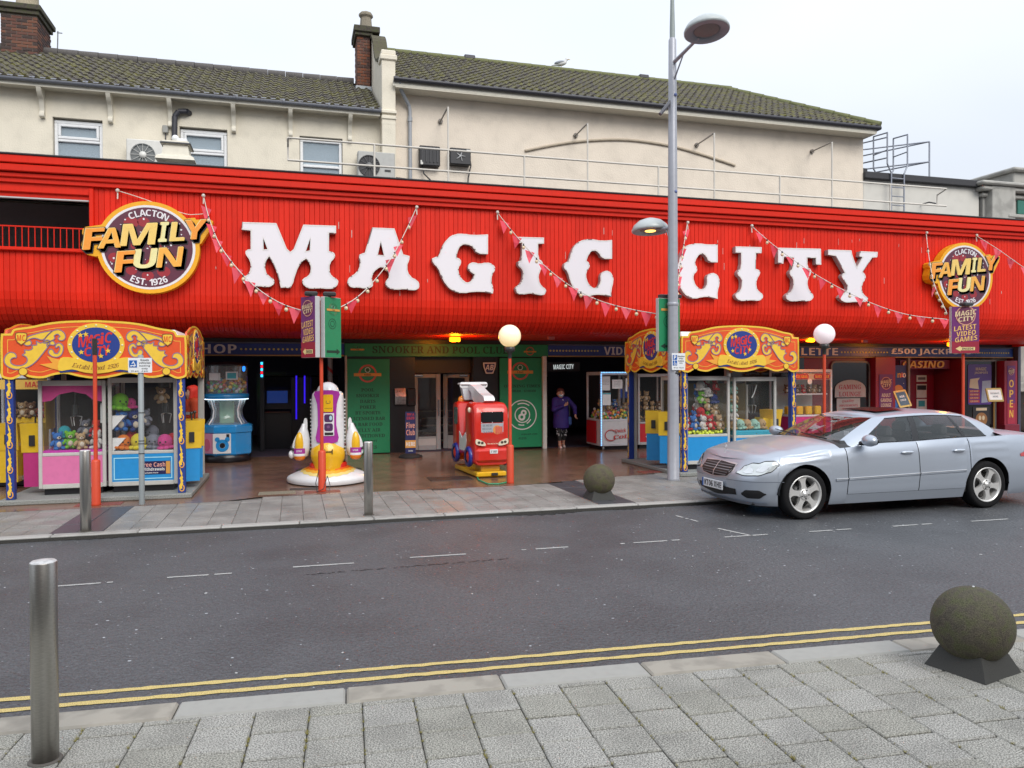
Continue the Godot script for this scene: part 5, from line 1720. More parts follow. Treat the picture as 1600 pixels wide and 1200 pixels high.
		var hw := 0.27 if k == 0 else 0.2
		var hh := 0.19 if k == 0 else 0.24
		part("frame",B.new().slab(round_rect(-hw,-hh,hw,hh,0.03),-0.015,0.012,tx).done(),brass,g)
		part("card",B.new().slab(rect(-hw + 0.05,-hh + 0.05,hw - 0.05,hh - 0.05),0.012,0.016,tx).done(),wh if k == 0 else mat("tablet_dark",lin(0.06,0.1,0.14),0.2),g)
		var te := lettering([["ENTRANCE",W(0,0.04),0.3,0.05],["HERE",W(0,-0.05),0.18,0.05]] if k == 0 else [["AGE",W(0,0.06),0.16,0.06],["CHECK",W(0,-0.04),0.18,0.05]],0.018)
		part("lettering",te,mat("print_grey",lin(0.15,0.15,0.17),0.6) if k == 0 else wh,g,tx)
	# white grab machine in front of the dark window
	var mx := cabinet("grab_machine","white grab machine with red and gold header right of the right kiosk",V(13.0,0.1,-17.6),0.0,1.3,0.9,1.95,0.72,mat("cab_white",lin(0.58,0.6,0.64),0.4),mat("panel_magenta",lin(0.5,0.04,0.2),0.35))
	part("header",bx(V(0,1.76,0.43),V(1.18,0.16,0.03)),mat("header_tan",lin(0.5,0.42,0.28),0.4),mx)
	for k in [-0.33,0.33]:
		part("badge",B.new().slab(round_rect(k - 0.25,1.69,k + 0.25,1.83,0.06),0.445,0.452).done(),mat("print_crimson",lin(0.36,0.02,0.05),0.5),mx)
		part("lettering",lettering([["MAXX GRAB",W(k,1.76),0.42,0.08]],0.456),gold,mx)
	part("shelf",bx(V(0,1.3,0.1),V(1.15,0.03,0.5)),mat("cab_white",lin(0.58,0.6,0.64),0.4),mx)
	part("back_panel",bx(V(0,1.25,-0.3),V(1.18,1.0,0.02)),mat("back_mint",lin(0.45,0.5,0.5),0.5),mx)
	part("clock_disc",B.new().slab(oval(W(-0.05,1.63),0.07,0.07,16),0.446,0.46).done(),wh,mx)
	for i in 7:
		toy("bear",["brown","navy","brown","red","brown","tan","brown"][i],V(12.5 + i * 0.165,1.42,-17.5),0.7,"dark soft toy, %s on the shelf of the white grab machine" % nth[i],"toys on the white grab machine shelf")
	for i in 4:
		part("prize_box",bx(V(-0.42 + i * 0.28,0.86,0.1),V(0.2,0.24,0.2),0.03),mat("toy_yellow",lin(0.75,0.48,0.02),0.35,{"coat": 0.4}),mx)

# ---------------------------------------------------------------- fairground kiosks with their painted boards
func mirrored(p: PackedVector2Array) -> PackedVector2Array:
	var q := PackedVector2Array()
	for i in p.size():
		q.append(W(-p[p.size() - 1 - i].x,p[p.size() - 1 - i].y))
	return q

func star(c: Vector2,r: float) -> PackedVector2Array:
	var p := PackedVector2Array()
	for i in 10:
		var t := PI / 2 + PI * i / 5 + 0.1
		p.append(c + W(cos(t),sin(t)) * (r if i % 2 == 0 else r * 0.42))
	return p

# one painted board, 2.42 m wide, its lower edge at y = 0, facing +z
func art_board(parent: Node3D,xf: Transform3D) -> Node3D:
	var g := group_part("painted_board",parent,xf)
	var orange := mat("board_orange",lin(0.72,0.085,0.018),0.4)
	var yellow := mat("board_yellow",lin(0.80,0.52,0.05),0.4)
	var gold := mat("board_gold",lin(0.80,0.36,0.045),0.4)
	var navy := mat("board_navy",lin(0.018,0.045,0.24),0.4)
	var mauve := mat("board_mauve",lin(0.25,0.16,0.25),0.5)
	var half := [W(0,0.83),W(0.38,0.813),W(0.618,0.782),W(0.835,0.729),W(1.013,0.7),W(1.056,0.681),W(1.082,0.624),W(1.2,0.621),W(1.208,0.508),W(1.208,0.124),W(1.2,0.033),W(1.095,0),W(1.009,0.033),W(0.939,0.072),W(0.861,0.033),W(0.705,0.016),W(0.553,0.062),W(0.401,0.081),W(0.249,0.043),W(0.098,0.014),W(0,0.009)]
	var right := curve(half.slice(0,6),4)
	for i in range(6,9):
		right.append(half[i])
	right.append_array(curve(half.slice(9),4))
	var outline := right.duplicate()
	var left := mirrored(right)
	outline.append_array(left.slice(1,left.size() - 1))
	part("panel",B.new().slab(outline,-0.03,0.0).done(),orange,g)
	part("edge_band",B.new().stripe(outline,0.03,0.004,true,Transform3D(),false).done(),yellow,g)
	var inner := PackedVector2Array()
	var off := Geometry2D.offset_polygon(outline,-0.075)
	if off.size() > 0:
		inner = off[0]
		part("inner_line",B.new().stripe(inner,0.012,0.003).done(),gold,g)
	# scrollwork, mirrored left and right
	var leafs := [
		[W(-1.023,0.3),W(-1.064,0.295),W(-1.094,0.265),W(-1.087,0.216),W(-1.033,0.186),W(-0.962,0.186),W(-0.904,0.221),W(-0.886,0.265),W(-0.904,0.31),W(-0.948,0.334),W(-0.913,0.364),W(-0.919,0.405),W(-0.864,0.403),W(-0.821,0.428),W(-0.823,0.473),W(-0.766,0.48),W(-0.77,0.532),W(-0.726,0.507),W(-0.681,0.522),W(-0.632,0.551),W(-0.596,0.522),W(-0.623,0.453),W(-0.668,0.389),W(-0.721,0.315),W(-0.783,0.236),W(-0.864,0.172),W(-0.953,0.137),W(-1.042,0.132),W(-1.113,0.157),W(-1.163,0.206),W(-1.176,0.27),W(-1.149,0.339),W(-1.096,0.374),W(-1.038,0.354)],
		[W(-0.574,0.68),W(-0.659,0.668),W(-0.748,0.645),W(-0.855,0.606),W(-0.922,0.556),W(-0.937,0.507),W(-0.899,0.47),W(-0.846,0.477),W(-0.833,0.517),W(-0.859,0.544),W(-0.891,0.527),W(-0.855,0.561),W(-0.783,0.576),W(-0.694,0.551),W(-0.632,0.611)],
		[W(-0.676,0.507),W(-0.659,0.571),W(-0.605,0.645),W(-0.534,0.695),W(-0.462,0.695),W(-0.409,0.645),W(-0.4,0.586),W(-0.431,0.547),W(-0.476,0.547),W(-0.494,0.581),W(-0.471,0.606),W(-0.503,0.635),W(-0.543,0.611),W(-0.534,0.576),W(-0.561,0.551),W(-0.605,0.522)],
		[W(-0.632,0.507),W(-0.569,0.542),W(-0.534,0.507),W(-0.552,0.477),W(-0.596,0.482),W(-0.632,0.458)],
		[W(-0.471,0.507),W(-0.431,0.468),W(-0.431,0.399),W(-0.458,0.334),W(-0.511,0.305),W(-0.574,0.317),W(-0.616,0.359),W(-0.614,0.403),W(-0.583,0.421),W(-0.553,0.396),W(-0.543,0.364),W(-0.507,0.359),W(-0.485,0.389),W(-0.471,0.433),W(-0.489,0.463),W(-0.52,0.438),W(-0.529,0.468),W(-0.507,0.502)],
	]
	for l in leafs:
		var p := curve(l,3,true)
		if Geometry2D.triangulate_polygon(p).is_empty():
			p = PackedVector2Array(l)
		for q in [p,mirrored(p)]:
			part("scroll_leaf",B.new().face(q,0.006).done(),yellow,g)
			part("scroll_outline",B.new().stripe(q,0.014,0.009).done(),mauve,g)
	# medallion
	var c := W(0,0.484)
	part("medallion_ring",B.new().slab(oval(c,0.375,0.315,40),0.0,0.014).done(),yellow,g)
	part("medallion_field",B.new().slab(oval(c,0.315,0.255,40),0.0,0.018).done(),navy,g)
	var bulbs := B.new()
	for i in 16:
		var t := TAU * i / 16
		bulbs.ball(V(c.x + cos(t) * 0.345,c.y + sin(t) * 0.285,0.014),V(0.016,0.016,0.008),8,4)
	part("medallion_bulbs",bulbs.done(),mat("bulb_cream",lin(0.7,0.66,0.4),0.3),g)
	var red := mat("board_red",lin(0.62,0.03,0.025),0.4)
	var rows := []
	for i in 5:
		rows.append(["MAGiC"[i],W(0,0.556) + W(-0.165 + i * 0.083 + (0.012 if i > 0 else 0.0) - (0.015 if i > 2 else 0.0),-0.02 + i * 0.014),[0.13,0.10,0.09,0.04,0.09][i],[0.17,0.16,0.15,0.17,0.16][i],[0.06,-0.1,0.12,0.05,-0.05][i],0.1])
	for i in 4:
		rows.append(["CiTY"[i],W(0.011,0.384) + W(-0.12 + i * 0.085 - (0.012 if i > 1 else 0.0),i * 0.008),[0.09,0.04,0.09,0.09][i],[0.13,0.14,0.13,0.15][i],[0.06,0.05,-0.06,0.08][i],0.1])
	part("lettering",lettering(rows,0.018,0.006),red,g)
	for s in [W(-0.202,0.624),W(-0.132,0.636),W(-0.193,0.376),W(0.158,0.398),W(0.063,0.321)]:
		part("star",B.new().slab(star(s,0.04),0.018,0.024).done(),yellow,g)
	# ribbon
	var rb := curve([W(-0.488,0.112),W(-0.462,0.288),W(-0.315,0.297),W(-0.163,0.249),W(0,0.225),W(0.163,0.244),W(0.315,0.292),W(0.462,0.288),W(0.488,0.112),W(0.315,0.124),W(0.163,0.086),W(0,0.067),W(-0.163,0.086),W(-0.315,0.129)],3,true)
	part("ribbon",B.new().slab(rb,0.0,0.026).done(),yellow,g)
	var tails := B.new()
	var lt := PackedVector2Array([W(-0.64,0.321),W(-0.57,0.22),W(-0.731,0.201),W(-0.597,0.148),W(-0.475,0.112),W(-0.453,0.264),W(-0.553,0.288)])
	tails.slab(lt,0.0,0.012).slab(mirrored(lt),0.0,0.012)
	part("ribbon_tail",tails.done(),gold,g)
	var fold := B.new()
	var fl := PackedVector2Array([W(-0.488,0.112),W(-0.462,0.136),W(-0.336,0.144),W(-0.228,0.1),W(-0.336,0.096),W(-0.466,0.081)])
	fold.slab(fl,0.0,0.018).slab(mirrored(fl),0.0,0.018)
	part("ribbon_fold",fold.done(),navy,g)
	var er := []
	var word := "Established 1926"
	for i in word.length():
		if word[i] == " ":
			continue
		var k := (i - 7.5) / 8.0
		var tall: float = 0.055 if word[i] in "Etbldh1926" else 0.038
		er.append([word[i],W(0,0.153) + W(k * 0.30,0.042 * k * k + (tall - 0.055) / 2),0.0,tall * 1.1,k * 0.2,0.3,"serifthin"])
	part("ribbon_lettering",lettering(er,0.03),mat("board_brown",lin(0.22,0.06,0.02),0.5),g)
	# shields and buttons
	var brown := mat("board_brown",lin(0.22,0.06,0.02),0.5)
	for k in [-1.0,1.0]:
		var sc: Vector2 = W(0.959,0.568)
		sc.x *= k
		var sp := PackedVector2Array()
		for q in [[-0.07,0.075],[-0.035,0.085],[0.035,0.085],[0.07,0.075],[0.072,0.01],[0.05,-0.05],[0.0,-0.09],[-0.05,-0.05],[-0.072,0.01]]:
			sp.append(sc + W(q[0],q[1]))
		part("shield",B.new().slab(sp,0.0,0.012).done(),yellow,g)
		part("shield_outline",B.new().stripe(sp,0.012,0.015).done(),brown,g)
		var bc: Vector2 = W(0.939,0.1)
		bc.x *= k
		part("button",B.new().slab(oval(bc,0.055,0.055,20),0.0,0.014).done(),yellow,g)
		part("button_outline",B.new().stripe(oval(bc,0.055,0.055,20),0.008,0.017).done(),brown,g)
	var mc := []
	for k in [-1.0,1.0]:
		mc.append(["MC",W(0.959,0.576) * W(k,1),0.1,0.085])
	part("shield_lettering",lettering(mc,0.014),orange,g)
	return g

# blue corner post with a climbing yellow leaf scroll on its front
func scroll_post(parent: Node3D,x: float,z: float,y0: float,y1: float,turns: Array) -> void:
	var g := group_part("corner_post",parent)
	part("post",bx(V(x,(y0 + y1) / 2,z),V(0.105,y1 - y0,0.105),0.006),mat("board_navy",lin(0.018,0.045,0.24),0.4),g)
	for t in turns:
		var b := B.new()
		var o := B.new()
		var xf := Transform3D(Basis(Vector3.UP,t),V(x,0,z))
		var n := 5
		var step := (y1 - y0 - 0.06) / n
		for i in n:
			var y := y0 + 0.04 + i * step
			var leaf := PackedVector2Array()
			for q in [[-0.028,0.05],[-0.036,0.2],[-0.012,0.32],[-0.016,0.45],[-0.03,0.52],[-0.002,0.62],[-0.016,0.72],[-0.02,0.96],[0.0,0.80],[0.012,0.72],[0.008,0.62],[0.022,0.56],[0.012,0.48],[0.026,0.4],[0.014,0.34],[0.022,0.26],[0.005,0.18],[0.01,0.08]]:
				leaf.append(W(q[0],y + q[1] * step))
			b.slab(leaf,0.0525,0.056,xf)
			o.stripe(oval(W(0.004,y + 0.10 * step),0.031,0.13 * step,9,-PI * 0.9,PI * 0.35),0.014,0.057,false,xf)
		part("leaf_scroll",b.done(),mat("board_yellow",lin(0.80,0.52,0.05),0.4),g)
		part("leaf_curl",o.done(),mat("board_gold",lin(0.80,0.36,0.045),0.4),g)

func kiosk(label: String,cx: float,cz: float,lift: float,sides: Array) -> Node3D:
	var k := thing("kiosk_canopy",label,"kiosk",V(cx,0.1,cz))
	var w := 1.21
	var y := 1.8 + lift
	part("plinth",bx(V(0,0.035,0.0),V(2.56,0.07,2.56),0.012),mat("plinth_concrete",lin(0.30,0.31,0.29),0.8,{"grain": "stone","scale": 1.2}),k)
	scroll_post(k,-w + 0.08,w - 0.08,0.07,y + 0.1,[0.0,-PI / 2])
	scroll_post(k,w - 0.08,w - 0.08,0.07,y + 0.1,[0.0])
	scroll_post(k,-w + 0.08,-w + 0.08,0.07,y + 0.1,[-PI / 2])
	var steel := mat("post_grey",lin(0.42,0.41,0.38),0.5)
	part("back_post",bx(V(w - 0.05,1.0,-w + 0.05),V(0.1,1.9,0.1),0.008),steel,k)
	part("back_post",bx(V(-w + 0.18,1.0,-w + 0.08),V(0.07,1.9,0.07),0.008),steel,k)
	var first := art_board(k,place(V(0,y,w)))
	for s in sides:
		var d := first.duplicate()
		d.name = "painted_board"
		k.add_child(d,true)
		d.transform = Transform3D(Basis(Vector3.UP,s),Vector3.ZERO) * place(V(0,y,w))
	# white hipped roof rising behind the boards
	var rb := B.new()
	var e := 1.17
	var t := 0.8
	var y0 := y + 0.5
	var y1 := y + 0.74
	var lo := [V(-e,y0,e),V(e,y0,e),V(e,y0,-e),V(-e,y0,-e)]
	var hi := [V(-t - 0.2,y1,t),V(t + 0.2,y1,t),V(t + 0.2,y1,-t),V(-t - 0.2,y1,-t)]
	for i in 4:
		rb.quad(lo[i],lo[(i + 1) % 4],hi[(i + 1) % 4],hi[i])
	rb.quad(hi[0],hi[1],hi[2],hi[3])
	part("roof",rb.done(),mat("roof_white",lin(0.74,0.74,0.72),0.5),k)
	part("ceiling",bx(V(0,y + 0.3,0),V(2.3,0.03,2.3)),mat("kiosk_lining",lin(0.32,0.30,0.26),0.7),k)
	part("ceiling_beam",bx(V(0,y + 0.16,1.0),V(2.2,0.16,0.08)),mat("kiosk_lining",lin(0.32,0.30,0.26),0.7),k)
	return k

# a joystick stand at the side of a claw machine
func console(parent: Node3D,at: Vector3,body: Material,turn := 0.0) -> void:
	var g := group_part("control_stand",parent,Transform3D(Basis(Vector3.UP,turn),at))
	var yel := mat("toy_yellow",lin(0.75,0.48,0.02),0.35,{"coat": 0.4})
	part("stand",B.new().slab(PackedVector2Array([W(-0.10,0.1),W(0.08,0.1),W(0.11,0.62),W(-0.12,0.62)]),-0.13,0.13,Transform3D(Basis(Vector3.UP,-PI / 2),Vector3.ZERO)).done(),body,g)
	part("hopper",B.new().slab(PackedVector2Array([W(-0.12,0.62),W(0.12,0.62),W(0.15,0.88),W(0.19,1.06),W(-0.14,1.06)]),-0.15,0.15,Transform3D(Basis(Vector3.UP,-PI / 2),Vector3.ZERO)).done(),yel,g)
	part("joystick",B.new().bar(V(0.02,1.05,0.05),V(0.02,1.15,0.05),0.012).ball(V(0.02,1.17,0.05),Vector3.ONE * 0.028,10,6).done(),mat("stick_dark",lin(0.03,0.03,0.03),0.3),g)
	part("coin_plate",bx(V(0,0.8,0.155),V(0.08,0.16,0.02),0.005),mat("stick_dark",lin(0.03,0.03,0.03),0.3),g)

func claw(parent: Node3D,at: Vector3) -> void:
	var g := group_part("claw",parent,place(at))
	var steel := mat("claw_steel",lin(0.4,0.4,0.4),0.3,{"metal": 0.8,"grain": null})
	part("hoist",B.new().box(V(0,0.1,0),V(0.16,0.1,0.16),0.01).bar(V(0,0.05,0),V(0,-0.18,0),0.012).bar(V(0,-0.18,0),V(0,-0.34,0),0.045).done(),mat("stick_dark",lin(0.03,0.03,0.03),0.3),g)
	for i in 3:
		var d := V(cos(i * TAU / 3),0,sin(i * TAU / 3))
		part("prong",B.new().tube([V(0,-0.34,0),V(0,-0.36,0) + d * 0.09,V(0,-0.5,0) + d * 0.06],0.008,6).done(),steel,g)

func build_kiosks() -> void:
	kiosk("left fairground kiosk with orange painted boards on blue scroll posts over claw machines",-2.76,-13.63,0.0,[PI / 2,-PI / 2])
	kiosk("right fairground kiosk with orange painted boards behind the silver car",7.87,-13.56,0.07,[-PI / 2,PI / 2])
	var frame := mat("claw_frame",lin(0.50,0.49,0.46),0.4)
	var pink := mat("claw_pink",lin(0.66,0.17,0.36),0.35)
	var magenta := mat("panel_magenta",lin(0.5,0.04,0.2),0.35)
	var blue := mat("claw_blue",lin(0.02,0.27,0.62),0.35)
	var yel := mat("toy_yellow",lin(0.75,0.48,0.02),0.35,{"coat": 0.4})
	# left kiosk
	var a := cabinet("claw_machine","pink claw machine with magenta arch, left in the left kiosk",V(-3.17,0.17,-13.25),0.0,0.9,0.98,1.7,0.58,frame,pink)
	var arch := PackedVector2Array([W(-0.40,1.64),W(-0.40,1.38),W(-0.28,1.40),W(-0.18,1.49),W(0.0,1.53),W(0.18,1.49),W(0.28,1.40),W(0.40,1.38),W(0.40,1.64)])
	part("arch_panel",B.new().slab(arch,0.44,0.455).done(),magenta,a)
	part("satin_bed",B.new().slab(rect(-0.4,0.56,0.4,0.66),-0.45,0.44).done(),mat("satin_magenta",lin(0.5,0.03,0.36),0.3),a)
	part("back_panel",bx(V(0,1.1,-0.46),V(0.8,0.9,0.01)),mat("back_dark",lin(0.06,0.05,0.05),0.3),a)
	part("side_stripe",bx(V(-0.452,1.3,-0.1),V(0.01,0.7,0.5)),yel,a)
	claw(a,V(-0.05,1.5,0.1))
	console(a,V(-0.6,0.0,0.1),magenta)
	part("prize_board",bx(V(0.36,1.2,0.2),V(0.02,0.3,0.3)),mat("print_white",lin(0.72,0.73,0.72),0.5),a)
	var g1 := "toys on the magenta bed of the pink claw machine"
	var tl := [["bear","blue",-3.4,0.83,-12.92,0.9,"blue soft toy lying at the left front of the pink machine"],["bear","green",-3.25,0.84,-12.98,0.9,"lime green soft toy beside the blue one in the pink machine"],["bear","tan",-3.08,0.83,-12.9,0.85,"tan and white soft toy at the front middle of pink machine"],["bear","white",-2.86,0.83,-12.92,0.95,"white soft toy in the right front corner of the pink machine"],["octopus","teal",-3.35,0.98,-13.1,0.9,"teal octopus toy heaped behind the blue toy in the pink machine"],["bear","red",-2.92,1.0,-13.1,0.85,"red soft toy propped behind the white one in pink machine"],["bear","grey",-3.1,1.0,-13.2,0.9,"grey soft toy at the back of the heap in pink machine"],["octopus","mint",-2.83,1.2,-13.25,0.7,"mint octopus toy on the prize board side of pink machine"]]
	for t in tl:
		toy(t[0],t[1],V(t[2],t[3],t[4]),t[5] * 0.9,t[6],g1)
	var b := cabinet("claw_machine","light blue claw machine with Free Cash Withdrawals sticker, right in the left kiosk",V(-2.21,0.17,-13.25),0.0,0.96,0.98,1.74,0.58,frame,blue)
	part("neon_line",B.new().stripe(rect(-0.40,0.20,0.40,0.52),0.014,0.49).done(),mat("line_pale",lin(0.4,0.75,0.85),0.4),b)
	part("sticker",bx(V(0.17,0.36,0.487),V(0.42,0.2,0.006)),mat("sticker_navy",lin(0.015,0.012,0.07),0.4),b)
	part("sticker_lettering",lettering([["Free Cash",W(0.14,0.41),0.34,0.07]],0.493),mat("print_peach",lin(0.72,0.35,0.3),0.5),b)
	part("sticker_lettering",lettering([["Withdrawals",W(0.14,0.34),0.32,0.05],["available here",W(0.1,0.285),0.22,0.022]],0.493),mat("print_white",lin(0.72,0.73,0.72),0.5),b)
	part("sticker_tab",bx(V(0.35,0.36,0.49),V(0.06,0.19,0.006)),mat("roundel_orange",lin(0.62,0.30,0.06),0.5),b)
	part("chute_wall",bx(V(0.14,0.68,0.2),V(0.01,0.2,0.5)),mat("clear_plastic",Color(0.9,0.95,0.95),0.05,{"alpha": 0.14}),b)
	part("bed_sheet",bx(V(-0.1,0.6,0.0),V(0.7,0.06,0.85),0.01),mat("bed_grey",lin(0.30,0.36,0.42),0.4),b)
	for i in 2:
		part("prize_shelf",B.new().slab(PackedVector2Array([W(-0.43,1.16 - i * 0.34),W(-0.25,1.16 - i * 0.34),W(-0.43,0.95 - i * 0.34)]),0.3,0.44).done(),mat("print_white",lin(0.72,0.73,0.72),0.5),b)
	part("back_panel",bx(V(0,1.1,-0.46),V(0.85,0.95,0.01)),mat("back_dark",lin(0.06,0.05,0.05),0.3),b)
	claw(b,V(0.25,1.52,0.05))
	console(b,V(0.62,0.0,0.15),blue,0.3)
	console(b,V(0.62,0.0,-0.25),blue,0.3)
	var g2 := "toys in the light blue claw machine"
	tl = [["octopus","orange",-2.53,0.80,-12.92,0.95,"orange octopus toy at the left front of the blue machine"],["octopus","yellow",-2.30,0.80,-12.92,1.0,"yellow octopus toy beside the orange one in blue machine"],["octopus","grey",-2.12,0.80,-12.98,0.95,"grey octopus toy behind the grey sign post in blue machine"],["octopus","pink",-1.92,0.78,-12.95,1.0,"bright pink octopus toy at the right front of the blue machine"],["octopus","red",-1.82,0.8,-13.1,0.95,"red octopus toy behind the bright pink one in blue machine"],["octopus","red",-2.42,0.84,-13.12,0.95,"dull red octopus toy behind the orange and yellow ones"],["octopus","green",-2.58,1.40,-12.98,1.1,"lime octopus toy high on the left shelf of the blue machine"],["octopus","pink",-2.42,1.42,-13.05,0.7,"small pink octopus toy beside the lime one on the shelf"],["bear","blue",-2.56,1.09,-12.98,1.0,"blue soft toy on the middle shelf of the blue machine"],["bear","navy",-2.36,1.08,-13.05,1.0,"navy soft toy hanging beside the blue one on the shelf"],["bear","grey",-2.2,1.15,-13.1,0.8,"grey checked soft toy right of the navy one on the shelf"],["bear","tan",-2.0,1.5,-13.2,0.8,"tan soft toy pinned high at the back of blue machine"],["octopus","grey",-2.15,0.92,-13.25,0.95,"grey octopus toy at the back of the blue machine heap"]]
	for t in tl:
		toy(t[0],t[1],V(t[2],t[3],t[4]),t[5],t[6],g2)
	var c := cabinet("claw_machine","white framed claw machine with yellow panel and MAXX header at left edge",V(-4.42,0.12,-14.95),0.0,1.0,0.9,1.86,0.66,mat("cab_white",lin(0.58,0.6,0.64),0.4),yel)
	part("header",bx(V(0,1.68,0.42),V(0.9,0.16,0.02)),mat("header_gold",lin(0.66,0.42,0.08),0.4),c)
	part("lettering",lettering([["MAXX",W(0.27,1.68),0.3,0.09]],0.435),mat("print_red",lin(0.55,0.03,0.03),0.5),c)
	part("prize_hole",B.new().slab(oval(W(0.3,0.38),0.11,0.14,22),0.44,0.446).done(),mat("hole_dark",lin(0.02,0.02,0.02),0.5),c)
	part("hole_rim",B.new().stripe(oval(W(0.3,0.38),0.11,0.14,22),0.02,0.45).done(),frame,c)
	part("inner_box",bx(V(0.15,0.9,0.0),V(0.5,0.45,0.4),0.02),yel,c)
	console(c,V(-0.02,0.0,0.7),yel)
	for i in 5:
		toy("bear",["brown","tan","brown","red","brown"][i],V(-4.55 + i * 0.14,1.24,-14.8),0.8,["brown soft toy on the inner box of MAXX machine, far left","tan soft toy second from left in the MAXX machine","brown soft toy third from left in MAXX machine","dull red soft toy fourth from left in MAXX machine","brown soft toy rightmost in the MAXX machine"][i],"toys in the MAXX machine")
	# right kiosk
	var d := cabinet("claw_machine","light blue claw machine with yellow ball bed, left in the right kiosk",V(7.36,0.17,-13.15),0.0,0.92,1.0,1.72,0.60,frame,blue)
	part("back_panel",bx(V(0,1.1,-0.46),V(0.8,0.95,0.01)),mat("back_gold",lin(0.16,0.12,0.05),0.35),d)
	console(d,V(-0.66,0.0,0.15),blue,-0.5)
	console(d,V(-0.66,0.0,-0.4),blue,-0.5)
	part("control_block",bx(V(-0.5,0.32,0.2),V(0.16,0.6,0.5),0.02),blue,d)
	part("joystick_shelf",bx(V(-0.52,0.75,0.25),V(0.14,0.2,0.4),0.03),yel,d)
	var spots := []
	for i in 330:
		spots.append(place(V(7.36 + rng.randf_range(-0.4,0.4),0.79 + rng.randf() * 0.07,-13.15 + rng.randf_range(-0.4,0.43))))
	var hp := many(numbered("yellow_ball_bed"),B.new().ball(Vector3.ZERO,Vector3.ONE * 0.03,10,6).done(),mat("ball_lime",lin(0.62,0.72,0.04),0.4,{"grain": null}),spots,self)
	tag(hp,"bed of small lime yellow balls in the left machine of right kiosk","balls")
	var g3 := "toys on the yellow balls of the right kiosk machine"
	var cc := ["red","blue","white","red","tan","red","blue","green","navy","red"]
	var places := ["front left","front left centre","front middle","front right centre","front right","second row left","second row centre","second row right","third row left","third row right"]
	for i in 10:
		var row := 0 if i < 5 else (1 if i < 8 else 2)
		var kx: float = (i if row == 0 else (i - 5 if row == 1 else i - 8))
		toy("bear",cc[i],V(7.02 + kx * (0.17 if row == 0 else 0.24) + row * 0.06,0.88 + row * 0.08,-12.86 - row * 0.16),0.85,"%s soft toy lying at %s on the lime yellow balls" % [cc[i],places[i]],g3)
	var g4 := "column of hanging toys in the right kiosk machine"
	var ch := ["white","red","red","blue","white","red","green","tan","navy","white","tan","green","red","brown","tan"]
	for i in 15:
		var lv: int = i / 3
		toy("bear" if i % 4 else "octopus",ch[i],V(7.38 + (i % 3) * 0.14,1.62 - lv * 0.125,-12.95 - (i % 2) * 0.12),0.75,"%s toy hanging in %s tier, %s, of the toy column above yellow balls" % [ch[i],["the top","the second","the third","the fourth","the lowest"][lv],["left","middle","right"][i % 3]],g4)
	for i in 8:
		toy("bear","tan" if i % 2 else "brown",V(7.02 + (i % 2) * 0.14,1.15 + 0.14 * (i / 2),-13.35),0.8,"%s soft toy, %s from the bottom in the back %s stack above yellow balls" % ["tan" if i % 2 else "brown",["first","second","third","fourth"][i / 2],"right" if i % 2 else "left"],"toys at the back of the right kiosk machine")
	var e := cabinet("claw_machine","light blue claw machine with teal bed, right in the right kiosk",V(8.36,0.17,-13.15),0.0,0.92,1.0,1.7,0.56,frame,blue)
	part("back_panel",bx(V(0,1.1,-0.46),V(0.8,0.95,0.01)),mat("back_gold",lin(0.16,0.12,0.05),0.35),e)
	part("teal_bed",bx(V(0,0.62,0.0),V(0.8,0.14,0.88),0.02),mat("bed_teal",lin(0.02,0.3,0.42),0.4),e)
	part("tray",bx(V(0.1,0.76,0.15),V(0.4,0.16,0.4),0.02),mat("tray_mint",lin(0.3,0.55,0.5),0.4),e)
	part("strap",B.new().tube([V(0.05,1.3,0.3),V(0.1,1.38,0.3),V(0.16,1.55,0.3)],0.01).done(),mat("print_white",lin(0.72,0.73,0.72),0.5),e)
	claw(e,V(0.22,1.5,0.05))
	for i in 2:
		part("yellow_hopper",B.new().slab(PackedVector2Array([W(-0.16,0.62),W(0.18,0.62),W(0.16,0.86),W(-0.12,0.92)]),-0.14,0.14,place(V(0.05 + i * 0.36,0.0,-0.32 + i * 0.5))).done(),yel,e)
	console(e,V(0.66,0.0,0.0),magenta,0.4)
	for i in 9:
		toy("bear" if i < 4 else "octopus",["mint","tan","mint","white","tan","mint","tan","mint","tan"][i],V(8.02 if i < 5 else 8.02 + (i - 4) * 0.15,(1.55 - i * 0.17) if i < 5 else 0.87,-12.9 if i < 5 else -12.85),0.8,["mint toy topmost in the left column of the teal bed machine","tan toy second in the left column of the teal bed machine","mint toy third in the left column of the teal bed machine","white toy fourth in the left column of teal bed machine","tan octopus toy lowest in the left column of teal bed machine","mint octopus toy at the left front of the teal bed","tan octopus toy second from left on the teal bed","mint octopus toy third from left on the teal bed","tan octopus toy rightmost on the teal bed"][i],"toys in the teal bed machine")

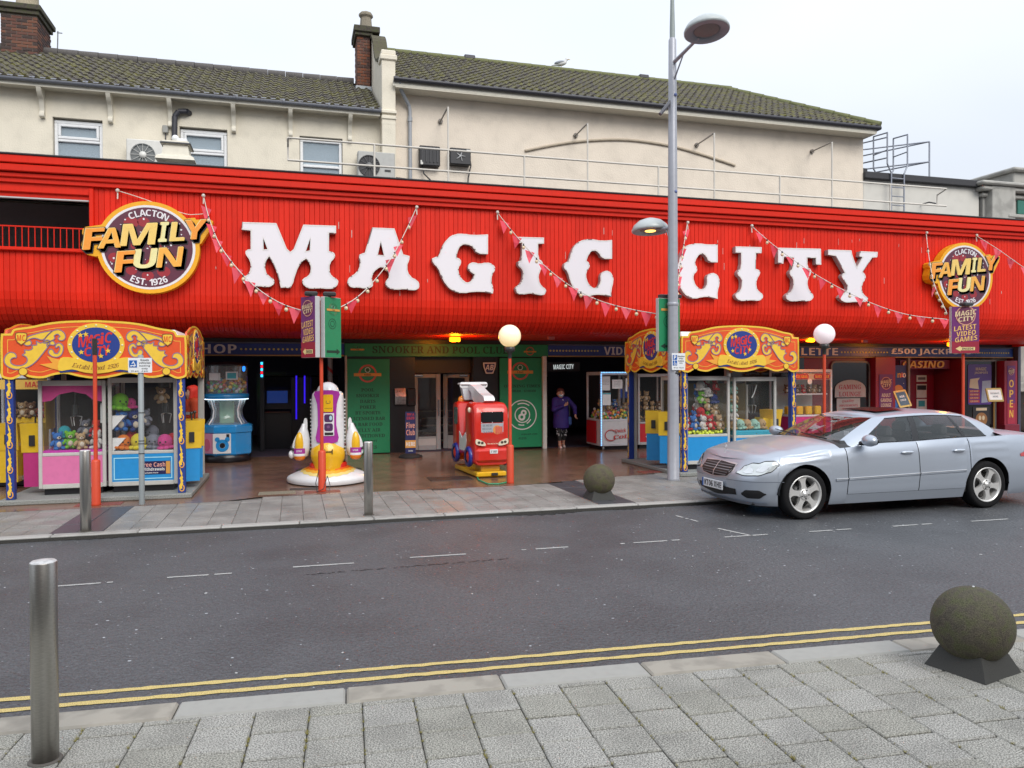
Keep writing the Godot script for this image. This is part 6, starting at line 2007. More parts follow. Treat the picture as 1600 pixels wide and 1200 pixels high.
# ---------------------------------------------------------------- the big letters on the canopy
func build_letters() -> void:
	var rows := [
		["big white circus letter M at the left start of the red front",[W(-0.887,4.741),W(-0.287,4.751),W(-0.105,4.29),W(-0.045,4.23),W(0.015,4.281),W(0.193,4.747),W(0.791,4.756),W(0.79,4.615),W(0.66,4.609),W(0.657,4.272),W(0.733,4.261),W(0.774,4.207),W(0.759,4.143),W(0.67,4.055),W(0.662,3.9),W(0.702,3.803),W(0.812,3.75),W(0.832,3.681),W(0.77,3.587),W(0.66,3.556),W(0.482,3.572),W(0.333,3.554),W(0.225,3.579),W(0.158,3.675),W(0.179,3.745),W(0.28,3.79),W(0.328,3.889),W(0.316,4.028),W(0.235,4.109),W(0.148,4.05),W(0.052,3.852),W(-0.016,3.573),W(-0.097,3.557),W(-0.136,3.569),W(-0.216,3.56),W(-0.28,3.828),W(-0.358,4.018),W(-0.423,4.125),W(-0.489,4.027),W(-0.491,3.862),W(-0.426,3.768),W(-0.347,3.729),W(-0.321,3.668),W(-0.361,3.591),W(-0.466,3.56),W(-0.61,3.584),W(-0.754,3.559),W(-0.857,3.618),W(-0.889,3.671),W(-0.869,3.74),W(-0.791,3.784),W(-0.738,3.895),W(-0.75,4.045),W(-0.814,4.124),W(-0.84,4.191),W(-0.813,4.24),W(-0.742,4.25),W(-0.739,4.592),W(-0.895,4.605)],[[W(-0.523,4.485),W(-0.435,4.256),W(-0.524,4.245)],[W(0.323,4.524),W(0.317,4.265),W(0.223,4.241)]]],
		["big white circus letter A with a bulb string across it",[W(1.46,4.755),W(1.887,4.758),W(2.053,4.266),W(2.177,4.24),W(2.17,4.147),W(2.114,4.036),W(2.175,3.837),W(2.33,3.78),W(2.376,3.673),W(2.329,3.587),W(2.204,3.575),W(2.08,3.602),W(1.926,3.577),W(1.772,3.594),W(1.697,3.684),W(1.728,3.762),W(1.789,3.825),W(1.759,3.947),W(1.653,4.02),W(1.546,3.971),W(1.47,3.876),W(1.445,3.769),W(1.484,3.663),W(1.438,3.607),W(1.317,3.582),W(1.197,3.609),W(1.078,3.591),W(1.004,3.649),W(0.989,3.725),W(1.034,3.802),W(1.169,3.882),W(1.245,4.052),W(1.201,4.202),W(1.246,4.249),W(1.322,4.268)],[[W(1.625,4.509),W(1.694,4.221),W(1.554,4.231)]]],
		["big white circus letter G between the A and the first I",[W(3.744,4.73),W(3.742,4.338),W(3.507,4.338),W(3.449,4.463),W(3.319,4.521),W(3.19,4.499),W(3.119,4.37),W(3.108,4.244),W(3.188,4.216),W(3.198,4.121),W(3.13,4.04),W(3.155,3.899),W(3.251,3.776),W(3.348,3.754),W(3.429,3.829),W(3.462,3.925),W(3.349,4),W(3.323,4.078),W(3.382,4.16),W(3.48,4.163),W(3.561,4.134),W(3.708,4.178),W(3.84,4.144),W(3.905,4.051),W(3.822,3.936),W(3.805,3.792),W(3.854,3.65),W(3.837,3.554),W(3.673,3.582),W(3.444,3.585),W(3.217,3.538),W(3.025,3.581),W(2.881,3.702),W(2.787,3.888),W(2.74,4.027),W(2.63,4.117),W(2.615,4.21),W(2.694,4.244),W(2.757,4.262),W(2.806,4.436),W(2.918,4.613),W(3.063,4.708),W(3.256,4.723),W(3.417,4.699)],[]],
		["big white circus letter I left of the lamp post, in MAGIC",[W(4.325,4.708),W(4.917,4.719),W(4.917,4.596),W(4.791,4.59),W(4.789,4.276),W(4.881,4.247),W(4.898,4.133),W(4.812,4.017),W(4.794,3.854),W(4.862,3.726),W(4.958,3.68),W(4.957,3.599),W(4.895,3.539),W(4.742,3.561),W(4.623,3.584),W(4.488,3.554),W(4.37,3.551),W(4.303,3.63),W(4.31,3.711),W(4.421,3.762),W(4.472,3.941),W(4.456,4.07),W(4.366,4.115),W(4.356,4.211),W(4.447,4.237),W(4.448,4.592),W(4.324,4.586)],[]],
		["big white circus letter C left of the lamp post, ending MAGIC",[W(6.411,4.736),W(6.409,4.343),W(6.176,4.334),W(6.123,4.458),W(5.998,4.52),W(5.891,4.433),W(5.838,4.282),W(5.908,4.235),W(5.908,4.136),W(5.826,4.05),W(5.836,3.885),W(5.924,3.756),W(6.031,3.709),W(6.12,3.778),W(6.156,3.895),W(6.139,3.994),W(6.211,4.08),W(6.336,4.1),W(6.426,4.003),W(6.444,3.87),W(6.389,3.702),W(6.396,3.552),W(6.245,3.582),W(6.03,3.593),W(5.853,3.539),W(5.677,3.584),W(5.554,3.696),W(5.467,3.874),W(5.433,4.037),W(5.346,4.1),W(5.336,4.198),W(5.399,4.239),W(5.462,4.268),W(5.505,4.467),W(5.61,4.635),W(5.786,4.725),W(5.963,4.733),W(6.177,4.709)],[]],
		["big white circus letter C touching the lamp post, starting CITY",[W(8.89,4.759),W(8.89,4.36),W(8.667,4.359),W(8.617,4.488),W(8.501,4.553),W(8.385,4.462),W(8.327,4.305),W(8.396,4.238),W(8.384,4.134),W(8.296,4.08),W(8.307,3.925),W(8.403,3.79),W(8.519,3.752),W(8.616,3.831),W(8.635,3.952),W(8.616,4.038),W(8.694,4.117),W(8.831,4.132),W(8.928,4.031),W(8.94,3.892),W(8.881,3.734),W(8.888,3.567),W(8.712,3.608),W(8.518,3.603),W(8.325,3.547),W(8.153,3.594),W(8.019,3.728),W(7.944,3.88),W(7.914,4.051),W(7.823,4.116),W(7.812,4.201),W(7.876,4.237),W(7.945,4.274),W(7.983,4.464),W(8.079,4.656),W(8.251,4.742),W(8.482,4.752),W(8.695,4.734)],[]],
		["big white circus letter I right of the lamp post, in CITY",[W(9.332,4.726),W(9.987,4.736),W(9.978,4.604),W(9.845,4.599),W(9.836,4.253),W(9.946,4.221),W(9.945,4.133),W(9.856,4.024),W(9.844,3.847),W(9.925,3.743),W(10.026,3.693),W(10.006,3.586),W(9.904,3.541),W(9.743,3.562),W(9.582,3.541),W(9.422,3.537),W(9.322,3.622),W(9.334,3.693),W(9.454,3.749),W(9.494,3.908),W(9.471,4.047),W(9.375,4.097),W(9.383,4.202),W(9.471,4.24),W(9.471,4.591),W(9.332,4.593)],[]],
		["big white circus letter T crossed by pink pennants near the end",[W(10.403,4.742),W(11.525,4.764),W(11.534,4.401),W(11.398,4.407),W(11.389,4.552),W(11.165,4.543),W(11.165,4.334),W(11.262,4.301),W(11.27,4.193),W(11.177,4.082),W(11.165,3.901),W(11.249,3.777),W(11.334,3.707),W(11.312,3.616),W(11.186,3.559),W(10.996,3.58),W(10.829,3.551),W(10.663,3.565),W(10.592,3.653),W(10.642,3.726),W(10.767,3.783),W(10.808,3.963),W(10.788,4.088),W(10.705,4.139),W(10.705,4.247),W(10.788,4.278),W(10.796,4.536),W(10.552,4.534),W(10.539,4.391),W(10.403,4.397)],[]],
		["big white circus letter Y at the right end of CITY",[W(11.718,4.753),W(12.346,4.761),W(12.381,4.615),W(12.499,4.38),W(12.653,4.614),W(12.565,4.633),W(12.587,4.752),W(13.075,4.753),W(13.062,4.63),W(12.919,4.617),W(12.662,4.275),W(12.742,4.204),W(12.733,4.111),W(12.631,3.979),W(12.631,3.831),W(12.72,3.723),W(12.808,3.688),W(12.786,3.595),W(12.609,3.573),W(12.433,3.587),W(12.258,3.557),W(12.106,3.58),W(12.019,3.669),W(12.062,3.743),W(12.193,3.783),W(12.258,3.895),W(12.215,4.004),W(12.093,4.11),W(12.084,4.201),W(12.171,4.241),W(11.911,4.615),W(11.718,4.637)],[]],
	]
	var face := mat("letter_white",lin(0.74,0.71,0.75),0.35,{"grain": null})
	var side := mat("letter_side",lin(0.40,0.37,0.36),0.4)
	var rim := mat("letter_rim",lin(0.70,0.68,0.66),0.3,{"grain": "paint"})
	for r in rows:
		var p := PackedVector2Array(r[1])
		var c := Vector2.ZERO
		for q in p:
			c += q / p.size()
		for i in p.size():
			p[i] -= c
		if Geometry2D.is_polygon_clockwise(p):
			p.reverse()
		var holes := []
		for h in r[2]:
			var hp := PackedVector2Array()
			for q in h:
				hp.append(q - c)
			holes.append(hp)
		# round the drawn corners a little where they are not square
		var s := PackedVector2Array()
		for i in p.size():
			var a := p[(i - 1 + p.size()) % p.size()]
			var b := p[i]
			var d := p[(i + 1) % p.size()]
			var bend := absf((b - a).angle_to(d - b))
			if bend < 0.2 or bend > 1.3 or (b - a).length() > 0.4 or (d - b).length() > 0.4:
				s.append(b)
			else:
				s.append(b.lerp(a,0.3))
				s.append((b * 2.0 + a * 0.5 + d * 0.5) / 3.0)
				s.append(b.lerp(d,0.3))
		var o := thing("sign_letter",r[0],"sign letter",V(c.x,c.y,-15.0),0.0,"white letters on the red front")
		part("face",B.new().slab(s,0.012,0.125,Transform3D(),holes).done(),side,o)
		var e := B.new()
		e.slab(s,0.126,0.134,Transform3D(),holes)
		part("front_sheet",e.done(),face,o)
		var k := B.new()
		k.stripe(s,0.026,0.137,true,Transform3D(),true)
		for h in holes:
			k.stripe(h,0.02,0.137)
		part("rim",k.done(),rim,o)
		for i in s.size():
			if rng.randf() < 0.2:
				part("flaked_edge",B.new().stripe(PackedVector2Array([s[i],s[i].lerp(s[(i + 1) % s.size()],rng.randf_range(0.3,0.9))]),rng.randf_range(0.008,0.016),0.1395,false,Transform3D(),true).done(),mat("bare_metal",lin(0.13,0.10,0.10),0.5),o)

# ---------------------------------------------------------------- round logo signs
func logo_sign(label: String,at: Vector3) -> Node3D:
	var c := W(-2.437,4.2)
	var o := thing("round_logo_sign",label,"sign",at,0.0,"round logo signs")
	var amber := mat("logo_amber",lin(0.80,0.38,0.01),0.4)
	var disc := oval(Vector2.ZERO,0.835,0.81,56)
	var lw := PackedVector2Array()
	for p in [W(-3.141,4.581),W(-3.217,4.553),W(-3.428,4.514),W(-3.481,4.473),W(-3.489,4.398),W(-3.467,4.349),W(-3.506,4.198),W(-3.488,4.099),W(-3.417,4.035),W(-3.275,4.007),W(-3.1,4.081)]:
		lw.append(p - c)
	var rw := PackedVector2Array()
	for p in [W(-1.898,4.66),W(-1.793,4.746),W(-1.676,4.761),W(-1.657,4.724),W(-1.447,4.756),W(-1.374,4.713),W(-1.407,4.59),W(-1.58,4.3),W(-1.709,4.239)]:
		rw.append(p - c)
	var whole := disc
	for w in [lw,rw]:
		var m := Geometry2D.merge_polygons(whole,w)
		whole = m[0]
	part("body",B.new().slab(whole,-0.2,0.0).done(),amber,o)
	part("white_ring",B.new().slab(oval(Vector2.ZERO,0.765,0.74,56),0.0,0.004).done(),mat("logo_white",lin(0.72,0.70,0.72),0.4),o)
	part("plum_disc",B.new().slab(oval(Vector2.ZERO,0.72,0.70,56),0.0,0.008).done(),mat("logo_disc_plum",lin(0.105,0.022,0.045),0.4),o)
	for q in [[-0.28,0.42,0.12],[-0.08,0.44,0.1],[0.36,0.47,0.06],[-0.55,0.15,0.1],[0.1,0.06,0.12],[-0.55,-0.2,0.1],[-0.28,-0.42,0.09],[-0.02,-0.5,0.1],[0.24,-0.42,0.11],[0.05,-0.28,0.1],[0.45,-0.2,0.08],[-0.2,0.02,0.09]]:
		part("red_blob",B.new().slab(oval(W(q[0],q[1]),q[2],q[2] * 0.85,14),0.008,0.0105).done(),mat("logo_red",lin(0.30,0.02,0.03),0.4),o)
	var dots := B.new()
	var r := RandomNumberGenerator.new()
	r.seed = 12
	for i in 70:
		var a := r.randf() * TAU
		var d := 0.68 * sqrt(r.randf())
		var p := W(cos(a) * d,sin(a) * d)
		if p.y > 0.5 or p.y < -0.5:
			continue
		dots.face(oval(p,r.randf_range(0.006,0.02),r.randf_range(0.006,0.02),8),0.013)
	part("white_specks",dots.done(),mat("logo_white",lin(0.72,0.70,0.72),0.4),o)
	part("arc_lettering",lettering(arc_rows("CLACTON",Vector2.ZERO,0.605,PI / 2 + 0.55,-1.10,0.115) + arc_rows("EST. 1926",Vector2.ZERO,0.615,-PI / 2 - 0.5,1.0,0.115,true),0.012,0.004),mat("logo_white",lin(0.72,0.70,0.72),0.4),o)
	var set_ := [["F",W(-3.302,4.307),0.30,0.36,0],["A",W(-3.034,4.332),0.36,0.34,1],["M",W(-2.583,4.415),0.55,0.37,2],["I",W(-2.187,4.475),0.13,0.34,3],["L",W(-1.95,4.495),0.24,0.33,2],["Y",W(-1.674,4.542),0.36,0.34,0],["F",W(-2.811,3.932),0.29,0.36,0],["U",W(-2.489,3.995),0.36,0.33,3],["N",W(-2.085,4.035),0.40,0.34,1]]
	var shades := [lin(0.82,0.30,0.035),lin(0.82,0.40,0.06),lin(0.80,0.55,0.15),lin(0.76,0.70,0.34)]
	var dark := []
	for s in set_:
		for k in [W(0.035,-0.04),W(0.02,-0.02),W(0.0,0.0),W(-0.014,0.008),W(0.05,-0.05)]:
			dark.append([s[0],s[1] - c + k,s[2] * 1.08,s[3] * 1.06,0.10,0.24])
	part("letter_shadow",lettering(dark,0.016,0.004),mat("logo_black",lin(0.02,0.016,0.02),0.4),o)
	for s in set_:
		part("letter_edge",lettering([[s[0],s[1] - c + W(-0.012,0.008),s[2],s[3],0.10,0.24]],0.022,0.006),mat("logo_light",lin(0.80,0.62,0.25),0.4),o)
		part("letter",lettering([[s[0],s[1] - c,s[2],s[3],0.10,0.24]],0.027,0.006),mat("logo_shade_%d" % s[4],shades[s[4]],0.4),o)
	return o

# ---------------------------------------------------------------- posts, lamps, bollards
func pole_board(parent: Node3D,xf: Transform3D,w: float,h: float,kind: int) -> void:
	var g := group_part("sign_board",parent,xf)
	var plum := mat("poster_plum",lin(0.10,0.015,0.10),0.4)
	var crim := mat("board_crimson",lin(0.30,0.015,0.04),0.4)
	var green := mat("pole_green",lin(0.012,0.22,0.09),0.45)
	part("box",bx(Vector3.ZERO,V(w,h,0.09),0.006),mat("board_edge",lin(0.5,0.5,0.5),0.4),g)
	if kind == 0:
		part("face",bx(V(0,h * 0.12,0.046),V(w - 0.01,h * 0.76,0.006)),plum,g)
		part("lower_face",bx(V(0,-h * 0.37,0.046),V(w - 0.01,h * 0.25,0.0062)),crim,g)
		round_logo(group_part("logo",g),W(0,h * 0.31),w * 0.36,0.054)
		part("lettering",lettering([["LATEST",W(-0.01,h * 0.05),w * 0.8,h * 0.10,0.12,0.15],["VIDEO",W(0.01,-h * 0.07),w * 0.7,h * 0.10,0.12,0.15],["GAMES",W(0.01,-h * 0.19),w * 0.8,h * 0.10,0.12,0.15]],0.054),mat("poster_gold2",lin(0.76,0.45,0.14),0.4),g)
	else:
		part("face",bx(V(0,0,0.046),V(w - 0.01,h - 0.01,0.006)),green,g)
		roundel(group_part("roundel",g),W(0,h * 0.3),w * 0.26,0.05,"8 Ball")
		part("ring_print",B.new().stripe(oval(W(-w * 0.05,h * 0.06),w * 0.22,w * 0.22,22),0.008,0.0515).stripe(oval(W(-w * 0.05,h * 0.06),w * 0.12,w * 0.12,18),0.008,0.0515).done(),mat("print_green",lin(0.004,0.028,0.016),0.5),g)
	var ar := B.new()
	var y := -h * 0.40
	if kind == 0:
		ar.face(PackedVector2Array([W(-w * 0.36,y),W(-w * 0.18,y + 0.055),W(-w * 0.18,y + 0.032),W(w * 0.34,y + 0.032),W(w * 0.34,y - 0.032),W(-w * 0.18,y - 0.032),W(-w * 0.18,y - 0.055)]),0.052)
		part("arrow",ar.done(),mat("arrow_cream",lin(0.72,0.55,0.25),0.4),g)
		part("arrow_lettering",lettering([["INSIDE",W(w * 0.08,y),w * 0.42,0.042]],0.054),mat("print_black",lin(0.03,0.03,0.035),0.6),g)
	else:
		var s := 1.0 if kind == 1 else -1.0
		ar.face(PackedVector2Array([W(s * w * 0.42,y),W(s * w * 0.2,y + 0.05),W(s * w * 0.2,y + 0.02),W(-s * w * 0.4,y + 0.02),W(-s * w * 0.4,y - 0.02),W(s * w * 0.2,y - 0.02),W(s * w * 0.2,y - 0.05)]),0.0515)
		part("arrow",ar.done(),mat("print_green",lin(0.004,0.028,0.016),0.5),g)

func red_pole(label: String,x: float,z: float,top: float,group: String) -> Node3D:
	var red := mat("pole_red",lin(0.60,0.062,0.022),0.45,{"grain": "streak"})
	var p := thing("red_pole",label,"pole",V(x,0.1,z),0.0,group)
	part("sleeve",B.new().lathe([W(0.0,0.0),W(0.066,0.0),W(0.06,0.03),W(0.06,0.62),W(0.05,0.645),W(0.028,0.65)],16).done(),red,p)
	part("shaft",B.new().bar(V(0,0.6,0),V(0,top - 0.1,0),0.028,0.028,12).done(),red,p)
	return p

func build_street_furniture() -> void:
	build_letters()
	var c := W(-2.437,4.2)
	logo_sign("round Clacton Family Fun logo sign left of the big letter M",V(c.x,c.y,-14.78))
	logo_sign("round Clacton Family Fun logo sign at the right end, behind the purple pole sign",V(15.522,4.25,-14.78))
	var dark := mat("stick_dark",lin(0.03,0.03,0.03),0.3)
	var red_group := "red poles along the forecourt edge"
	var p1 := red_pole("red pole with a bare black top before the left kiosk",-2.70,-12.05,2.3,red_group)
	part("black_top",B.new().bar(V(0,2.13,0),V(0,2.36,0),0.035,0.035,12).done(),dark,p1)
	var p2 := red_pole("red pole carrying the two-faced sign before the rocket ride",0.42,-12.43,3.1,red_group)
	part("cable_loop",B.new().tube([V(-0.05,0.35,0.05),V(-0.1,0.15,0.08),V(-0.08,0.01,0.1),V(0.02,0.06,0.12),V(0.08,0.25,0.05),V(0.12,0.1,0.0),V(0.1,0.0,0.05)],0.006,5).done(),dark,p2)
	var d1 := thing("pole_sign","two-faced pole sign, purple on the left and green on the right","sign",V(0.42,0.1,-12.43))
	pole_board(d1,Transform3D(Basis(Vector3.UP,-0.95),V(-0.16,2.58,0.02)),0.36,0.95,0)
	pole_board(d1,Transform3D(Basis(Vector3.UP,0.75),V(0.15,2.58,0.0)),0.36,0.95,1)
	for k in [-0.15,0.13]:
		part("spot_lamp",B.new().box(V(k,3.1,0.05),V(0.2,0.07,0.14),0.02).box(V(k,3.06,0.0),V(0.04,0.08,0.04)).done(),dark,d1)
	part("spine",bx(V(0.0,2.55,-0.02),V(0.05,1.0,0.06),0.005),mat("board_edge",lin(0.5,0.5,0.5),0.4),d1)
	var globe_spots := [[3.5,-12.44,2.579,"white globe lamp on red pole beside the fire engine ride"],[9.454,-12.1,2.657,"white globe lamp on red pole behind the silver car"]]
	for k in 2:
		var g: Array = globe_spots[k]
		var p := red_pole(["red pole under globe lamp beside the fire engine ride","red pole under globe lamp behind the silver car"][k],g[0],g[1],g[2] - 0.1,red_group)
		var l := thing("globe_lamp",g[3],"lamp",V(g[0],g[2] - 0.26,g[1]),0.0,"globe lamps on red poles")
		part("collar",B.new().lathe([W(0.03,-0.12),W(0.034,-0.02),W(0.085,0.0),W(0.09,0.06),W(0.07,0.08)],18).done(),dark,l)
		var warm := k == 0
		part("globe",B.new().ball(V(0,0.26,0),Vector3.ONE * 0.19,28,18).done(),mat("globe_warm" if warm else "globe_white",lin(0.74,0.70,0.60) if warm else lin(0.74,0.70,0.72),0.2,{"glow": 0.38 if warm else 0.2,"glow_col": Color(1.0,0.86,0.55) if warm else Color(1.0,0.88,0.9),"grain": null,"coat": 0.4}),l)
		var lo := OmniLight3D.new()
		lo.name = "lamp_light"
		lo.light_color = Color(1.0,0.86,0.6) if warm else Color(1.0,0.9,0.9)
		lo.light_energy = 0.10 if warm else 0.05
		lo.light_size = 0.19
		lo.omni_range = 30.0
		lo.omni_attenuation = 2.0
		lo.shadow_enabled = true
		lo.position = V(0,0.26,0)
		l.add_child(lo,true)
	var px: float = 13.187
	red_pole("red pole under the purple LATEST VIDEO GAMES sign",px,-12.6,3.2,red_group)
	var d2 := thing("pole_sign","purple box sign reading LATEST VIDEO GAMES INSIDE with arrow, right of car roof","sign",V(px,0.1,-12.6))
	pole_board(d2,Transform3D(Basis(Vector3.UP,-0.30),V(-0.03,2.803 - 0.1,0.05)),0.56,0.95,0)
	part("spot_lamp",bx(V(-0.03,2.803 + 0.42,0.1),V(0.24,0.07,0.16),0.02),dark,d2)
	# street lamp with two heads
	var steel := mat("lamp_paint",lin(0.36,0.37,0.41),0.38,{"metal": 0.2,"grain": "streak"})
	var lp := thing("street_lamp","tall grey street lamp with two saucer heads before the right kiosk","street lamp",V(6.29,0.1,-11.97))
	part("shaft",B.new().lathe([W(0.0,0.0),W(0.12,0.0),W(0.104,0.03),W(0.097,1.2),W(0.09,2.6),W(0.088,3.0),W(0.08,5.0),W(0.066,7.55),W(0.04,7.6)],20).done(),steel,lp)
	part("spike",B.new().lathe([W(0.045,7.55),W(0.045,7.75),W(0.036,8.1),W(0.008,9.6),W(0.0,9.62)],14).done(),mat("lamp_spike",lin(0.26,0.30,0.29),0.4),lp)
	part("clip_band",B.new().lathe([W(0.092,3.0),W(0.097,3.01),W(0.097,3.05),W(0.09,3.06)],18).done(),steel,lp)
	for y in [4.95,6.6]:
		part("fixing",B.new().ball(V(0.02,y,0.075),V(0.03,0.03,0.02),10,6).done(),mat("fixing_blue",lin(0.12,0.16,0.35),0.4),lp)
	var heads := [[V(6.385,7.439,-11) - V(6.29,0.1,-11.97),0.36,7.15],[V(6.125,4.522,-12.5) - V(6.29,0.1,-11.97),0.33,4.35]]
	for k in 2:
		var h: Array = heads[k]
		var hp: Vector3 = h[0]
		var r: float = h[1]
		var g := group_part("lamp_head",lp,Transform3D(Basis(Vector3.RIGHT,[-0.13,-0.06][k]),hp))
		part("saucer",B.new().lathe([W(r * 0.96,-0.06),W(r,-0.05),W(r,-0.02),W(r * 0.9,0.05),W(r * 0.62,0.13),W(r * 0.3,0.17),W(0.05,0.18),W(0.0,0.2)],30).done(),mat("saucer_pale",lin(0.46,0.50,0.50),0.35),g)
		part("saucer_underside",B.new().lathe([W(r * 0.96,-0.06),W(r * 0.62,-0.045),W(r * 0.6,-0.02),W(0.0,-0.02)],30).done(),mat("saucer_under",lin(0.30,0.32,0.37),0.6,{"two": true}),g)  # own grey-blue tint, with some shade painted in below the paler top
		part("lens",B.new().lathe([W(0.0,-0.05),W(r * 0.3,-0.046),W(r * 0.56,-0.03)],24).done(),mat("lens_grey",lin(0.2,0.19,0.19),0.6,{"two": true}),g)
		var from := V(0,h[2],0)
		var to := hp + V(-hp.x,0,-hp.z).normalized() * r * 0.55 + V(0,-0.05,0)
		part("arm",B.new().bar(from,to,0.035,0.025,8).bar(from + V(0,-0.35,0),from.lerp(to,0.45),0.018,0.012,6).done(),steel,lp)
	part("lit_lens",B.new().ball(heads[1][0] + V(0.0,-0.045,0.0),V(0.1,0.02,0.1),14,6).done(),mat("lamp_glow",lin(0.9,0.6,0.2),0.3,{"glow": 2.0,"glow_col": Color(1.0,0.75,0.35),"grain": null}),lp)
	part("side_spigot",B.new().bar(V(0,6.55,0),V(-0.26,6.25,0.05),0.035,0.03,10).done(),mat("saucer_under2",lin(0.12,0.12,0.14),0.4),lp)
	part("lettering",lettering([["3",W(0.03,2.02),0.0,0.1],["4",W(0.03,1.86),0.0,0.1]],0.097),dark,lp)
	var ps := thing("parking_sign","white sign with blue P and wheelchair symbols on the street lamp","sign",V(6.335,2.14,-11.865))
	ps.scale = V(0.63,0.60,1.0)
	part("plate",B.new().slab(round_rect(-0.20,-0.24,0.20,0.24,0.02),0.0,0.006).done(),mat("plate_white",lin(0.72,0.74,0.76),0.4),ps)
	var sgb := mat("sign_blue",lin(0.01,0.10,0.38),0.4)
	part("symbol_square",bx(V(-0.11,0.12,0.007),V(0.13,0.14,0.004)),sgb,ps)
	part("symbol_square",bx(V(-0.11,-0.04,0.007),V(0.13,0.14,0.004)),sgb,ps)
	var wc := B.new()
	wc.stripe(oval(W(-0.105,-0.06),0.035,0.035,14,2.2,6.4),0.012,0.0105,false)
	wc.stripe(PackedVector2Array([W(-0.125,0.0),W(-0.12,-0.045),W(-0.08,-0.045),W(-0.065,-0.085)]),0.013,0.011,false)
	wc.face(oval(W(-0.127,0.015),0.012,0.012,10),0.011)
	part("wheelchair_symbol",wc.done(),mat("plate_white",lin(0.72,0.74,0.76),0.4),ps)
	part("letter_p",lettering([["P",W(-0.11,0.12),0.0,0.11]],0.0105),mat("plate_white",lin(0.72,0.74,0.76),0.4),ps)
	part("lettering",lettering([["Disabled",W(0.075,0.15),0.2,0.045],["badge",W(0.075,0.085),0.13,0.045],["holders",W(0.075,0.02),0.17,0.045],["only",W(0.075,-0.045),0.1,0.045],["10 am - 10 pm",W(0.0,-0.18),0.3,0.04]],0.008),mat("print_black",lin(0.03,0.03,0.035),0.6),ps)
	var gs := thing("pole_sign","green club sign with arrow bracketed behind the street lamp","sign",V(6.29,2.86,-12.12))
	pole_board(gs,Transform3D(Basis(Vector3.UP,0.12),V(-0.02,-0.08,0.0)),0.44,0.92,2)
	part("bracket",bx(V(0.02,0.42,0.0),V(0.42,0.06,0.1),0.01),dark,gs)
	# grey post with a loading sign
	var gp := thing("sign_post","grey post with a white goods vehicles loading sign before the left kiosk","sign post",V(-2.09,0.1,-11.95))
	part("post",B.new().bar(Vector3.ZERO,V(0,2.12,0),0.038,0.038,14).bar(V(0,2.12,0),V(0,2.13,0),0.038,0.02,14).done(),mat("post_grey2",lin(0.24,0.27,0.28),0.5,{"grain": "streak"}),gp)
	var bands := B.new()
	for y in [0.72,0.86,0.9,1.3]:
		bands.bar(V(0,y,0),V(0,y + 0.012,0),0.041,0.041,14)
	part("band",bands.done(),dark,gp)
	part("plate",B.new().slab(round_rect(-0.155,-0.105,0.155,0.105,0.012),0.042,0.048,place(V(0,1.98,0))).done(),mat("plate_white",lin(0.72,0.74,0.76),0.4),gp)
	part("symbol_square",bx(V(-0.09,2.0,0.05),V(0.1,0.1,0.004)),sgb,gp)
	part("loading_symbol",B.new().stripe(PackedVector2Array([W(-0.125,1.975),W(-0.06,1.975),W(-0.085,2.03),W(-0.105,2.0)]),0.012,0.0535,false).face(oval(W(-0.115,1.97),0.01,0.01,8),0.054).face(oval(W(-0.075,1.97),0.01,0.01,8),0.054).done(),mat("plate_white",lin(0.72,0.74,0.76),0.4),gp)
	part("lettering",lettering([["Goods",W(0.06,2.055),0.11,0.03],["vehicles",W(0.06,2.015),0.15,0.03],["loading",W(0.06,1.97),0.14,0.032],["only",W(0.06,1.93),0.08,0.03],["10 am - 4 pm",W(-0.01,1.895),0.22,0.024]],0.05),mat("print_black",lin(0.03,0.03,0.035),0.6),gp)
	# steel bollards
	var brushed := mat("bollard_steel",lin(0.60,0.58,0.54),0.34,{"metal": 1.0,"grain": "brushed","scale": 3.0,"tall": 12.0})
	var bl := ["brushed steel bollard close by at the left on the near pavement","brushed steel bollard on the slate strip across the road, left","brushed steel bollard across the road before the rocket ride"]
	var bs := [V(-1.155,0.075,-4.13),V(-2.36,0.1,-10.03),V(0.93,0.1,-10.14)]
	var first: Node3D = null
	for k in 3:
		if k == 0:
			first = thing("steel_bollard",bl[0],"bollard",bs[0],0.0,"steel bollards")
			var prof := [W(0.0,0.0),W(0.0585,0.0),W(0.0585,0.946),W(0.057,0.95)]
			part("tube",B.new().lathe(prof,40).done(),brushed,first)
			part("cap",B.new().lathe([W(0.057,0.95),W(0.05,0.956),W(0.0,0.96)],40).done(),mat("bollard_cap",lin(0.72,0.71,0.70),0.5,{"metal": 0.4,"grain": "brushed","scale": 2.0}),first)
			part("base_ring",B.new().lathe([W(0.0,0.0),W(0.075,0.0),W(0.07,0.006),W(0.058,0.008)],30).done(),mat("base_dark",lin(0.10,0.09,0.08),0.8),first)
		else:
			var d := dup(first,Transform3D(Basis(Vector3.UP,k * 1.1),bs[k]),bl[k])
	# granite balls on square feet
	var gran := mat("granite_mossy",lin(0.74,0.73,0.67),0.85,{"grain": "speck","scale": 0.8,"detail": "lichen","detail_scale": 1.1,"bump": "fine","bump_scale": 0.5})
	var gran2 := mat("granite_pale",lin(0.80,0.75,0.62),0.85,{"grain": "lichen","scale": 0.7,"detail": "speck","detail_scale": 2.2,"bump": "fine","bump_scale": 0.4})
	var gfoot := mat("granite_foot",lin(0.07,0.07,0.065),0.85,{"grain": "speck","scale": 2.0})
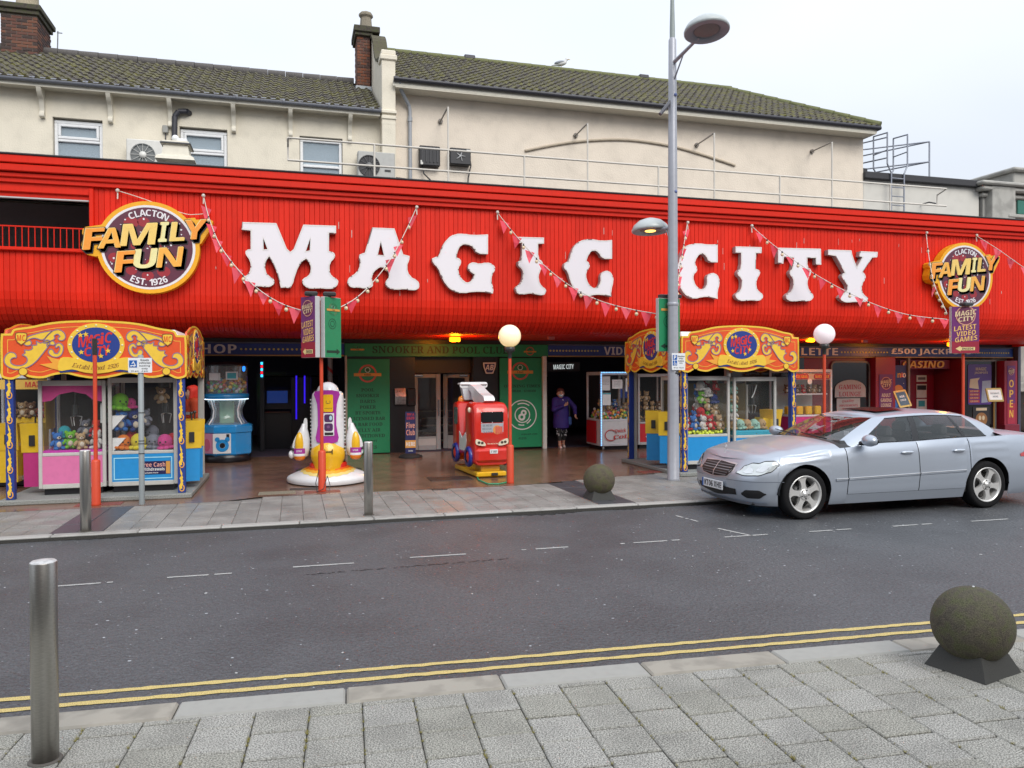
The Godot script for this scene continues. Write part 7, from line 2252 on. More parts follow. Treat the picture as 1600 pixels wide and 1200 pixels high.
	for k in 2:
		var at: Vector3 = [V(4.04,0.075,-3.79),V(4.31,0.1,-10.5)][k]
		var g := thing("granite_ball",["large dark granite ball bollard on the near pavement at the right","mossy granite ball bollard across the road by the slate strip"][k],"bollard",at,[0.22,0.0][k],"granite ball bollards")
		var fb := B.new()
		var lo := 0.19
		var hi := 0.13
		var fr := []
		for y in [0.0,0.13]:
			var e := lo if y == 0.0 else hi
			fr.append([V(-e,y,e),V(e,y,e),V(e,y,-e),V(-e,y,-e),V(-e,y,e)])
		fb.grid(fr,false)
		part("foot",fb.done(),gfoot,g)
		part("ball",B.new().ball(V(0,0.275,0),Vector3.ONE * 0.232,44,28).done(),[gran,gran2][k],g)
		if k == 0:
			part("top_stud",B.new().ball(V(0.01,0.507,0),V(0.008,0.005,0.008),8,5).done(),mat("plate_white",lin(0.72,0.74,0.76),0.4),g)

# ---------------------------------------------------------------- strings of pennants and bulbs
func build_bunting() -> void:
	var cord := mat("cord_white",lin(0.6,0.56,0.5),0.7,{"grain": null})
	var pink := mat("pennant_red",lin(0.70,0.05,0.085),0.7,{"two": true,"grain": null})
	var pink2 := mat("pennant_pink",lin(0.72,0.085,0.12),0.7,{"two": true,"grain": null})
	var bulbm := mat("festoon_bulb",lin(0.72,0.58,0.38),0.25,{"grain": null})
	var holder := mat("bulb_holder",lin(0.03,0.03,0.03),0.5)
	# label, points from wall hook outwards, pennants?, bulbs?
	var runs := [
		["pennant string from the red front over the round logo to the two-faced sign",[V(-1.546,5.192,-14.93),V(-1.419,4.703,-14.7),V(-1.167,4.12,-14.2),V(-0.699,3.508,-13.6),V(-0.229,3.119,-13),V(0.222,2.921,-12.5)],1.0,true],
		["thin bare wire looping behind the left round logo sign",[V(-2.955,5.198,-14.93),V(-2.533,5.077,-14.93),V(-1.903,4.861,-14.93),V(-1.654,4.845,-14.9),V(-1.465,4.868,-14.85)],0.0,false],
		["bulb string rising from the two-faced sign across the letter A",[V(2.328,5.201,-14.93),V(2.042,4.618,-14.6),V(1.749,4.098,-14.2),V(1.393,3.615,-13.7),V(1.012,3.22,-13.1),V(0.625,2.959,-12.5)],0.35,true],
		["pennant string from the red front across MAGIC to the street lamp",[V(3.953,5.189,-14.93),V(4.272,4.701,-14.7),V(4.661,4.124,-14.3),V(5.074,3.629,-13.8),V(5.416,3.298,-13.2),V(5.828,3.099,-12.7),V(6.157,2.973,-12.2)],1.0,true],
		["tangled pennant string hanging steeply beside the street lamp",[V(8.193,5.198,-14.93),V(7.936,4.69,-14.6),V(7.63,4.152,-14.2),V(7.358,3.706,-13.8),V(7.09,3.236,-13.3)],0.9,true],
		["pennant string from the red front across CITY to the purple sign",[V(9.768,5.206,-14.93),V(10.195,4.748,-14.7),V(10.792,4.222,-14.4),V(11.296,3.785,-14),V(11.769,3.392,-13.5),V(12.298,3.141,-13.1),V(12.78,3.019,-12.6)],1.0,true],
		["bulb string hanging from the red front down to the purple sign",[V(14.516,5.273,-14.93),V(14.288,4.592,-14.6),V(13.843,3.913,-14),V(12.881,3.146,-12.7)],0.25,true],
		["pennant string leaving the picture at the right end of the red front",[V(16.009,5.281,-14.93),V(16.109,4.858,-14.4),V(16.185,4.353,-13.8),V(16.214,3.959,-13.2),V(16.557,3.62,-12.6)],0.8,false],
	]
	for r in runs:
		var o := thing("bunting_string",r[0],"bunting",Vector3.ZERO,0.0,"bunting strings on the red front")
		var pts: Array = r[1]
		var line := []
		for i in pts.size() - 1:
			for k in 6:
				var p0: Vector3 = pts[maxi(i - 1,0)]
				line.append((pts[i] as Vector3).cubic_interpolate(pts[i + 1],p0,pts[mini(i + 2,pts.size() - 1)],k / 6.0))
		line.append(pts[pts.size() - 1])
		part("cord",B.new().tube(line,0.008,5).done(),cord,o)
		part("hook",B.new().ball(pts[0] + V(0,0,0.02),V(0.035,0.035,0.035),8,6).bar(pts[0],pts[0] + V(0,-0.15,0.02),0.012).done(),mat("cord_white",lin(0.6,0.56,0.5),0.7),o)
		var run := 0.0
		var at := 0.25
		var n := 0
		for i in line.size() - 1:
			var a: Vector3 = line[i]
			var b: Vector3 = line[i + 1]
			var l := a.distance_to(b)
			while at < run + l:
				var p := a.lerp(b,(at - run) / l)
				var d := (b - a).normalized()
				if n % 2 == 0 and rng.randf() < r[2]:
					var w := 0.1
					d = (d * 0.35 + V(signf(d.x),0,0) * 0.65).normalized()
					var h := rng.randf_range(0.2,0.27)
					var sway := V(rng.randf_range(-0.06,0.02),-h,rng.randf_range(-0.04,0.06))
					var f := B.new()
					var m := p + sway * 0.5 + V(0,0,rng.randf_range(-0.02,0.02))
					f.tri(p - d * w,m - d * w * 0.5,p + d * w)
					f.tri(m - d * w * 0.5,m + d * w * 0.5,p + d * w)
					f.tri(m - d * w * 0.5,p + sway,m + d * w * 0.5)
					part("pennant",f.done(),pink if rng.randf() < 0.4 else pink2,o)
				elif n % 2 == 1 and r[3]:
					part("bulb",B.new().ball(p + V(0,-0.065,0.0),V(0.032,0.036,0.032),10,7).done(),bulbm,o)
					part("bulb_holder",B.new().bar(p + V(0,-0.035,0),p + V(0,0.012,0),0.017,0.014,8).done(),holder,o)
				at += 0.155 if r[0].begins_with("tangled") else 0.21
				n += 1
			run += l

# ---------------------------------------------------------------- coin rides on the forecourt
func build_rides() -> void:
	var wh := mat("gloss_white",lin(0.72,0.72,0.73),0.25,{"coat": 0.5})
	var mag := mat("ride_magenta",lin(0.36,0.03,0.30),0.3,{"coat": 0.5})
	var yel := mat("ride_yellow",lin(0.78,0.44,0.01),0.3,{"coat": 0.5})
	var org := mat("ride_orange",lin(0.72,0.20,0.01),0.35,{"coat": 0.4})
	var red := mat("ride_red",lin(0.60,0.022,0.012),0.28,{"coat": 0.6})
	var dark := mat("stick_dark",lin(0.03,0.03,0.03),0.3)
	# rocket
	var r := thing("rocket_ride","white magenta and yellow upright rocket coin ride with two side pods","coin ride",V(0.56,0.1,-13.45),-0.1)
	# crescent base, its two horns swept back to the sides
	var bp := curve([W(0.0,-0.56),W(0.26,-0.50),W(0.52,-0.28),W(0.69,0.02),W(0.66,0.22),W(0.46,0.34),W(0.2,0.42),W(0.0,0.44),W(-0.2,0.42),W(-0.46,0.34),W(-0.66,0.22),W(-0.69,0.02),W(-0.52,-0.28),W(-0.26,-0.50)],4,true)
	var rings := []
	for q in [[0.02,0.97],[0.06,1.0],[0.10,0.99],[0.13,0.95],[0.15,0.9]]:
		var row := []
		for i in bp.size() + 1:
			var p := bp[i % bp.size()]
			row.append(V(p.x * q[1],q[0],-p.y * q[1]))
		rings.append(row)
	var bb := B.new()
	bb.grid(rings,true)
	var top := []
	for i in bp.size() + 1:
		var p := bp[i % bp.size()]
		top.append(V(p.x * 0.4,0.30,-p.y * 0.4))
	bb.grid([rings[4],top],true)
	part("base",bb.done(),wh,r)
	part("base_shadow_gap",B.new().lathe([W(0.0,0.0),W(0.3,0.0),W(0.3,0.05)],20).done(),dark,r)
	# painted orange to yellow flames on the front of the base
	for k in 3:
		var fl := B.new()
		var reach: float = [0.90,0.76,0.62][k]
		var rws := []
		for i in range(-17,18):
			var p := bp[posmod(i,bp.size())]
			var e := lerpf(reach,0.5,pow(absf(i) / 17.0,1.4)) + 0.02 * sin(i * 2.3)
			var row := []
			for q in [e,0.42]:
				row.append(V(p.x * q,0.15 + (0.9 - q) * 0.30 + 0.005 + 0.002 * k,-p.y * q))
			rws.append(row)
		fl.grid(rws,true)
		part("flame_paint",fl.done(),[mat("flame_pale",lin(0.76,0.6,0.2),0.3,{"coat": 0.4,"two": true}),mat("flame_gold",lin(0.78,0.36,0.03),0.3,{"coat": 0.4,"two": true}),mat("flame_orange",lin(0.7,0.13,0.015),0.3,{"coat": 0.4,"two": true})][k],r)
	for s in [-1,1]:
		part("step_pad",B.new().box(V(s * 0.43,0.20,-0.06),V(0.30,0.02,0.2),0.006,Transform3D(Basis(Vector3.UP,s * 0.35),Vector3.ZERO)).done(),mat("pad_olive",lin(0.03,0.04,0.025),0.8),r)
	var sq := Transform3D(Basis.from_scale(V(1,1,0.9)),Vector3.ZERO)
	part("red_collar",B.new().lathe([W(0.335,0.2),W(0.33,0.24),W(0.31,0.27),W(0.315,0.33),W(0.29,0.36)],28,sq).done(),red,r)
	# hull: flattened body with a domed top
	var hull := []
	for q in [[0.30,0.235,0.24],[0.45,0.265,0.26],[0.65,0.275,0.27],[0.9,0.275,0.27],[1.2,0.272,0.27],[1.42,0.268,0.26],[1.52,0.255,0.25],[1.56,0.22,0.22]]:
		var row := []
		for i in 33:
			var t := TAU * i / 32
			var c := cos(t)
			var s := sin(t)
			var e := 0.62
			row.append(V(signf(c) * pow(absf(c),e) * q[1],q[0],-signf(s) * pow(absf(s),e) * q[2]))
		hull.append(row)
	part("hull",B.new().grid(hull,true).done(),wh,r)
	part("dome",B.new().ball(V(0,1.53,0),V(0.19,0.19,0.19),24,14).done(),wh,r)
	part("front_panel",B.new().slab(curve([W(-0.195,1.56),W(0.195,1.56),W(0.16,1.35),W(0.15,1.0),W(0.17,0.72),W(-0.17,0.72),W(-0.15,1.0),W(-0.16,1.35)],3,true),0.26,0.282).done(),mag,r)
	part("plaque",B.new().slab(round_rect(-0.06,1.22,0.10,1.51,0.025),0.282,0.30).done(),yel,r)
	var fc := B.new()
	for q in [[-0.01,1.40],[0.05,1.40]]:
		fc.ball(V(q[0],q[1],0.301),V(0.008,0.008,0.004),8,5)
	fc.tube([V(-0.02,1.375,0.302),V(0.02,1.362,0.302),V(0.06,1.375,0.302)],0.004,5)
	fc.box(V(0.02,1.28,0.301),V(0.12,0.004,0.004))
	part("plaque_print",fc.done(),dark,r)
	part("picture_panel",B.new().slab(round_rect(-0.06,0.82,0.115,1.20,0.012),0.282,0.292).done(),wh,r)
	for k in 2:
		part("picture",B.new().slab(round_rect(-0.045,1.05 - k * 0.15,0.095,1.18 - k * 0.15,0.035),0.292,0.296).done(),mat("picture_plum",lin(0.08,0.03,0.10),0.3),r)
		part("picture_detail",B.new().slab(oval(W(0.06 - k * 0.04,1.12 - k * 0.15),0.025,0.04 - k * 0.015,12),0.296,0.299).done(),mat("picture_aqua",lin(0.4,0.6,0.68),0.4) if k == 0 else mat("picture_grape",lin(0.18,0.08,0.2),0.4),r)
	part("price_print",bx(V(0.03,0.855,0.293),V(0.14,0.045,0.006)),dark,r)
	part("nose_dome",B.new().ball(V(0,0.50,0.10),V(0.285,0.30,0.25),26,14).bar(V(0,0.26,0.08),V(0,0.48,0.10),0.24,0.265,26,false).done(),yel,r)
	var mk := B.new()
	mk.box(V(0.02,0.56,0.352),V(0.12,0.014,0.012))
	mk.box(V(0.085,0.56,0.345),V(0.014,0.08,0.012))
	mk.box(V(-0.035,0.58,0.348),V(0.014,0.045,0.012))
	mk.box(V(-0.055,0.525,0.349),V(0.016,0.016,0.012))
	part("marking",mk.done(),dark,r)
	var led := B.new()
	for s in [-1,1]:
		for i in 15:
			led.ball(V(s * 0.282,0.55 + i * 0.062,0.05),V(0.011,0.014,0.014),8,5)
	part("edge_lamps",led.done(),mat("lamp_bead",lin(0.75,0.75,0.72),0.2,{"grain": null}),r)
	part("tag",bx(V(0.08,0.235,0.335),V(0.1,0.06,0.01)),yel,r)
	# side pods on short arms
	for s in [-1,1]:
		var g := group_part("side_pod",r,place(V(s * 0.46,0.46,0.05)))
		var pod := []
		for q in [[-0.02,0.07,0.08],[0.02,0.125,0.12],[0.15,0.135,0.13],[0.3,0.12,0.12],[0.42,0.085,0.1],[0.5,0.05,0.08],[0.56,0.03,0.05]]:
			var row := []
			for i in 21:
				var t := TAU * i / 20
				row.append(V(-s * 0.012 - s * q[0] * 0.10 + cos(t) * q[1],q[0],-sin(t) * q[2]))
			pod.append(row)
		part("shell",B.new().grid(pod,true).done(),wh,g)
		part("fin",B.new().slab(curve([W(-s * 0.10,0.10),W(-s * 0.12,0.4),W(-s * 0.12,0.62),W(-s * 0.075,0.64),W(-s * 0.04,0.5),W(s * 0.06,0.36),W(s * 0.12,0.2),W(s * 0.1,0.02)],3,true),-0.03,0.03).done(),wh,g)
		part("yellow_cone",B.new().ball(V(0.0,0.20,0.09),V(0.075,0.22,0.065),18,12).done(),yel,g)
		part("magenta_band",B.new().lathe([W(0.095,0.06),W(0.098,0.15)],20,Transform3D(Basis.from_scale(V(1,1,0.75)),V(0.0,0.0,0.085)),true).done(),mag,g)
		part("band_lettering",lettering([["STAR",W(0.0,0.105),0.09,0.03]],0.161),wh,g)
		part("white_ring",B.new().lathe([W(0.095,0.02),W(0.1,0.045),W(0.095,0.06)],20,Transform3D(Basis.from_scale(V(1,1,0.75)),V(0,0,0.085))).done(),wh,g)
		part("flame_nozzle",B.new().lathe([W(0.0,-0.06),W(0.06,-0.05),W(0.09,-0.02),W(0.095,0.02)],20,Transform3D(Basis.from_scale(V(1,1,0.8)),V(0,0,0.08))).done(),org,g)
		part("arm",B.new().bar(V(-s * 0.1,0.2,0),V(-s * 0.22,0.2,-0.02),0.03,0.03,10).done(),mat("arm_maroon",lin(0.12,0.01,0.025),0.4),g)
		part("strap",B.new().tube([V(s * 0.10,0.12,0.08),V(s * 0.145,0.16,0.02),V(s * 0.13,0.2,-0.06)],0.018,6).done(),dark,g)
		if s < 0:
			part("small_thruster",B.new().ball(V(-0.14,0.04,0.0),V(0.05,0.07,0.06),12,8).done(),wh,g)
	# fire engine
	var f := thing("fire_engine_ride","red toy fire engine coin ride with white ladder on a yellow base","coin ride",V(3.33,0.1,-13.95),0.07)
	var navy := mat("ride_navy",lin(0.015,0.03,0.26),0.3,{"coat": 0.4})
	part("base",B.new().box(V(0,0.06,0.0),V(0.56,0.09,1.45),0.02).box(V(0.02,0.15,0.1),V(0.36,0.12,1.0),0.02).done(),yel,f)
	part("plug_box",bx(V(0.05,0.06,0.735),V(0.12,0.05,0.03),0.006),dark,f)
	# cab and body as one rounded shell: rounded sections along the length
	var secs := [[0.70,0.27,0.30,0.60],[0.74,0.29,0.24,0.72],[0.72,0.31,0.22,1.16],[0.68,0.32,0.22,1.28],[0.58,0.33,0.22,1.33],[0.30,0.335,0.22,1.34],[0.22,0.335,0.30,1.30],[0.2,0.33,0.34,0.78],[-0.2,0.33,0.34,0.74],[-0.3,0.33,0.30,1.28],[-0.45,0.33,0.22,1.34],[-0.68,0.32,0.24,1.32],[-0.74,0.29,0.30,1.2]]
	var rows := []
	for q in secs:
		var row := []
		var rr := round_rect(-q[1],q[2],q[1],q[3],0.09,4)
		for i in rr.size() + 1:
			var p := rr[i % rr.size()]
			row.append(V(p.x,p.y,q[0]))
		rows.append(row)
	var sh := B.new()
	sh.grid(rows,true,true)
	for e in [0,secs.size() - 1]:
		var q: Array = secs[e]
		sh.face(round_rect(-q[1],q[2],q[1],q[3],0.09,4),q[0],Transform3D(),e != 0)
	part("body",sh.done(),red,f)
	part("windscreen",B.new().slab(round_rect(-0.20,0.98,0.22,1.17,0.02),0.705,0.735).done(),mat("screen_black",lin(0.012,0.014,0.016),0.08,{"grain": null}),f)
	var scr := B.new()
	for q in [[-0.19,0.985],[0.21,0.985],[-0.19,1.165],[0.21,1.165],[0.01,0.985],[0.01,1.165]]:
		scr.ball(V(q[0],q[1],0.736),V(0.008,0.008,0.005),8,5)
	part("screen_screws",scr.done(),wh,f)
	part("picture_plate",bx(V(0.01,0.845,0.726),V(0.42,0.245,0.02),0.004),mat("plate_grey",lin(0.36,0.38,0.42),0.4),f)
	part("picture_badge",B.new().slab(oval(W(0.10,0.85),0.08,0.08,18),0.736,0.74).done(),mat("badge_orange",lin(0.7,0.28,0.08),0.4),f)
	var st := B.new()
	for i in 4:
		st.box(V(0.08 + i * 0.035,0.845,0.742),V(0.025,0.13,0.004))
	part("picture_stripes",st.done(),mat("stripe_coral",lin(0.62,0.10,0.08),0.4),f)
	part("plate_lettering",lettering([["SEE AND SAY",W(-0.08,0.93),0.18,0.035],["RESCUE",W(-0.09,0.87),0.17,0.03],["2 4 7 9",W(-0.08,0.81),0.16,0.035],["PRESS TO START",W(-0.05,0.75),0.26,0.022]],0.7375),mat("print_grey",lin(0.15,0.15,0.17),0.6),f)
	for s in [-1,1]:
		part("headlamp",B.new().slab(curve([W(s * 0.13,0.57),W(s * 0.29,0.60),W(s * 0.30,0.68),W(s * 0.26,0.69),W(s * 0.14,0.63)],3,true),0.72,0.752).done(),mat("lamp_cream",lin(0.72,0.66,0.5),0.3,{"coat": 0.4}),f)
		var ey := B.new()
		for k in 2:
			ey.slab(oval(W(s * (0.185 + k * 0.06),0.625 + k * 0.008),0.026,0.024,12),0.752,0.756)
		part("headlamp_eye",ey.done(),mat("eye_dark",lin(0.06,0.05,0.04),0.3),f)
	part("grille_lettering",lettering([["FIRE RESCUE 999",W(0.01,0.605),0.2,0.022]],0.746),mat("lamp_cream",lin(0.72,0.66,0.5),0.3),f)
	part("bumper",B.new().box(V(0,0.40,0.70),V(0.62,0.26,0.16),0.05).done(),red,f)
	part("number_plate",bx(V(0.02,0.47,0.785),V(0.15,0.075,0.01),0.003),wh,f)
	part("plate_text",lettering([["F 1RE",W(0.02,0.47),0.1,0.035,0.0,0.2]],0.792),dark,f)
	for s in [-1,1]:
		for k in 2:
			var w := group_part("wheel",f,Transform3D(Basis(Vector3.UP,s * PI / 2),V(s * 0.34,0.36,[0.44,-0.42][k])))
			part("tyre",B.new().lathe([W(0.11,-0.03),W(0.17,-0.04),W(0.19,0.0),W(0.17,0.04),W(0.115,0.035)],26,Transform3D(Basis(Vector3.RIGHT,PI / 2),Vector3.ZERO)).done(),navy,w)
			part("hub",B.new().lathe([W(0.0,0.045),W(0.05,0.04),W(0.115,0.015),W(0.115,-0.02)],22,Transform3D(Basis(Vector3.RIGHT,PI / 2),Vector3.ZERO)).done(),red,w)
		# side openings and seat
		part("side_window",B.new().slab(round_rect(-0.56,0.9,-0.32,1.22,0.04),0.325,0.338,Transform3D(Basis(Vector3.UP,s * PI / 2),Vector3.ZERO)).done(),mat("side_grey",lin(0.10,0.10,0.11),0.2),f)
		part("white_panel",B.new().slab(PackedVector2Array([W(-0.2,0.44),W(0.2,0.44),W(0.28,0.62),W(0.2,0.78),W(0.0,0.66),W(-0.2,0.78)]),0.325,0.337,Transform3D(Basis(Vector3.UP,s * PI / 2),Vector3.ZERO)).done(),wh,f)
		part("gold_crest",B.new().stripe(oval(W(-s * 0.5,0.7),0.045,0.06,14),0.012,0.339,true,Transform3D(Basis(Vector3.UP,s * PI / 2),Vector3.ZERO)).done(),mat("crest_gold",lin(0.6,0.4,0.05),0.4),f)
	part("seat",bx(V(0,0.7,-0.2),V(0.5,0.12,0.3),0.03),mat("seat_grey",lin(0.06,0.06,0.06),0.6),f)
	part("coin_box",bx(V(-0.24,0.98,0.26),V(0.16,0.3,0.16),0.02),wh,f)
	part("coin_label",bx(V(-0.325,1.0,0.26),V(0.01,0.12,0.09)),navy,f)
	part("beacon",B.new().lathe([W(0.07,1.33),W(0.07,1.38),W(0.04,1.42),W(0.0,1.43)],16,place(V(-0.2,0.0,-0.5))).done(),mat("beacon_orange",lin(0.75,0.22,0.02),0.2,{"coat": 0.6}),f)
	part("mirror",B.new().ball(V(-0.345,1.2,0.5),V(0.03,0.05,0.03),12,8).done(),mat("lamp_cream",lin(0.72,0.66,0.5),0.3),f)
	# ladder boom
	var side := Transform3D(Basis(V(0,0,-1),Vector3.UP,V(1,0,0)),Vector3.ZERO)
	part("ladder_boom",B.new().slab(curve([W(-0.56,1.34),W(-0.56,1.44),W(-0.3,1.50),W(0.1,1.62),W(0.4,1.66),W(0.42,1.58),W(0.2,1.5),W(0.05,1.34)],3,true),-0.1,0.1,side).done(),wh,f)
	var bk := B.new()
	bk.slab(PackedVector2Array([W(-0.24,1.64),W(0.24,1.64),W(0.18,1.36),W(-0.18,1.36)]),-0.5,-0.36)
	part("ladder_cage",bk.done(),mat("cage_white",lin(0.55,0.58,0.62),0.35),f)
	part("cage_rim",B.new().stripe(round_rect(-0.26,1.60,0.26,1.68,0.03),0.03,-0.35).box(V(0,1.66,-0.43),V(0.54,0.04,0.2),0.012).done(),wh,f)
	# green cable on the ground
	single("green_cable",B.new().tube([V(3.174,0.115,-13.57),V(3.059,0.115,-12.884),V(3.096,0.112,-12.398),V(3.279,0.112,-12.34),V(3.478,0.115,-12.498)],0.012,6).done(),mat("cable_green",lin(0.02,0.30,0.16),0.5),"green cable running from the fire engine ride to the red pole","cable")

# ---------------------------------------------------------------- the silver saloon: nose towards -x, y up, near side +z
var plan := PackedVector2Array()      # half outline seen from above: x along the car,y half width
var plan_len := PackedFloat32Array()

func table(t: Array,v: float) -> float:
	for i in t.size() - 1:
		if v <= t[i + 1][0]:
			return lerpf(t[i][1],t[i + 1][1],smoothstep(0.0,1.0,clampf((v - t[i][0]) / (t[i + 1][0] - t[i][0]),0.0,1.0)))
	return t[t.size() - 1][1]

func belt(x: float) -> float:
	return table([[0.0,0.72],[0.25,0.785],[0.7,0.83],[1.3,0.895],[2.2,0.945],[3.6,0.985],[4.4,1.0],[4.85,0.985],[5.04,0.95]],x)

# a point of the body side: p is a point of the plan outline, y the height
func skin_at(p: Vector2,y: float,side: float,out := 0.0) -> Vector3:
	var top := belt(p.x)
	var q := y if y < 0.62 else 0.62 + (y - 0.62) / maxf(0.05,top - 0.62) * 0.35
	var wf := table([[0.17,0.915],[0.24,0.955],[0.36,0.982],[0.5,1.0],[0.58,1.0],[0.68,0.993],[0.8,0.98],[0.9,0.957],[0.97,0.915]],q)
	var xf := table([[0.17,0.13],[0.24,0.05],[0.36,0.01],[0.5,0.0],[0.57,0.015],[0.62,0.06],[0.72,0.09],[0.97,0.17]],q)
	var xr := table([[0.17,0.13],[0.3,0.04],[0.5,0.0],[0.6,0.03],[0.97,0.09]],q)
	var fx := pow(clampf(1.0 - p.x / 1.1,0.0,1.0),1.6) * xf
	var rx := pow(clampf((p.x - 4.2) / 0.84,0.0,1.0),1.6) * xr
	return V(p.x + fx - rx,y,side * (p.y * wf + (out if p.y > 0.5 else out * p.y * 1.2)))  + V(-out if p.x < 0.4 else (out if p.x > 4.8 else 0.0),0,0)

func plan_at(a: float) -> Vector2:    # by distance along the outline from the middle of the nose
	for i in plan.size() - 1:
		if a <= plan_len[i + 1]:
			return plan[i].lerp(plan[i + 1],(a - plan_len[i]) / (plan_len[i + 1] - plan_len[i]))
	return plan[plan.size() - 1]

# a shaped piece lying on the body: between two height tables over a stretch of the outline
func patch(a0: float,a1: float,lo: Array,hi: Array,out: float,side: float,n := 14,m := 5) -> ArrayMesh:
	var rows := []
	for i in n + 1:
		var a := lerpf(a0,a1,float(i) / n)
		var s := side * (1.0 if a >= 0.0 else -1.0)
		var row := []
		for k in m + 1:
			row.append(skin_at(plan_at(absf(a)),lerpf(table(lo,a),table(hi,a),float(k) / m),s,out))
		rows.append(row)
	return B.new().grid(rows,true,side < 0.0).done()

func arch_y(x: float) -> float:
	var y := 0.17
	for w in [0.86,3.80]:
		var d: float = absf(x - w)
		if d < 0.385:
			y = maxf(y,0.325 + sqrt(0.385 * 0.385 - d * d))
	return y

func build_car() -> void:
	var car := thing("saloon_car","silver blue four-door saloon car parked facing left by the far kerb","car",V(5.44,0.045,-9.32))
	var paint := mat("car_silver",lin(0.43,0.475,0.545),0.33,{"metal": 0.5,"coat": 0.35,"grain": null})
	var chrome := mat("car_chrome",lin(0.60,0.61,0.62),0.35,{"metal": 0.6,"grain": null})
	var blk := mat("car_black",lin(0.012,0.012,0.013),0.5,{"grain": null})
	var glass := mat("car_glass",Color(0.16,0.19,0.19),0.01,{"alpha": 0.4,"spec": 0.9})
	var trim := mat("car_trim",lin(0.02,0.02,0.022),0.15,{"grain": null})
	plan = curve([W(0,0),W(0.008,0.25),W(0.05,0.5),W(0.15,0.69),W(0.33,0.815),W(0.62,0.892),W(1.0,0.918),W(1.8,0.925),W(3.2,0.925),W(4.1,0.912),W(4.55,0.875),W(4.83,0.785),W(4.98,0.6),W(5.03,0.35),W(5.04,0)],5)
	for i in plan.size():
		if plan[i].x < 0.6:
			plan[i].x = 0.07 + plan[i].x * 0.883
	var cols := []
	for p in plan:
		cols.append(p)
	for w in [0.86,3.80]:
		for k in 25:
			var x: float = w - 0.385 * cos(PI * k / 24.0)
			for i in plan.size() - 1:
				if plan[i].x <= x and plan[i + 1].x > x and x > 0.3:
					cols.append(plan[i].lerp(plan[i + 1],(x - plan[i].x) / (plan[i + 1].x - plan[i].x)))
	var cuts := [1.49,2.63,3.49]
	for x in cuts:
		for e in [-0.006,0.006]:
			cols.append(W(x + e,0.925 - maxf(0.0,x - 3.2) * 0.011))
	cols.sort_custom(func(a,b): return a.x < b.x or (a.x == b.x and a.y < b.y) if a.x < 4.9 else (a.x < b.x))
	plan_len = PackedFloat32Array([0.0])
	for i in plan.size() - 1:
		plan_len.append(plan_len[i] + plan[i].distance_to(plan[i + 1]))
	# body sides, split at the door gaps
	for side in [-1.0,1.0]:
		for seg in 4:
			var lo: float = [-1.0,cuts[0],cuts[1],cuts[2]][seg]
			var hi: float = [cuts[0],cuts[1],cuts[2],99.0][seg]
			var rows := []
			for p in cols:
				if p.x < lo or p.x > hi:
					continue
				var y0 := arch_y(p.x)
				if seg in [1,2]:
					y0 = maxf(y0,0.30)
				var row := []
				for k in 15:
					row.append(skin_at(p,lerpf(y0,belt(p.x),k / 14.0),side))
				rows.append(row)
			var names := ["front_wing","front_door","rear_door","rear_wing"]
			var g := part(names[seg],B.new().grid(rows,true,side < 0.0).done(),paint,car)
			if seg in [1,2]:
				var hx := hi - 0.2
				var hz: float = skin_at(W(hx,0.925),0.815,side).z
				part("handle",B.new().ball(V(hx,0.82,hz + side * 0.022),V(0.105,0.019,0.02),16,8).box(V(hx,0.808,hz + side * 0.004),V(0.15,0.03,0.012),0.004).done(),mat("car_silver_bright",lin(0.56,0.6,0.66),0.2,{"metal": 0.6,"coat": 0.8,"grain": null}),g)
		# sill, wheel housings, rub strip, belt trim
		part("sill",B.new().grid([[skin_at(W(1.24,0.922),0.17,side),skin_at(W(1.24,0.922),0.296,side)],[skin_at(W(2.3,0.925),0.17,side),skin_at(W(2.3,0.925),0.296,side)],[skin_at(W(3.42,0.92),0.17,side),skin_at(W(3.42,0.92),0.296,side)]],true,side < 0.0).done(),paint,car)
		for w in [0.86,3.80]:
			var hb := B.new()
			for k in 16:
				var t0 := PI * k / 16.0
				var t1 := PI * (k + 1) / 16.0
				hb.quad(V(w + cos(t0) * 0.385,0.325 + sin(t0) * 0.385,side * 0.895),V(w + cos(t1) * 0.385,0.325 + sin(t1) * 0.385,side * 0.895),V(w + cos(t1) * 0.385,0.325 + sin(t1) * 0.385,side * 0.5),V(w + cos(t0) * 0.385,0.325 + sin(t0) * 0.385,side * 0.5))
			hb.box(V(w,0.42,side * 0.49),V(0.76,0.6,0.02))
			part("wheel_housing",hb.done(),blk,car)
		for q in [[1.30,1.48],[1.50,2.62],[2.64,3.40]]:
			var rs := []
			for i in 9:
				var x := lerpf(q[0],q[1],i / 8.0)
				var row := []
				for k in [[0.474,0.0],[0.48,0.009],[0.505,0.011],[0.511,0.0]]:
					row.append(skin_at(W(x,0.924),k[0] + (x - 1.3) * 0.022,side,k[1]))
				rs.append(row)
			part("rub_strip",B.new().grid(rs,true,side < 0.0).done(),paint,car)
			part("strip_chrome",B.new().bar(skin_at(W(q[0],0.924),0.507 + (q[0] - 1.3) * 0.022,side,0.011),skin_at(W(q[1],0.924),0.507 + (q[1] - 1.3) * 0.022,side,0.011),0.006,0.006,6).done(),chrome,car)
	var hull := B.new()
	hull.box(V(2.52,0.55,0),V(2.0,0.62,1.70))
	hull.box(V(2.5,0.24,0),V(4.5,0.12,1.3))
	hull.box(V(4.5,0.6,0),V(0.6,0.5,1.3))
	hull.box(V(0.5,0.5,0),V(0.6,0.34,0.9))
	part("underbody",hull.done(),blk,car)
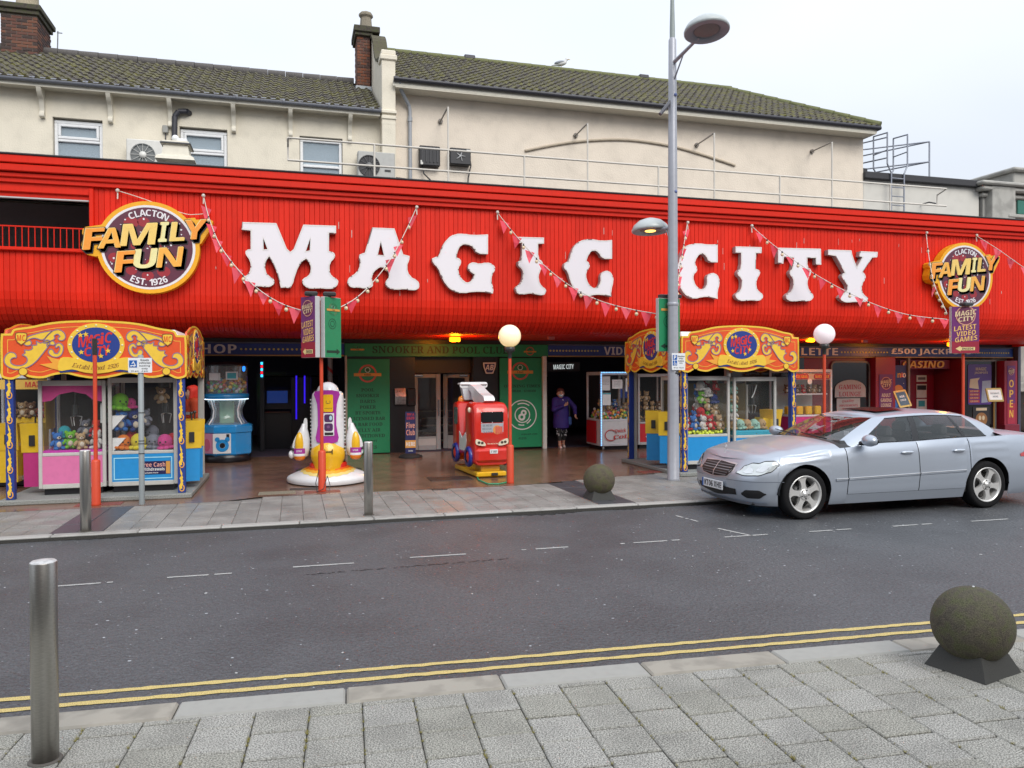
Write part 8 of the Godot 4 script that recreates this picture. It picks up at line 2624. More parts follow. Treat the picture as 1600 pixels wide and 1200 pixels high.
	# bonnet, scuttle and boot lid: crowned sheets between the two shoulder lines
	for seg in 3:
		var x0: float = [-1.0,1.40,4.12][seg]
		var x1: float = [1.42,1.78,99.0][seg]
		var rows := []
		for p in cols:
			if p.x < x0 or p.x > x1:
				continue
			var e := skin_at(p,belt(p.x),1.0)
			var cy := table([[0.0,0.0],[0.3,0.06],[0.9,0.095],[1.4,0.095],[1.8,0.05],[4.0,0.06],[4.6,0.055],[4.95,0.04],[5.04,0.0]],p.x)
			var row := []
			for k in 17:
				var t := k / 8.0 - 1.0
				var round_ := pow(1.0 - t * t,0.55)
				row.append(V(e.x - 0.02 * (1.0 - t * t) * (1.0 if p.x < 1.0 else 0.0),e.y + cy * round_,-e.z * t))
			rows.append(row)
		part(["bonnet","scuttle","boot_lid"][seg],B.new().grid(rows,true,true).done(),paint if seg != 1 else blk,car)
	# cabin: columns round from the middle of the windscreen to the middle of the back window
	var ring := [[1.40,0.0,2.20,0.0],[1.42,0.34,2.21,0.27],[1.50,0.665,2.25,0.505],[1.57,0.745,2.31,0.55],[1.70,0.79,2.40,0.575],[2.14,0.812,2.52,0.592],[2.60,0.822,2.68,0.6],[2.71,0.822,2.77,0.6],[3.1,0.82,3.04,0.6],[3.47,0.812,3.32,0.592],[3.53,0.81,3.36,0.59],[3.92,0.785,3.60,0.573],[4.16,0.70,3.73,0.525],[4.25,0.61,3.78,0.475],[4.32,0.3,3.82,0.25],[4.34,0.0,3.83,0.0]]
	var window := [0,0,2,2,1,1,2,1,1,2,1,2,2,3,3]
	var body := B.new()
	var panes := [B.new(),B.new(),B.new(),B.new()]
	var qs := [0.0,0.07,0.25,0.45,0.65,0.80,0.89,0.95,1.0]
	var at := func(i: int,k: int,s: float) -> Vector3:
		var r: Array = ring[i]
		var q: float = qs[k]
		var yb := belt(r[0]) + (0.055 if i < 3 or i > 12 else 0.0) - 0.02
		var yt := 1.262 + 0.06 * sin(clampf((r[2] - 2.1) / 1.8,0.0,1.0) * PI)
		var bulge := 0.05 * sin(q * PI * 0.9)
		var e := 1.0 - pow(1.0 - q,1.12)
		return V(lerpf(r[0],r[2],q) + (-bulge * 0.8 if i < 4 else (bulge * 0.8 if i > 11 else 0.0)),lerpf(yb,yt,e),s * (lerpf(r[1],r[3],q) + (bulge * 0.55 if i > 1 and i < 14 else 0.0)))
	for s in [-1.0,1.0]:
		for i in ring.size() - 1:
			for k in qs.size() - 1:
				var w: int = window[i]
				var b: B = body
				if w != 2 and k >= 1 and k <= (5 if w == 1 else 6):
					b = panes[w] if w != 1 or s > 0 else panes[2]
				var a: Vector3 = at.call(i,k,s)
				var c: Vector3 = at.call(i + 1,k,s)
				var d: Vector3 = at.call(i + 1,k + 1,s)
				var e: Vector3 = at.call(i,k + 1,s)
				if s > 0:
					b.quad(a,c,d,e,true)
				else:
					b.quad(a,e,d,c,true)
	part("cabin_frame",body.done(),paint,car)
	part("windscreen",panes[0].done(),glass,car)
	part("side_windows",panes[1].done(),glass,car)
	part("side_windows",panes[2].done(),glass,car)
	part("rear_window",panes[3].done(),glass,car)
	var roof := []
	for i in ring.size():
		var row := []
		for k in 13:
			var t := k / 6.0 - 1.0
			var p: Vector3 = at.call(i,8,1.0)
			row.append(V(p.x,p.y + 0.045 * (1.0 - t * t) * clampf(p.z * 3.0,0.0,1.0),-p.z * t))
		roof.append(row)
	part("roof",B.new().grid(roof,true,true).done(),paint,car)
	part("sunroof",B.new().grid([[V(2.38,1.343,0.40),V(2.36,1.356,0.0),V(2.38,1.343,-0.40)],[V(2.86,1.369,0.41),V(2.86,1.382,0.0),V(2.86,1.369,-0.41)]],true).done(),trim,car)
	# pillar blacks and window trim
	for s in [-1.0,1.0]:
		var pb := []
		for k in 9:
			var off := V(0,0,s * 0.004)
			pb.append([at.call(6,k,s) + off,at.call(7,k,s) + off])
		part("door_pillar",B.new().grid(pb.slice(1,7),true,s > 0).done(),trim,car)
		pb = []
		for k in 9:
			pb.append([at.call(9,k,s) + V(0,0,s * 0.004),at.call(10,k,s) + V(0,0,s * 0.004)])
		part("quarter_bar",B.new().grid(pb.slice(1,7),true,s > 0).done(),trim,car)
		var tb := B.new()
		for i in range(4,11):
			tb.bar(at.call(i,1,s) + V(0,0,s * 0.004),at.call(i + 1,1,s) + V(0,0,s * 0.004),0.007,0.007,6)
		for i in range(4,11):
			tb.bar(at.call(i,6,s) + V(0,0,s * 0.003),at.call(i + 1,6,s) + V(0,0,s * 0.003),0.006,0.006,6)
		part("window_trim",tb.done(),trim,car)
	# cabin inside
	var seat := mat("car_seat",lin(0.12,0.12,0.125),0.7)
	part("dashboard",B.new().box(V(1.72,0.88,0),V(0.45,0.2,1.46),0.05).done(),blk,car)
	part("parcel_shelf",B.new().box(V(4.0,0.94,0),V(0.5,0.06,1.3),0.02).done(),blk,car)
	for q in [[2.5,0.38],[2.5,-0.38],[3.45,0.38],[3.45,-0.38]]:
		part("seat",B.new().box(V(q[0],0.70,q[1]),V(0.16,0.58,0.5),0.06,Transform3D(Basis(Vector3.BACK,-0.0),Vector3.ZERO)).box(V(q[0] + 0.03,1.06,q[1]),V(0.1,0.16,0.26),0.04).done(),seat,car)
	part("steering_wheel",B.new().tube([V(1.98,1.0,-0.20),V(1.96,1.06,-0.30),V(1.96,1.08,-0.40),V(1.96,1.06,-0.50),V(1.98,1.0,-0.58),V(2.0,0.9,-0.56),V(2.0,0.86,-0.40),V(2.0,0.9,-0.22),V(1.98,1.0,-0.20)],0.015,6).done(),blk,car)
	part("screen_label",B.new().box(V(1.79,1.06,0.52),V(0.01,0.06,0.09),0.0,Transform3D()).done(),mat("plate_white",lin(0.72,0.74,0.76),0.4),car)
	part("wiper",B.new().bar(V(1.44,1.0,0.55),V(1.49,1.045,-0.05),0.012,0.006,6).bar(V(1.40,1.02,-0.05),V(1.47,1.055,-0.62),0.012,0.006,6).done(),blk,car)
	# lamps, grille, bumper openings
	var lens := mat("headlamp_lens",lin(0.62,0.66,0.66),0.08,{"metal": 0.35,"coat": 0.9,"grain": null})
	var bowl := mat("headlamp_bowl",lin(0.74,0.75,0.75),0.15,{"metal": 0.8,"grain": null})
	for s in [-1.0,1.0]:
		var h := part("headlight",patch(0.47,1.02,[[0.47,0.585],[0.60,0.565],[0.78,0.575],[0.92,0.62],[1.02,0.70]],[[0.47,0.60],[0.56,0.68],[0.66,0.715],[0.74,0.715],[0.84,0.745],[0.96,0.75],[1.02,0.715]],0.007,s,22,6),lens,car)
		part("reflector",patch(0.56,0.70,[[0.56,0.60],[0.63,0.59],[0.70,0.60]],[[0.56,0.62],[0.63,0.685],[0.70,0.64]],0.011,s,10,4),bowl,h)
		part("reflector",patch(0.74,0.90,[[0.74,0.62],[0.82,0.615],[0.90,0.66]],[[0.74,0.65],[0.82,0.71],[0.90,0.69]],0.011,s,10,4),bowl,h)
		part("lamp_surround",patch(0.455,1.035,[[0.455,0.575],[0.60,0.553],[0.78,0.563],[0.92,0.608],[1.035,0.695]],[[0.455,0.605],[0.56,0.69],[0.66,0.727],[0.74,0.727],[0.84,0.757],[0.96,0.762],[1.035,0.72]],0.003,s,22,6),trim,h)
		part("fog_opening",patch(0.56,0.90,[[0.56,0.30],[0.64,0.265],[0.80,0.27],[0.90,0.325]],[[0.56,0.33],[0.64,0.375],[0.80,0.38],[0.90,0.34]],0.004,s,16,4),blk,car)
		part("bumper_crease",patch(0.30,1.12,[[0.30,0.478],[1.12,0.488]],[[0.30,0.486],[1.12,0.496]],0.004,s,14,1),mat("car_shadow_gap",lin(0.16,0.18,0.22),0.4,{"grain": null}),car)
		var tl := plan_len[plan_len.size() - 1]
		part("tail_light",patch(tl - 1.3,tl - 0.45,[[tl - 1.3,0.70],[tl - 0.8,0.66],[tl - 0.45,0.66]],[[tl - 1.3,0.74],[tl - 1.0,0.86],[tl - 0.45,0.9]],0.006,s,12,4),mat("tail_red",lin(0.45,0.02,0.02),0.1,{"coat": 0.8,"grain": null}),car)
	var g := part("grille",patch(-0.37,0.37,[[-0.37,0.58],[-0.29,0.52],[0.0,0.50],[0.29,0.52],[0.37,0.58]],[[-0.37,0.68],[0.0,0.695],[0.37,0.68]],0.006,1.0,26,6),blk,car)
	part("grille_surround",patch(-0.395,0.395,[[-0.395,0.58],[-0.30,0.505],[0.0,0.485],[0.30,0.505],[0.395,0.58]],[[-0.395,0.695],[0.0,0.713],[0.395,0.695]],0.002,1.0,26,6),chrome,g)
	for i in 5:
		var y := 0.532 + i * 0.032
		var w := 0.285 + i * 0.018
		part("slat",patch(-w,w,[[-w,y],[w,y]],[[-w,y + 0.009],[w,y + 0.009]],0.016,1.0,20,1),mat("slat_grey",lin(0.20,0.20,0.21),0.5,{"metal": 0.3,"grain": null}),g)
	part("centre_bar",patch(-0.008,0.008,[[-0.01,0.505],[0.01,0.505]],[[-0.01,0.695],[0.01,0.695]],0.018,1.0,4,6),chrome,g)
	part("lower_intake",patch(-0.47,0.47,[[-0.47,0.29],[0.0,0.25],[0.47,0.29]],[[-0.47,0.37],[0.0,0.385],[0.47,0.37]],0.004,1.0,24,4),blk,car)
	part("chin_lip",patch(-0.9,0.9,[[-0.9,0.18],[0.9,0.18]],[[-0.9,0.215],[0.9,0.215]],0.012,1.0,40,1),paint,car)
	var plate := group_part("number_plate",car,Transform3D(Basis(Vector3.UP,-PI / 2),V(0.046,0.385,0.0)))
	part("plate",bx(Vector3.ZERO,V(0.52,0.115,0.012),0.004),mat("plate_white",lin(0.72,0.74,0.76),0.4),plate)
	part("plate_band",bx(V(-0.242,0,0.001),V(0.036,0.113,0.0135)),mat("sign_blue",lin(0.01,0.10,0.38),0.4),plate)
	part("plate_letters",lettering([["KT06 XHE",W(0.018,0),0.43,0.08]],0.008),mat("print_black",lin(0.03,0.03,0.035),0.6),plate)
	var em := B.new()
	em.bar(V(0.24,0.80,0),V(0.245,0.85,0),0.006,0.004,6)
	var rg := []
	for i in 17:
		var t := TAU * i / 16
		rg.append(V(0.246,0.882 + cos(t) * 0.034,sin(t) * 0.034))
	em.tube(rg,0.0042,5)
	for i in 3:
		var t := TAU * i / 3
		em.bar(V(0.246,0.882,0),V(0.246,0.882 + cos(t) * 0.033,sin(t) * 0.033),0.006,0.002,5)
	part("bonnet_emblem",em.done(),chrome,car)
	for s in [-1.0,1.0]:
		var mr := group_part("door_mirror",car,Transform3D(Basis(Vector3.UP,-s * 0.12),V(1.76,1.0,s * 0.95)))
		part("shell",B.new().ball(V(-0.01,0,s * 0.06),V(0.085,0.078,0.125),18,12).done(),paint,mr)
		part("mirror_glass",B.new().ball(V(0.045,0.0,s * 0.06),V(0.035,0.066,0.11),14,8).done(),trim,mr)
		part("mirror_foot",B.new().bar(V(-0.02,-0.05,-s * 0.12),V(-0.01,-0.03,s * 0.0),0.03,0.035,8).done(),blk,mr)
	# wheels
	var alloy := mat("alloy",lin(0.66,0.65,0.63),0.28,{"metal": 0.45,"coat": 0.4,"grain": null})
	var tyre := mat("tyre",lin(0.012,0.012,0.013),0.85,{"spec": 0.3})
	for s in [-1.0,1.0]:
		for x in [0.86,3.80]:
			var w := group_part("wheel",car,Transform3D(Basis(Vector3.RIGHT,PI / 2 * s) * Basis(Vector3.UP,0.3 + x * 0.21),V(x,0.325,s * 0.79)))
			part("tyre",B.new().lathe([W(0.235,-0.10),W(0.29,-0.112),W(0.318,-0.098),W(0.327,-0.06),W(0.327,0.06),W(0.318,0.098),W(0.29,0.112),W(0.242,0.1)],44).done(),tyre,w)
			var rm := B.new()
			rm.lathe([W(0.242,0.1),W(0.240,0.108),W(0.228,0.108),W(0.215,0.085),W(0.205,0.0),W(0.2,-0.09)],44)
			part("rim",rm.done(),alloy,w)
			part("brake_disc",B.new().lathe([W(0.0,0.0),W(0.15,0.0),W(0.15,-0.02)],26).done(),mat("disc_steel",lin(0.12,0.12,0.12),0.35,{"metal": 0.6}),w)
			part("wheel_back",B.new().lathe([W(0.0,-0.04),W(0.215,-0.04)],26).done(),blk,w)
			for i in 5:
				var t := TAU * i / 5
				var sp := curve([W(0.03,0.055),W(0.09,0.036),W(0.15,0.034),W(0.19,0.05),W(0.222,0.092),W(0.235,0.04),W(0.237,0.0),W(0.235,-0.04),W(0.222,-0.092),W(0.19,-0.05),W(0.15,-0.034),W(0.09,-0.036),W(0.03,-0.055)],2,true)
				var bs := Basis(Vector3.UP,t) * Basis(Vector3.RIGHT,-PI / 2)
				part("spoke",B.new().slab(sp,0.052,0.09,Transform3D(bs,Vector3.ZERO)).done(),alloy,w)
			var hb := B.new()
			hb.lathe([W(0.075,0.05),W(0.075,0.095),W(0.06,0.1),W(0.035,0.098),W(0.033,0.106),W(0.0,0.108)],24)
			part("hub",hb.done(),alloy,w)
			var nb := B.new()
			for i in 5:
				var t := TAU * (i + 0.5) / 5
				nb.bar(V(cos(t) * 0.055,0.095,sin(t) * 0.055),V(cos(t) * 0.055,0.101,sin(t) * 0.055),0.011,0.011,8)
			part("wheel_nuts",nb.done(),blk,w)

# ---------------------------------------------------------------- people: tapered limbs joined by a smooth minimum and meshed as surface nets
func nets(bones: Array,cell: float,blend: float) -> ArrayMesh:
	var lo := Vector3.ONE * 1e9
	var hi := -lo
	for b in bones:
		var r: float = maxf(b[2],b[3]) + cell * 2.0 + blend
		lo = lo.min(b[0] - Vector3.ONE * r).min(b[1] - Vector3.ONE * r)
		hi = hi.max(b[0] + Vector3.ONE * r).max(b[1] + Vector3.ONE * r)
	var n := Vector3i(((hi - lo) / cell).ceil()) + Vector3i.ONE
	var f := PackedFloat32Array()
	f.resize(n.x * n.y * n.z)
	f.fill(1e3)
	for b in bones:
		var a: Vector3 = b[0]
		var c: Vector3 = b[1]
		var r: float = maxf(b[2],b[3]) + cell * 2.0 + blend
		var i0 := Vector3i(((a.min(c) - Vector3.ONE * r - lo) / cell).floor()).clamp(Vector3i.ZERO,n - Vector3i.ONE)
		var i1 := Vector3i(((a.max(c) + Vector3.ONE * r - lo) / cell).ceil()).clamp(Vector3i.ZERO,n - Vector3i.ONE)
		var ac := c - a
		var l2 := maxf(ac.length_squared(),1e-9)
		var flat: Vector3 = b[4] if b.size() > 4 else Vector3.ONE
		for z in range(i0.z,i1.z + 1):
			for y in range(i0.y,i1.y + 1):
				for x in range(i0.x,i1.x + 1):
					var p := lo + V(x,y,z) * cell
					var t := clampf((p - a).dot(ac) / l2,0.0,1.0)
					var d: float = ((p - a - ac * t) * flat).length() - lerpf(b[2],b[3],t)
					var k := x + n.x * (y + n.y * z)
					var o := f[k]
					var h := maxf(blend - absf(o - d),0.0) / blend
					f[k] = minf(o,d) - h * h * blend * 0.25
	var vid := {}
	var verts := []
	for z in n.z - 1:
		for y in n.y - 1:
			for x in n.x - 1:
				var base := x + n.x * (y + n.y * z)
				var sgn := 0
				var v := []
				for q in 8:
					var val := f[base + (q & 1) + n.x * (((q >> 1) & 1) + n.y * (q >> 2))]
					v.append(val)
					if val < 0.0:
						sgn += 1
				if sgn == 0 or sgn == 8:
					continue
				var s := Vector3.ZERO
				var cnt := 0
				for e in [[0,1],[2,3],[4,5],[6,7],[0,2],[1,3],[4,6],[5,7],[0,4],[1,5],[2,6],[3,7]]:
					var va: float = v[e[0]]
					var vb: float = v[e[1]]
					if (va < 0.0) != (vb < 0.0):
						var t := va / (va - vb)
						var pa := V(e[0] & 1,(e[0] >> 1) & 1,e[0] >> 2)
						var pb := V(e[1] & 1,(e[1] >> 1) & 1,e[1] >> 2)
						s += pa.lerp(pb,t)
						cnt += 1
				vid[base] = verts.size()
				verts.append(lo + (V(x,y,z) + s / cnt) * cell)
	var b2 := B.new()
	var st := [1,n.x,n.x * n.y]
	for z in range(1,n.z - 1):
		for y in range(1,n.y - 1):
			for x in range(1,n.x - 1):
				var k := x + n.x * (y + n.y * z)
				for ax in 3:
					var o := f[k] < 0.0
					if o == (f[k + st[ax]] < 0.0):
						continue
					var u: int = st[(ax + 1) % 3]
					var w: int = st[(ax + 2) % 3]
					var q := [k - u - w,k - w,k,k - u]
					if not (vid.has(q[0]) and vid.has(q[1]) and vid.has(q[2]) and vid.has(q[3])):
						continue
					if o:
						b2.quad(verts[vid[q[0]]],verts[vid[q[1]]],verts[vid[q[2]]],verts[vid[q[3]]],true)
					else:
						b2.quad(verts[vid[q[3]]],verts[vid[q[2]]],verts[vid[q[1]]],verts[vid[q[0]]],true)
	return b2.done()

# a half-closed hand: palm and five separate fingers; dir runs from wrist to knuckles, side towards the thumb
func hand_bones(wrist: Vector3,dir: Vector3,side: Vector3) -> Array:
	var d := dir.normalized()
	var s := (side - d * side.dot(d)).normalized()
	var curl := s.cross(d).normalized()
	var out := [[wrist,wrist + d * 0.03,0.024,0.026],[wrist + d * 0.03 - s * 0.018,wrist + d * 0.075 - s * 0.024,0.017,0.014],[wrist + d * 0.03 + s * 0.014,wrist + d * 0.08 + s * 0.02,0.017,0.014]]
	for i in 4:
		var k := wrist + d * (0.082 - 0.004 * absf(i - 1.0)) + s * (0.026 - i * 0.018)
		var len_: float = [0.034,0.039,0.036,0.028][i]
		var k2 := k + (d * 0.8 + curl * 0.6) * len_
		var k3 := k2 + (d * 0.1 + curl) * len_ * 0.7
		out.append([k,k2,0.0088,0.008])
		out.append([k2,k3,0.008,0.0068])
	var th := wrist + d * 0.03 + s * 0.026
	out.append([th,th + (s * 0.7 + d * 0.6) * 0.04,0.0115,0.0095])
	out.append([th + (s * 0.7 + d * 0.6) * 0.04,th + (s * 0.7 + d * 0.6) * 0.04 + (d + curl * 0.5) * 0.026,0.0095,0.0075])
	return out

func face_parts(o: Node3D,c: Vector3,skin: Material,masked: bool) -> void:
	var eye := mat("eye_white",lin(0.6,0.58,0.55),0.3,{"grain": null})
	var iris := mat("eye_dark",lin(0.06,0.05,0.04),0.3)
	for s in [-1,1]:
		part("eye",B.new().ball(c + V(s * 0.032,0.012,0.088),V(0.013,0.008,0.007),10,6).done(),eye,o)
		part("iris",B.new().ball(c + V(s * 0.032,0.012,0.094),V(0.006,0.006,0.003),8,5).done(),iris,o)
		part("brow",B.new().bar(c + V(s * 0.018,0.032,0.092),c + V(s * 0.048,0.032,0.083),0.005,0.003,6).done(),mat("brow",lin(0.10,0.04,0.03),0.8),o)
	if not masked:
		part("mouth",B.new().bar(c + V(-0.022,-0.058,0.088),c + V(0.022,-0.058,0.088),0.005,0.005,6).done(),mat("lip",lin(0.35,0.10,0.09),0.5),o)

func build_people() -> void:
	var skin := mat("skin",lin(0.52,0.28,0.20),0.55,{"grain": "paint","scale": 3.0})
	# woman walking out of the right opening
	var w := thing("person","woman in long purple blue coat, face mask and patterned leggings in the dark doorway","person",V(6.437,0.1,-18.154),-0.12)
	var hc := V(-0.02,1.375,0.03)
	var sl := V(-0.165,1.195,0.0)
	var sr := V(0.165,1.205,0.0)
	var el := V(-0.21,0.97,0.13)
	var wl := V(0.03,1.07,0.22)
	var er := V(0.345,1.02,-0.02)
	var wr := V(0.335,0.84,0.13)
	var hl := V(-0.085,0.76,0.0)
	var hr := V(0.085,0.76,0.0)
	var kl := V(-0.075,0.43,0.09)
	var kr := V(0.085,0.43,-0.0)
	var al := V(-0.05,0.075,0.06)
	var ar := V(0.075,0.085,-0.12)
	var body := [
		[hc + V(0,0.03,-0.015),hc + V(0,-0.02,-0.005),0.088,0.082],[hc + V(0,-0.05,0.02),hc + V(0,-0.075,0.035),0.058,0.042],
		[hc + V(0,0.0,0.088),hc + V(0,-0.028,0.103),0.010,0.014],[hc + V(-0.084,0.0,-0.005),hc + V(-0.086,-0.03,-0.005),0.014,0.01],[hc + V(0.084,0.0,-0.005),hc + V(0.086,-0.03,-0.005),0.014,0.01],
		[hc + V(0,-0.06,-0.02),V(0,1.18,0.0),0.05,0.06],[sl * 0.6 + V(0,0.48,0),sr * 0.6 + V(0,0.48,0),0.07,0.07],[V(0,1.15,0),V(0,0.8,0),0.115,0.125],
		[sl,el,0.05,0.04],[el,wl,0.038,0.026],[sr,er,0.05,0.04],[er,wr,0.038,0.026],
		[hl,kl,0.085,0.052],[kl,al,0.05,0.034],[hr,kr,0.085,0.052],[kr,ar,0.05,0.034],
		[al,al + V(0.0,-0.04,0.11),0.034,0.026],[ar,ar + V(0.0,-0.04,0.11),0.034,0.026]]
	part("body",nets(body,0.012,0.03),skin,w)
	var coat := mat("coat_purple",lin(0.035,0.014,0.22),0.7,{"grain": "cloth","scale": 2.0})
	var cb := [[sl * 0.75 + V(0,0.30,0),sr * 0.75 + V(0,0.30,0),0.085,0.085],[V(0,1.13,0.0),V(0,0.85,0.0),0.15,0.165,V(0.86,1,1.05)],[V(0,0.85,0.0),V(-0.005,0.62,0.01),0.165,0.185,V(0.9,1,1.05)],[sl,el,0.072,0.058],[el,wl + (el - wl) * 0.12,0.056,0.044],[sr,er,0.072,0.058],[er,wr + (er - wr) * 0.12,0.056,0.044],[V(-0.09,1.24,0.03),V(0.0,1.26,-0.06),0.03,0.035],[V(0.08,1.25,0.03),V(0.0,1.26,-0.06),0.03,0.035]]
	part("coat",nets(cb,0.013,0.035),coat,w)
	part("coat_hem",B.new().lathe([W(0.2,0.515),W(0.2,0.53),W(0.195,0.62)],22,Transform3D(Basis.from_scale(V(1.0,1,0.92)),V(-0.005,0,0.01))).done(),coat,w)
	part("blouse",B.new().ball(V(0.02,1.175,0.10),V(0.035,0.055,0.03),12,8).done(),mat("blouse_pale",lin(0.6,0.55,0.62),0.7),w)
	var lg := mat("legging_black",lin(0.02,0.02,0.022),0.8)
	var legs := [[hl,kl,0.092,0.06],[kl,al + (kl - al) * 0.42,0.058,0.05],[hr,kr,0.092,0.06],[kr,ar + (kr - ar) * 0.42,0.058,0.05]]
	part("leggings",nets(legs,0.012,0.02),lg,w)
	var pt := B.new()
	for i in 60:
		var leg := i % 2
		var t := rng.randf_range(0.1,1.35)
		var a: Vector3 = hl if leg == 0 else hr
		var k: Vector3 = kl if leg == 0 else kr
		var n: Vector3 = al if leg == 0 else ar
		var p := a.lerp(k,t) if t < 1.0 else k.lerp(n,(t - 1.0))
		var r := lerpf(0.092,0.06,minf(t,1.0)) if t < 1.0 else lerpf(0.058,0.052,t - 1.0)
		var th := rng.randf_range(-0.3,PI + 0.3)
		pt.ball(p + V(cos(th) * r,0,sin(th) * r),V(0.015,0.02,0.015),7,5)
	part("legging_pattern",pt.done(),mat("pattern_pale",lin(0.5,0.5,0.52),0.8),w)
	var shoe := mat("shoe_pale",lin(0.62,0.50,0.48),0.6)
	for a in [al,ar]:
		part("shoe",nets([[a + V(0,-0.055,-0.03),a + V(0.0,-0.05,0.12),0.034,0.036]],0.009,0.01),shoe,w)
	for h in [[wl,V(0.85,0.45,0.1),V(-0.3,0.7,0.6)],[wr,V(-0.05,-0.8,0.35),V(-0.5,0.1,0.8)]]:
		part("hand",nets(hand_bones(h[0],h[1],h[2]),0.004,0.006),skin,w)
	face_parts(w,hc,skin,true)
	part("face_mask",B.new().ball(hc + V(0,-0.052,0.052),V(0.066,0.042,0.066),18,10).done(),mat("mask_blue",lin(0.50,0.66,0.72),0.8),w)
	for s in [-1,1]:
		part("mask_loop",B.new().bar(hc + V(s * 0.06,-0.045,0.075),hc + V(s * 0.086,-0.005,-0.01),0.0025,0.0025,5).done(),mat("mask_blue",lin(0.50,0.66,0.72),0.8),w)
	part("hair",nets([[hc + V(0,0.045,-0.03),hc + V(0,0.0,-0.045),0.092,0.085],[hc + V(-0.05,0.075,0.035),hc + V(0.05,0.075,0.035),0.035,0.035],[hc + V(-0.078,0.03,0.0),hc + V(-0.078,-0.03,-0.02),0.024,0.018],[hc + V(0.078,0.03,0.0),hc + V(0.078,-0.03,-0.02),0.024,0.018]],0.009,0.02),mat("hair_red",lin(0.13,0.025,0.018),0.7,{"grain": "cloth","scale": 3.0}),w)
	part("bag",B.new().box(V(0.2,0.68,0.02),V(0.10,0.22,0.18),0.03).done(),mat("bag_blue",lin(0.03,0.08,0.25),0.5),w)
	part("bag_strap",B.new().tube([V(0.2,0.79,0.06),V(0.19,1.0,0.12),V(0.14,1.22,0.08)],0.012,6).done(),mat("bag_strap",lin(0.04,0.05,0.05),0.6),w)
	# worker in an orange jacket half hidden behind the left kiosk
	var m := thing("person","person in orange hooded work jacket with grey bands, half hidden by the left kiosk post","person",V(-1.875,0.1,-15.9),-1.2)
	var mh := V(0,1.5,0.03)
	var ml := V(-0.19,1.33,0)
	var mr := V(0.19,1.33,0)
	var mb := [[mh + V(0,0.03,-0.015),mh + V(0,-0.02,0.0),0.092,0.086],[mh + V(0,-0.05,0.02),mh + V(0,-0.08,0.035),0.062,0.046],[mh + V(0,0.0,0.092),mh + V(0,-0.028,0.107),0.011,0.015],[mh,V(0,1.3,0),0.055,0.065],[V(0,1.28,0),V(0,0.9,0),0.13,0.13],[ml,V(-0.24,1.06,0.02),0.055,0.045],[V(-0.24,1.06,0.02),V(-0.2,0.86,0.16),0.042,0.03],[mr,V(0.24,1.06,0.02),0.055,0.045],[V(0.24,1.06,0.02),V(0.2,0.86,0.16),0.042,0.03],[V(-0.09,0.84,0),V(-0.1,0.46,0.02),0.09,0.06],[V(-0.1,0.46,0.02),V(-0.1,0.08,-0.02),0.058,0.04],[V(0.09,0.84,0),V(0.1,0.46,0.02),0.09,0.06],[V(0.1,0.46,0.02),V(0.1,0.08,-0.02),0.058,0.04],[V(-0.1,0.06,-0.02),V(-0.11,0.035,0.12),0.036,0.03],[V(0.1,0.06,-0.02),V(0.11,0.035,0.12),0.036,0.03]]
	part("body",nets(mb,0.013,0.03),skin,m)
	var orange := mat("jacket_orange",lin(0.72,0.075,0.015),0.7,{"grain": "cloth","scale": 2.0})
	part("jacket",nets([[ml * 0.8 + V(0,0.26,0),mr * 0.8 + V(0,0.26,0),0.1,0.1],[V(0,1.25,0),V(0,0.78,0),0.17,0.185,V(0.9,1,1.1)],[ml,V(-0.24,1.06,0.02),0.082,0.066],[V(-0.24,1.06,0.02),V(-0.205,0.88,0.145),0.064,0.052],[mr,V(0.24,1.06,0.02),0.082,0.066],[V(0.24,1.06,0.02),V(0.205,0.88,0.145),0.064,0.052]],0.014,0.035),orange,m)
	part("hood",nets([[mh + V(0,0.05,-0.05),mh + V(0,-0.05,-0.06),0.112,0.1],[mh + V(-0.09,0.04,0.0),mh + V(-0.085,-0.09,0.02),0.035,0.04],[mh + V(0.09,0.04,0.0),mh + V(0.085,-0.09,0.02),0.035,0.04],[mh + V(-0.06,0.1,0.02),mh + V(0.06,0.1,0.02),0.04,0.04]],0.012,0.03),mat("hood_red",lin(0.62,0.03,0.015),0.7),m)
	var band := mat("band_grey",lin(0.4,0.4,0.4),0.35)
	for y in [0.88,1.1]:
		part("reflective_band",B.new().lathe([W(0.198,y),W(0.198,y + 0.05)],24,Transform3D(Basis.from_scale(V(1.0,1,0.86)),Vector3.ZERO)).done(),band,m)
	part("trousers",nets([[V(-0.09,0.84,0),V(-0.1,0.46,0.02),0.105,0.08],[V(-0.1,0.46,0.02),V(-0.1,0.1,-0.02),0.078,0.07],[V(0.09,0.84,0),V(0.1,0.46,0.02),0.105,0.08],[V(0.1,0.46,0.02),V(0.1,0.1,-0.02),0.078,0.07]],0.014,0.02),mat("trouser_dark",lin(0.02,0.022,0.03),0.8),m)
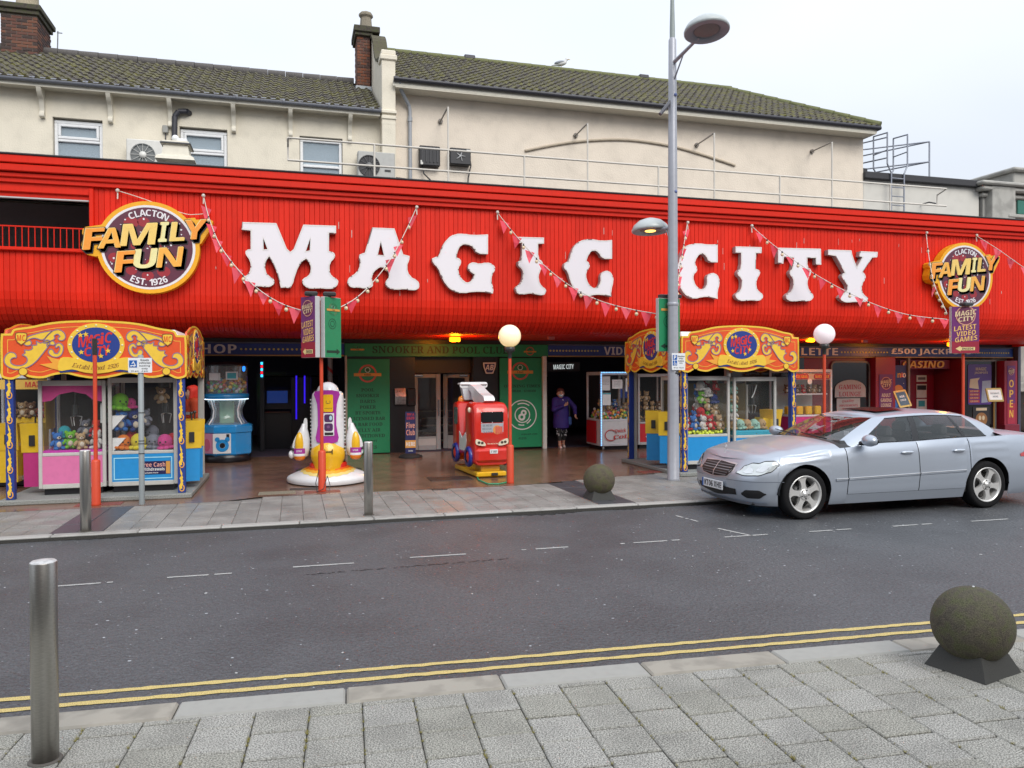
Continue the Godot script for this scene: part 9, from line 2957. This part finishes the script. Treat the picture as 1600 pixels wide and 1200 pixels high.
	for s in [-1,1]:
		part("boot",nets([[V(s * 0.1,0.05,-0.05),V(s * 0.11,0.045,0.14),0.044,0.042]],0.01,0.01),mat("boot_black",lin(0.015,0.015,0.015),0.5),m)
		part("hand",nets(hand_bones(V(s * 0.2,0.86,0.16),V(-s * 0.1,-0.5,0.6),V(-s,0.2,0.1)),0.004,0.006),skin,m)
	face_parts(m,mh,skin,false)

# ---------------------------------------------------------------- the terrace on the photographer's side, which the car, the panes and the steel mirror
func build_opposite() -> void:
	var walls := [mat("terrace_buff",lin(0.45,0.38,0.28),0.85,{"grain": "render"}),mat("terrace_brick",lin(0.24,0.11,0.08),0.9,{"grain": "stone"}),mat("terrace_white",lin(0.6,0.58,0.54),0.85,{"grain": "render"})]
	var glass := mat("terrace_glass",lin(0.05,0.06,0.07),0.08,{"grain": null})
	var trim := mat("terrace_trim",lin(0.6,0.6,0.58),0.5)
	var slate := mat("terrace_slate",lin(0.09,0.09,0.10),0.8)
	var names := ["buff terraced shop far left behind the photographer","brick terraced shop second from left behind the photographer","white terraced shop directly behind the photographer","buff terraced shop to the right behind the photographer","brick terraced shop far right behind the photographer"]
	for i in 5:
		var o := thing("terraced_shop",names[i],"building",V(-16.0 + i * 9.5,0.0,7.5),0.0,"terraced shops behind the photographer")
		var h: float = [7.2,8.0,7.6,7.0,8.2][i]
		part("wall",bx(V(0,h / 2,4.0),V(9.4,h,8.0)),walls[i % 3],o)
		part("roof",B.new().quad(V(-4.8,h,-0.3),V(-4.8,h + 2.6,4.0),V(4.8,h + 2.6,4.0),V(4.8,h,-0.3)).quad(V(4.8,h,8.3),V(4.8,h + 2.6,4.0),V(-4.8,h + 2.6,4.0),V(-4.8,h,8.3)).done(),slate,o)
		part("shop_window",bx(V(-0.8,1.5,-0.02),V(6.4,2.2,0.06)),glass,o)
		part("shop_door",bx(V(3.4,1.2,-0.02),V(1.1,2.3,0.06)),glass,o)
		part("fascia",bx(V(0,3.0,-0.08),V(9.2,0.6,0.2),0.02),trim,o)
		for k in 3:
			part("window",bx(V(-3.0 + k * 3.0,5.2,-0.02),V(1.1,1.6,0.06)),glass,o)
			part("window_sill",bx(V(-3.0 + k * 3.0,4.33,-0.06),V(1.3,0.1,0.16)),trim,o)
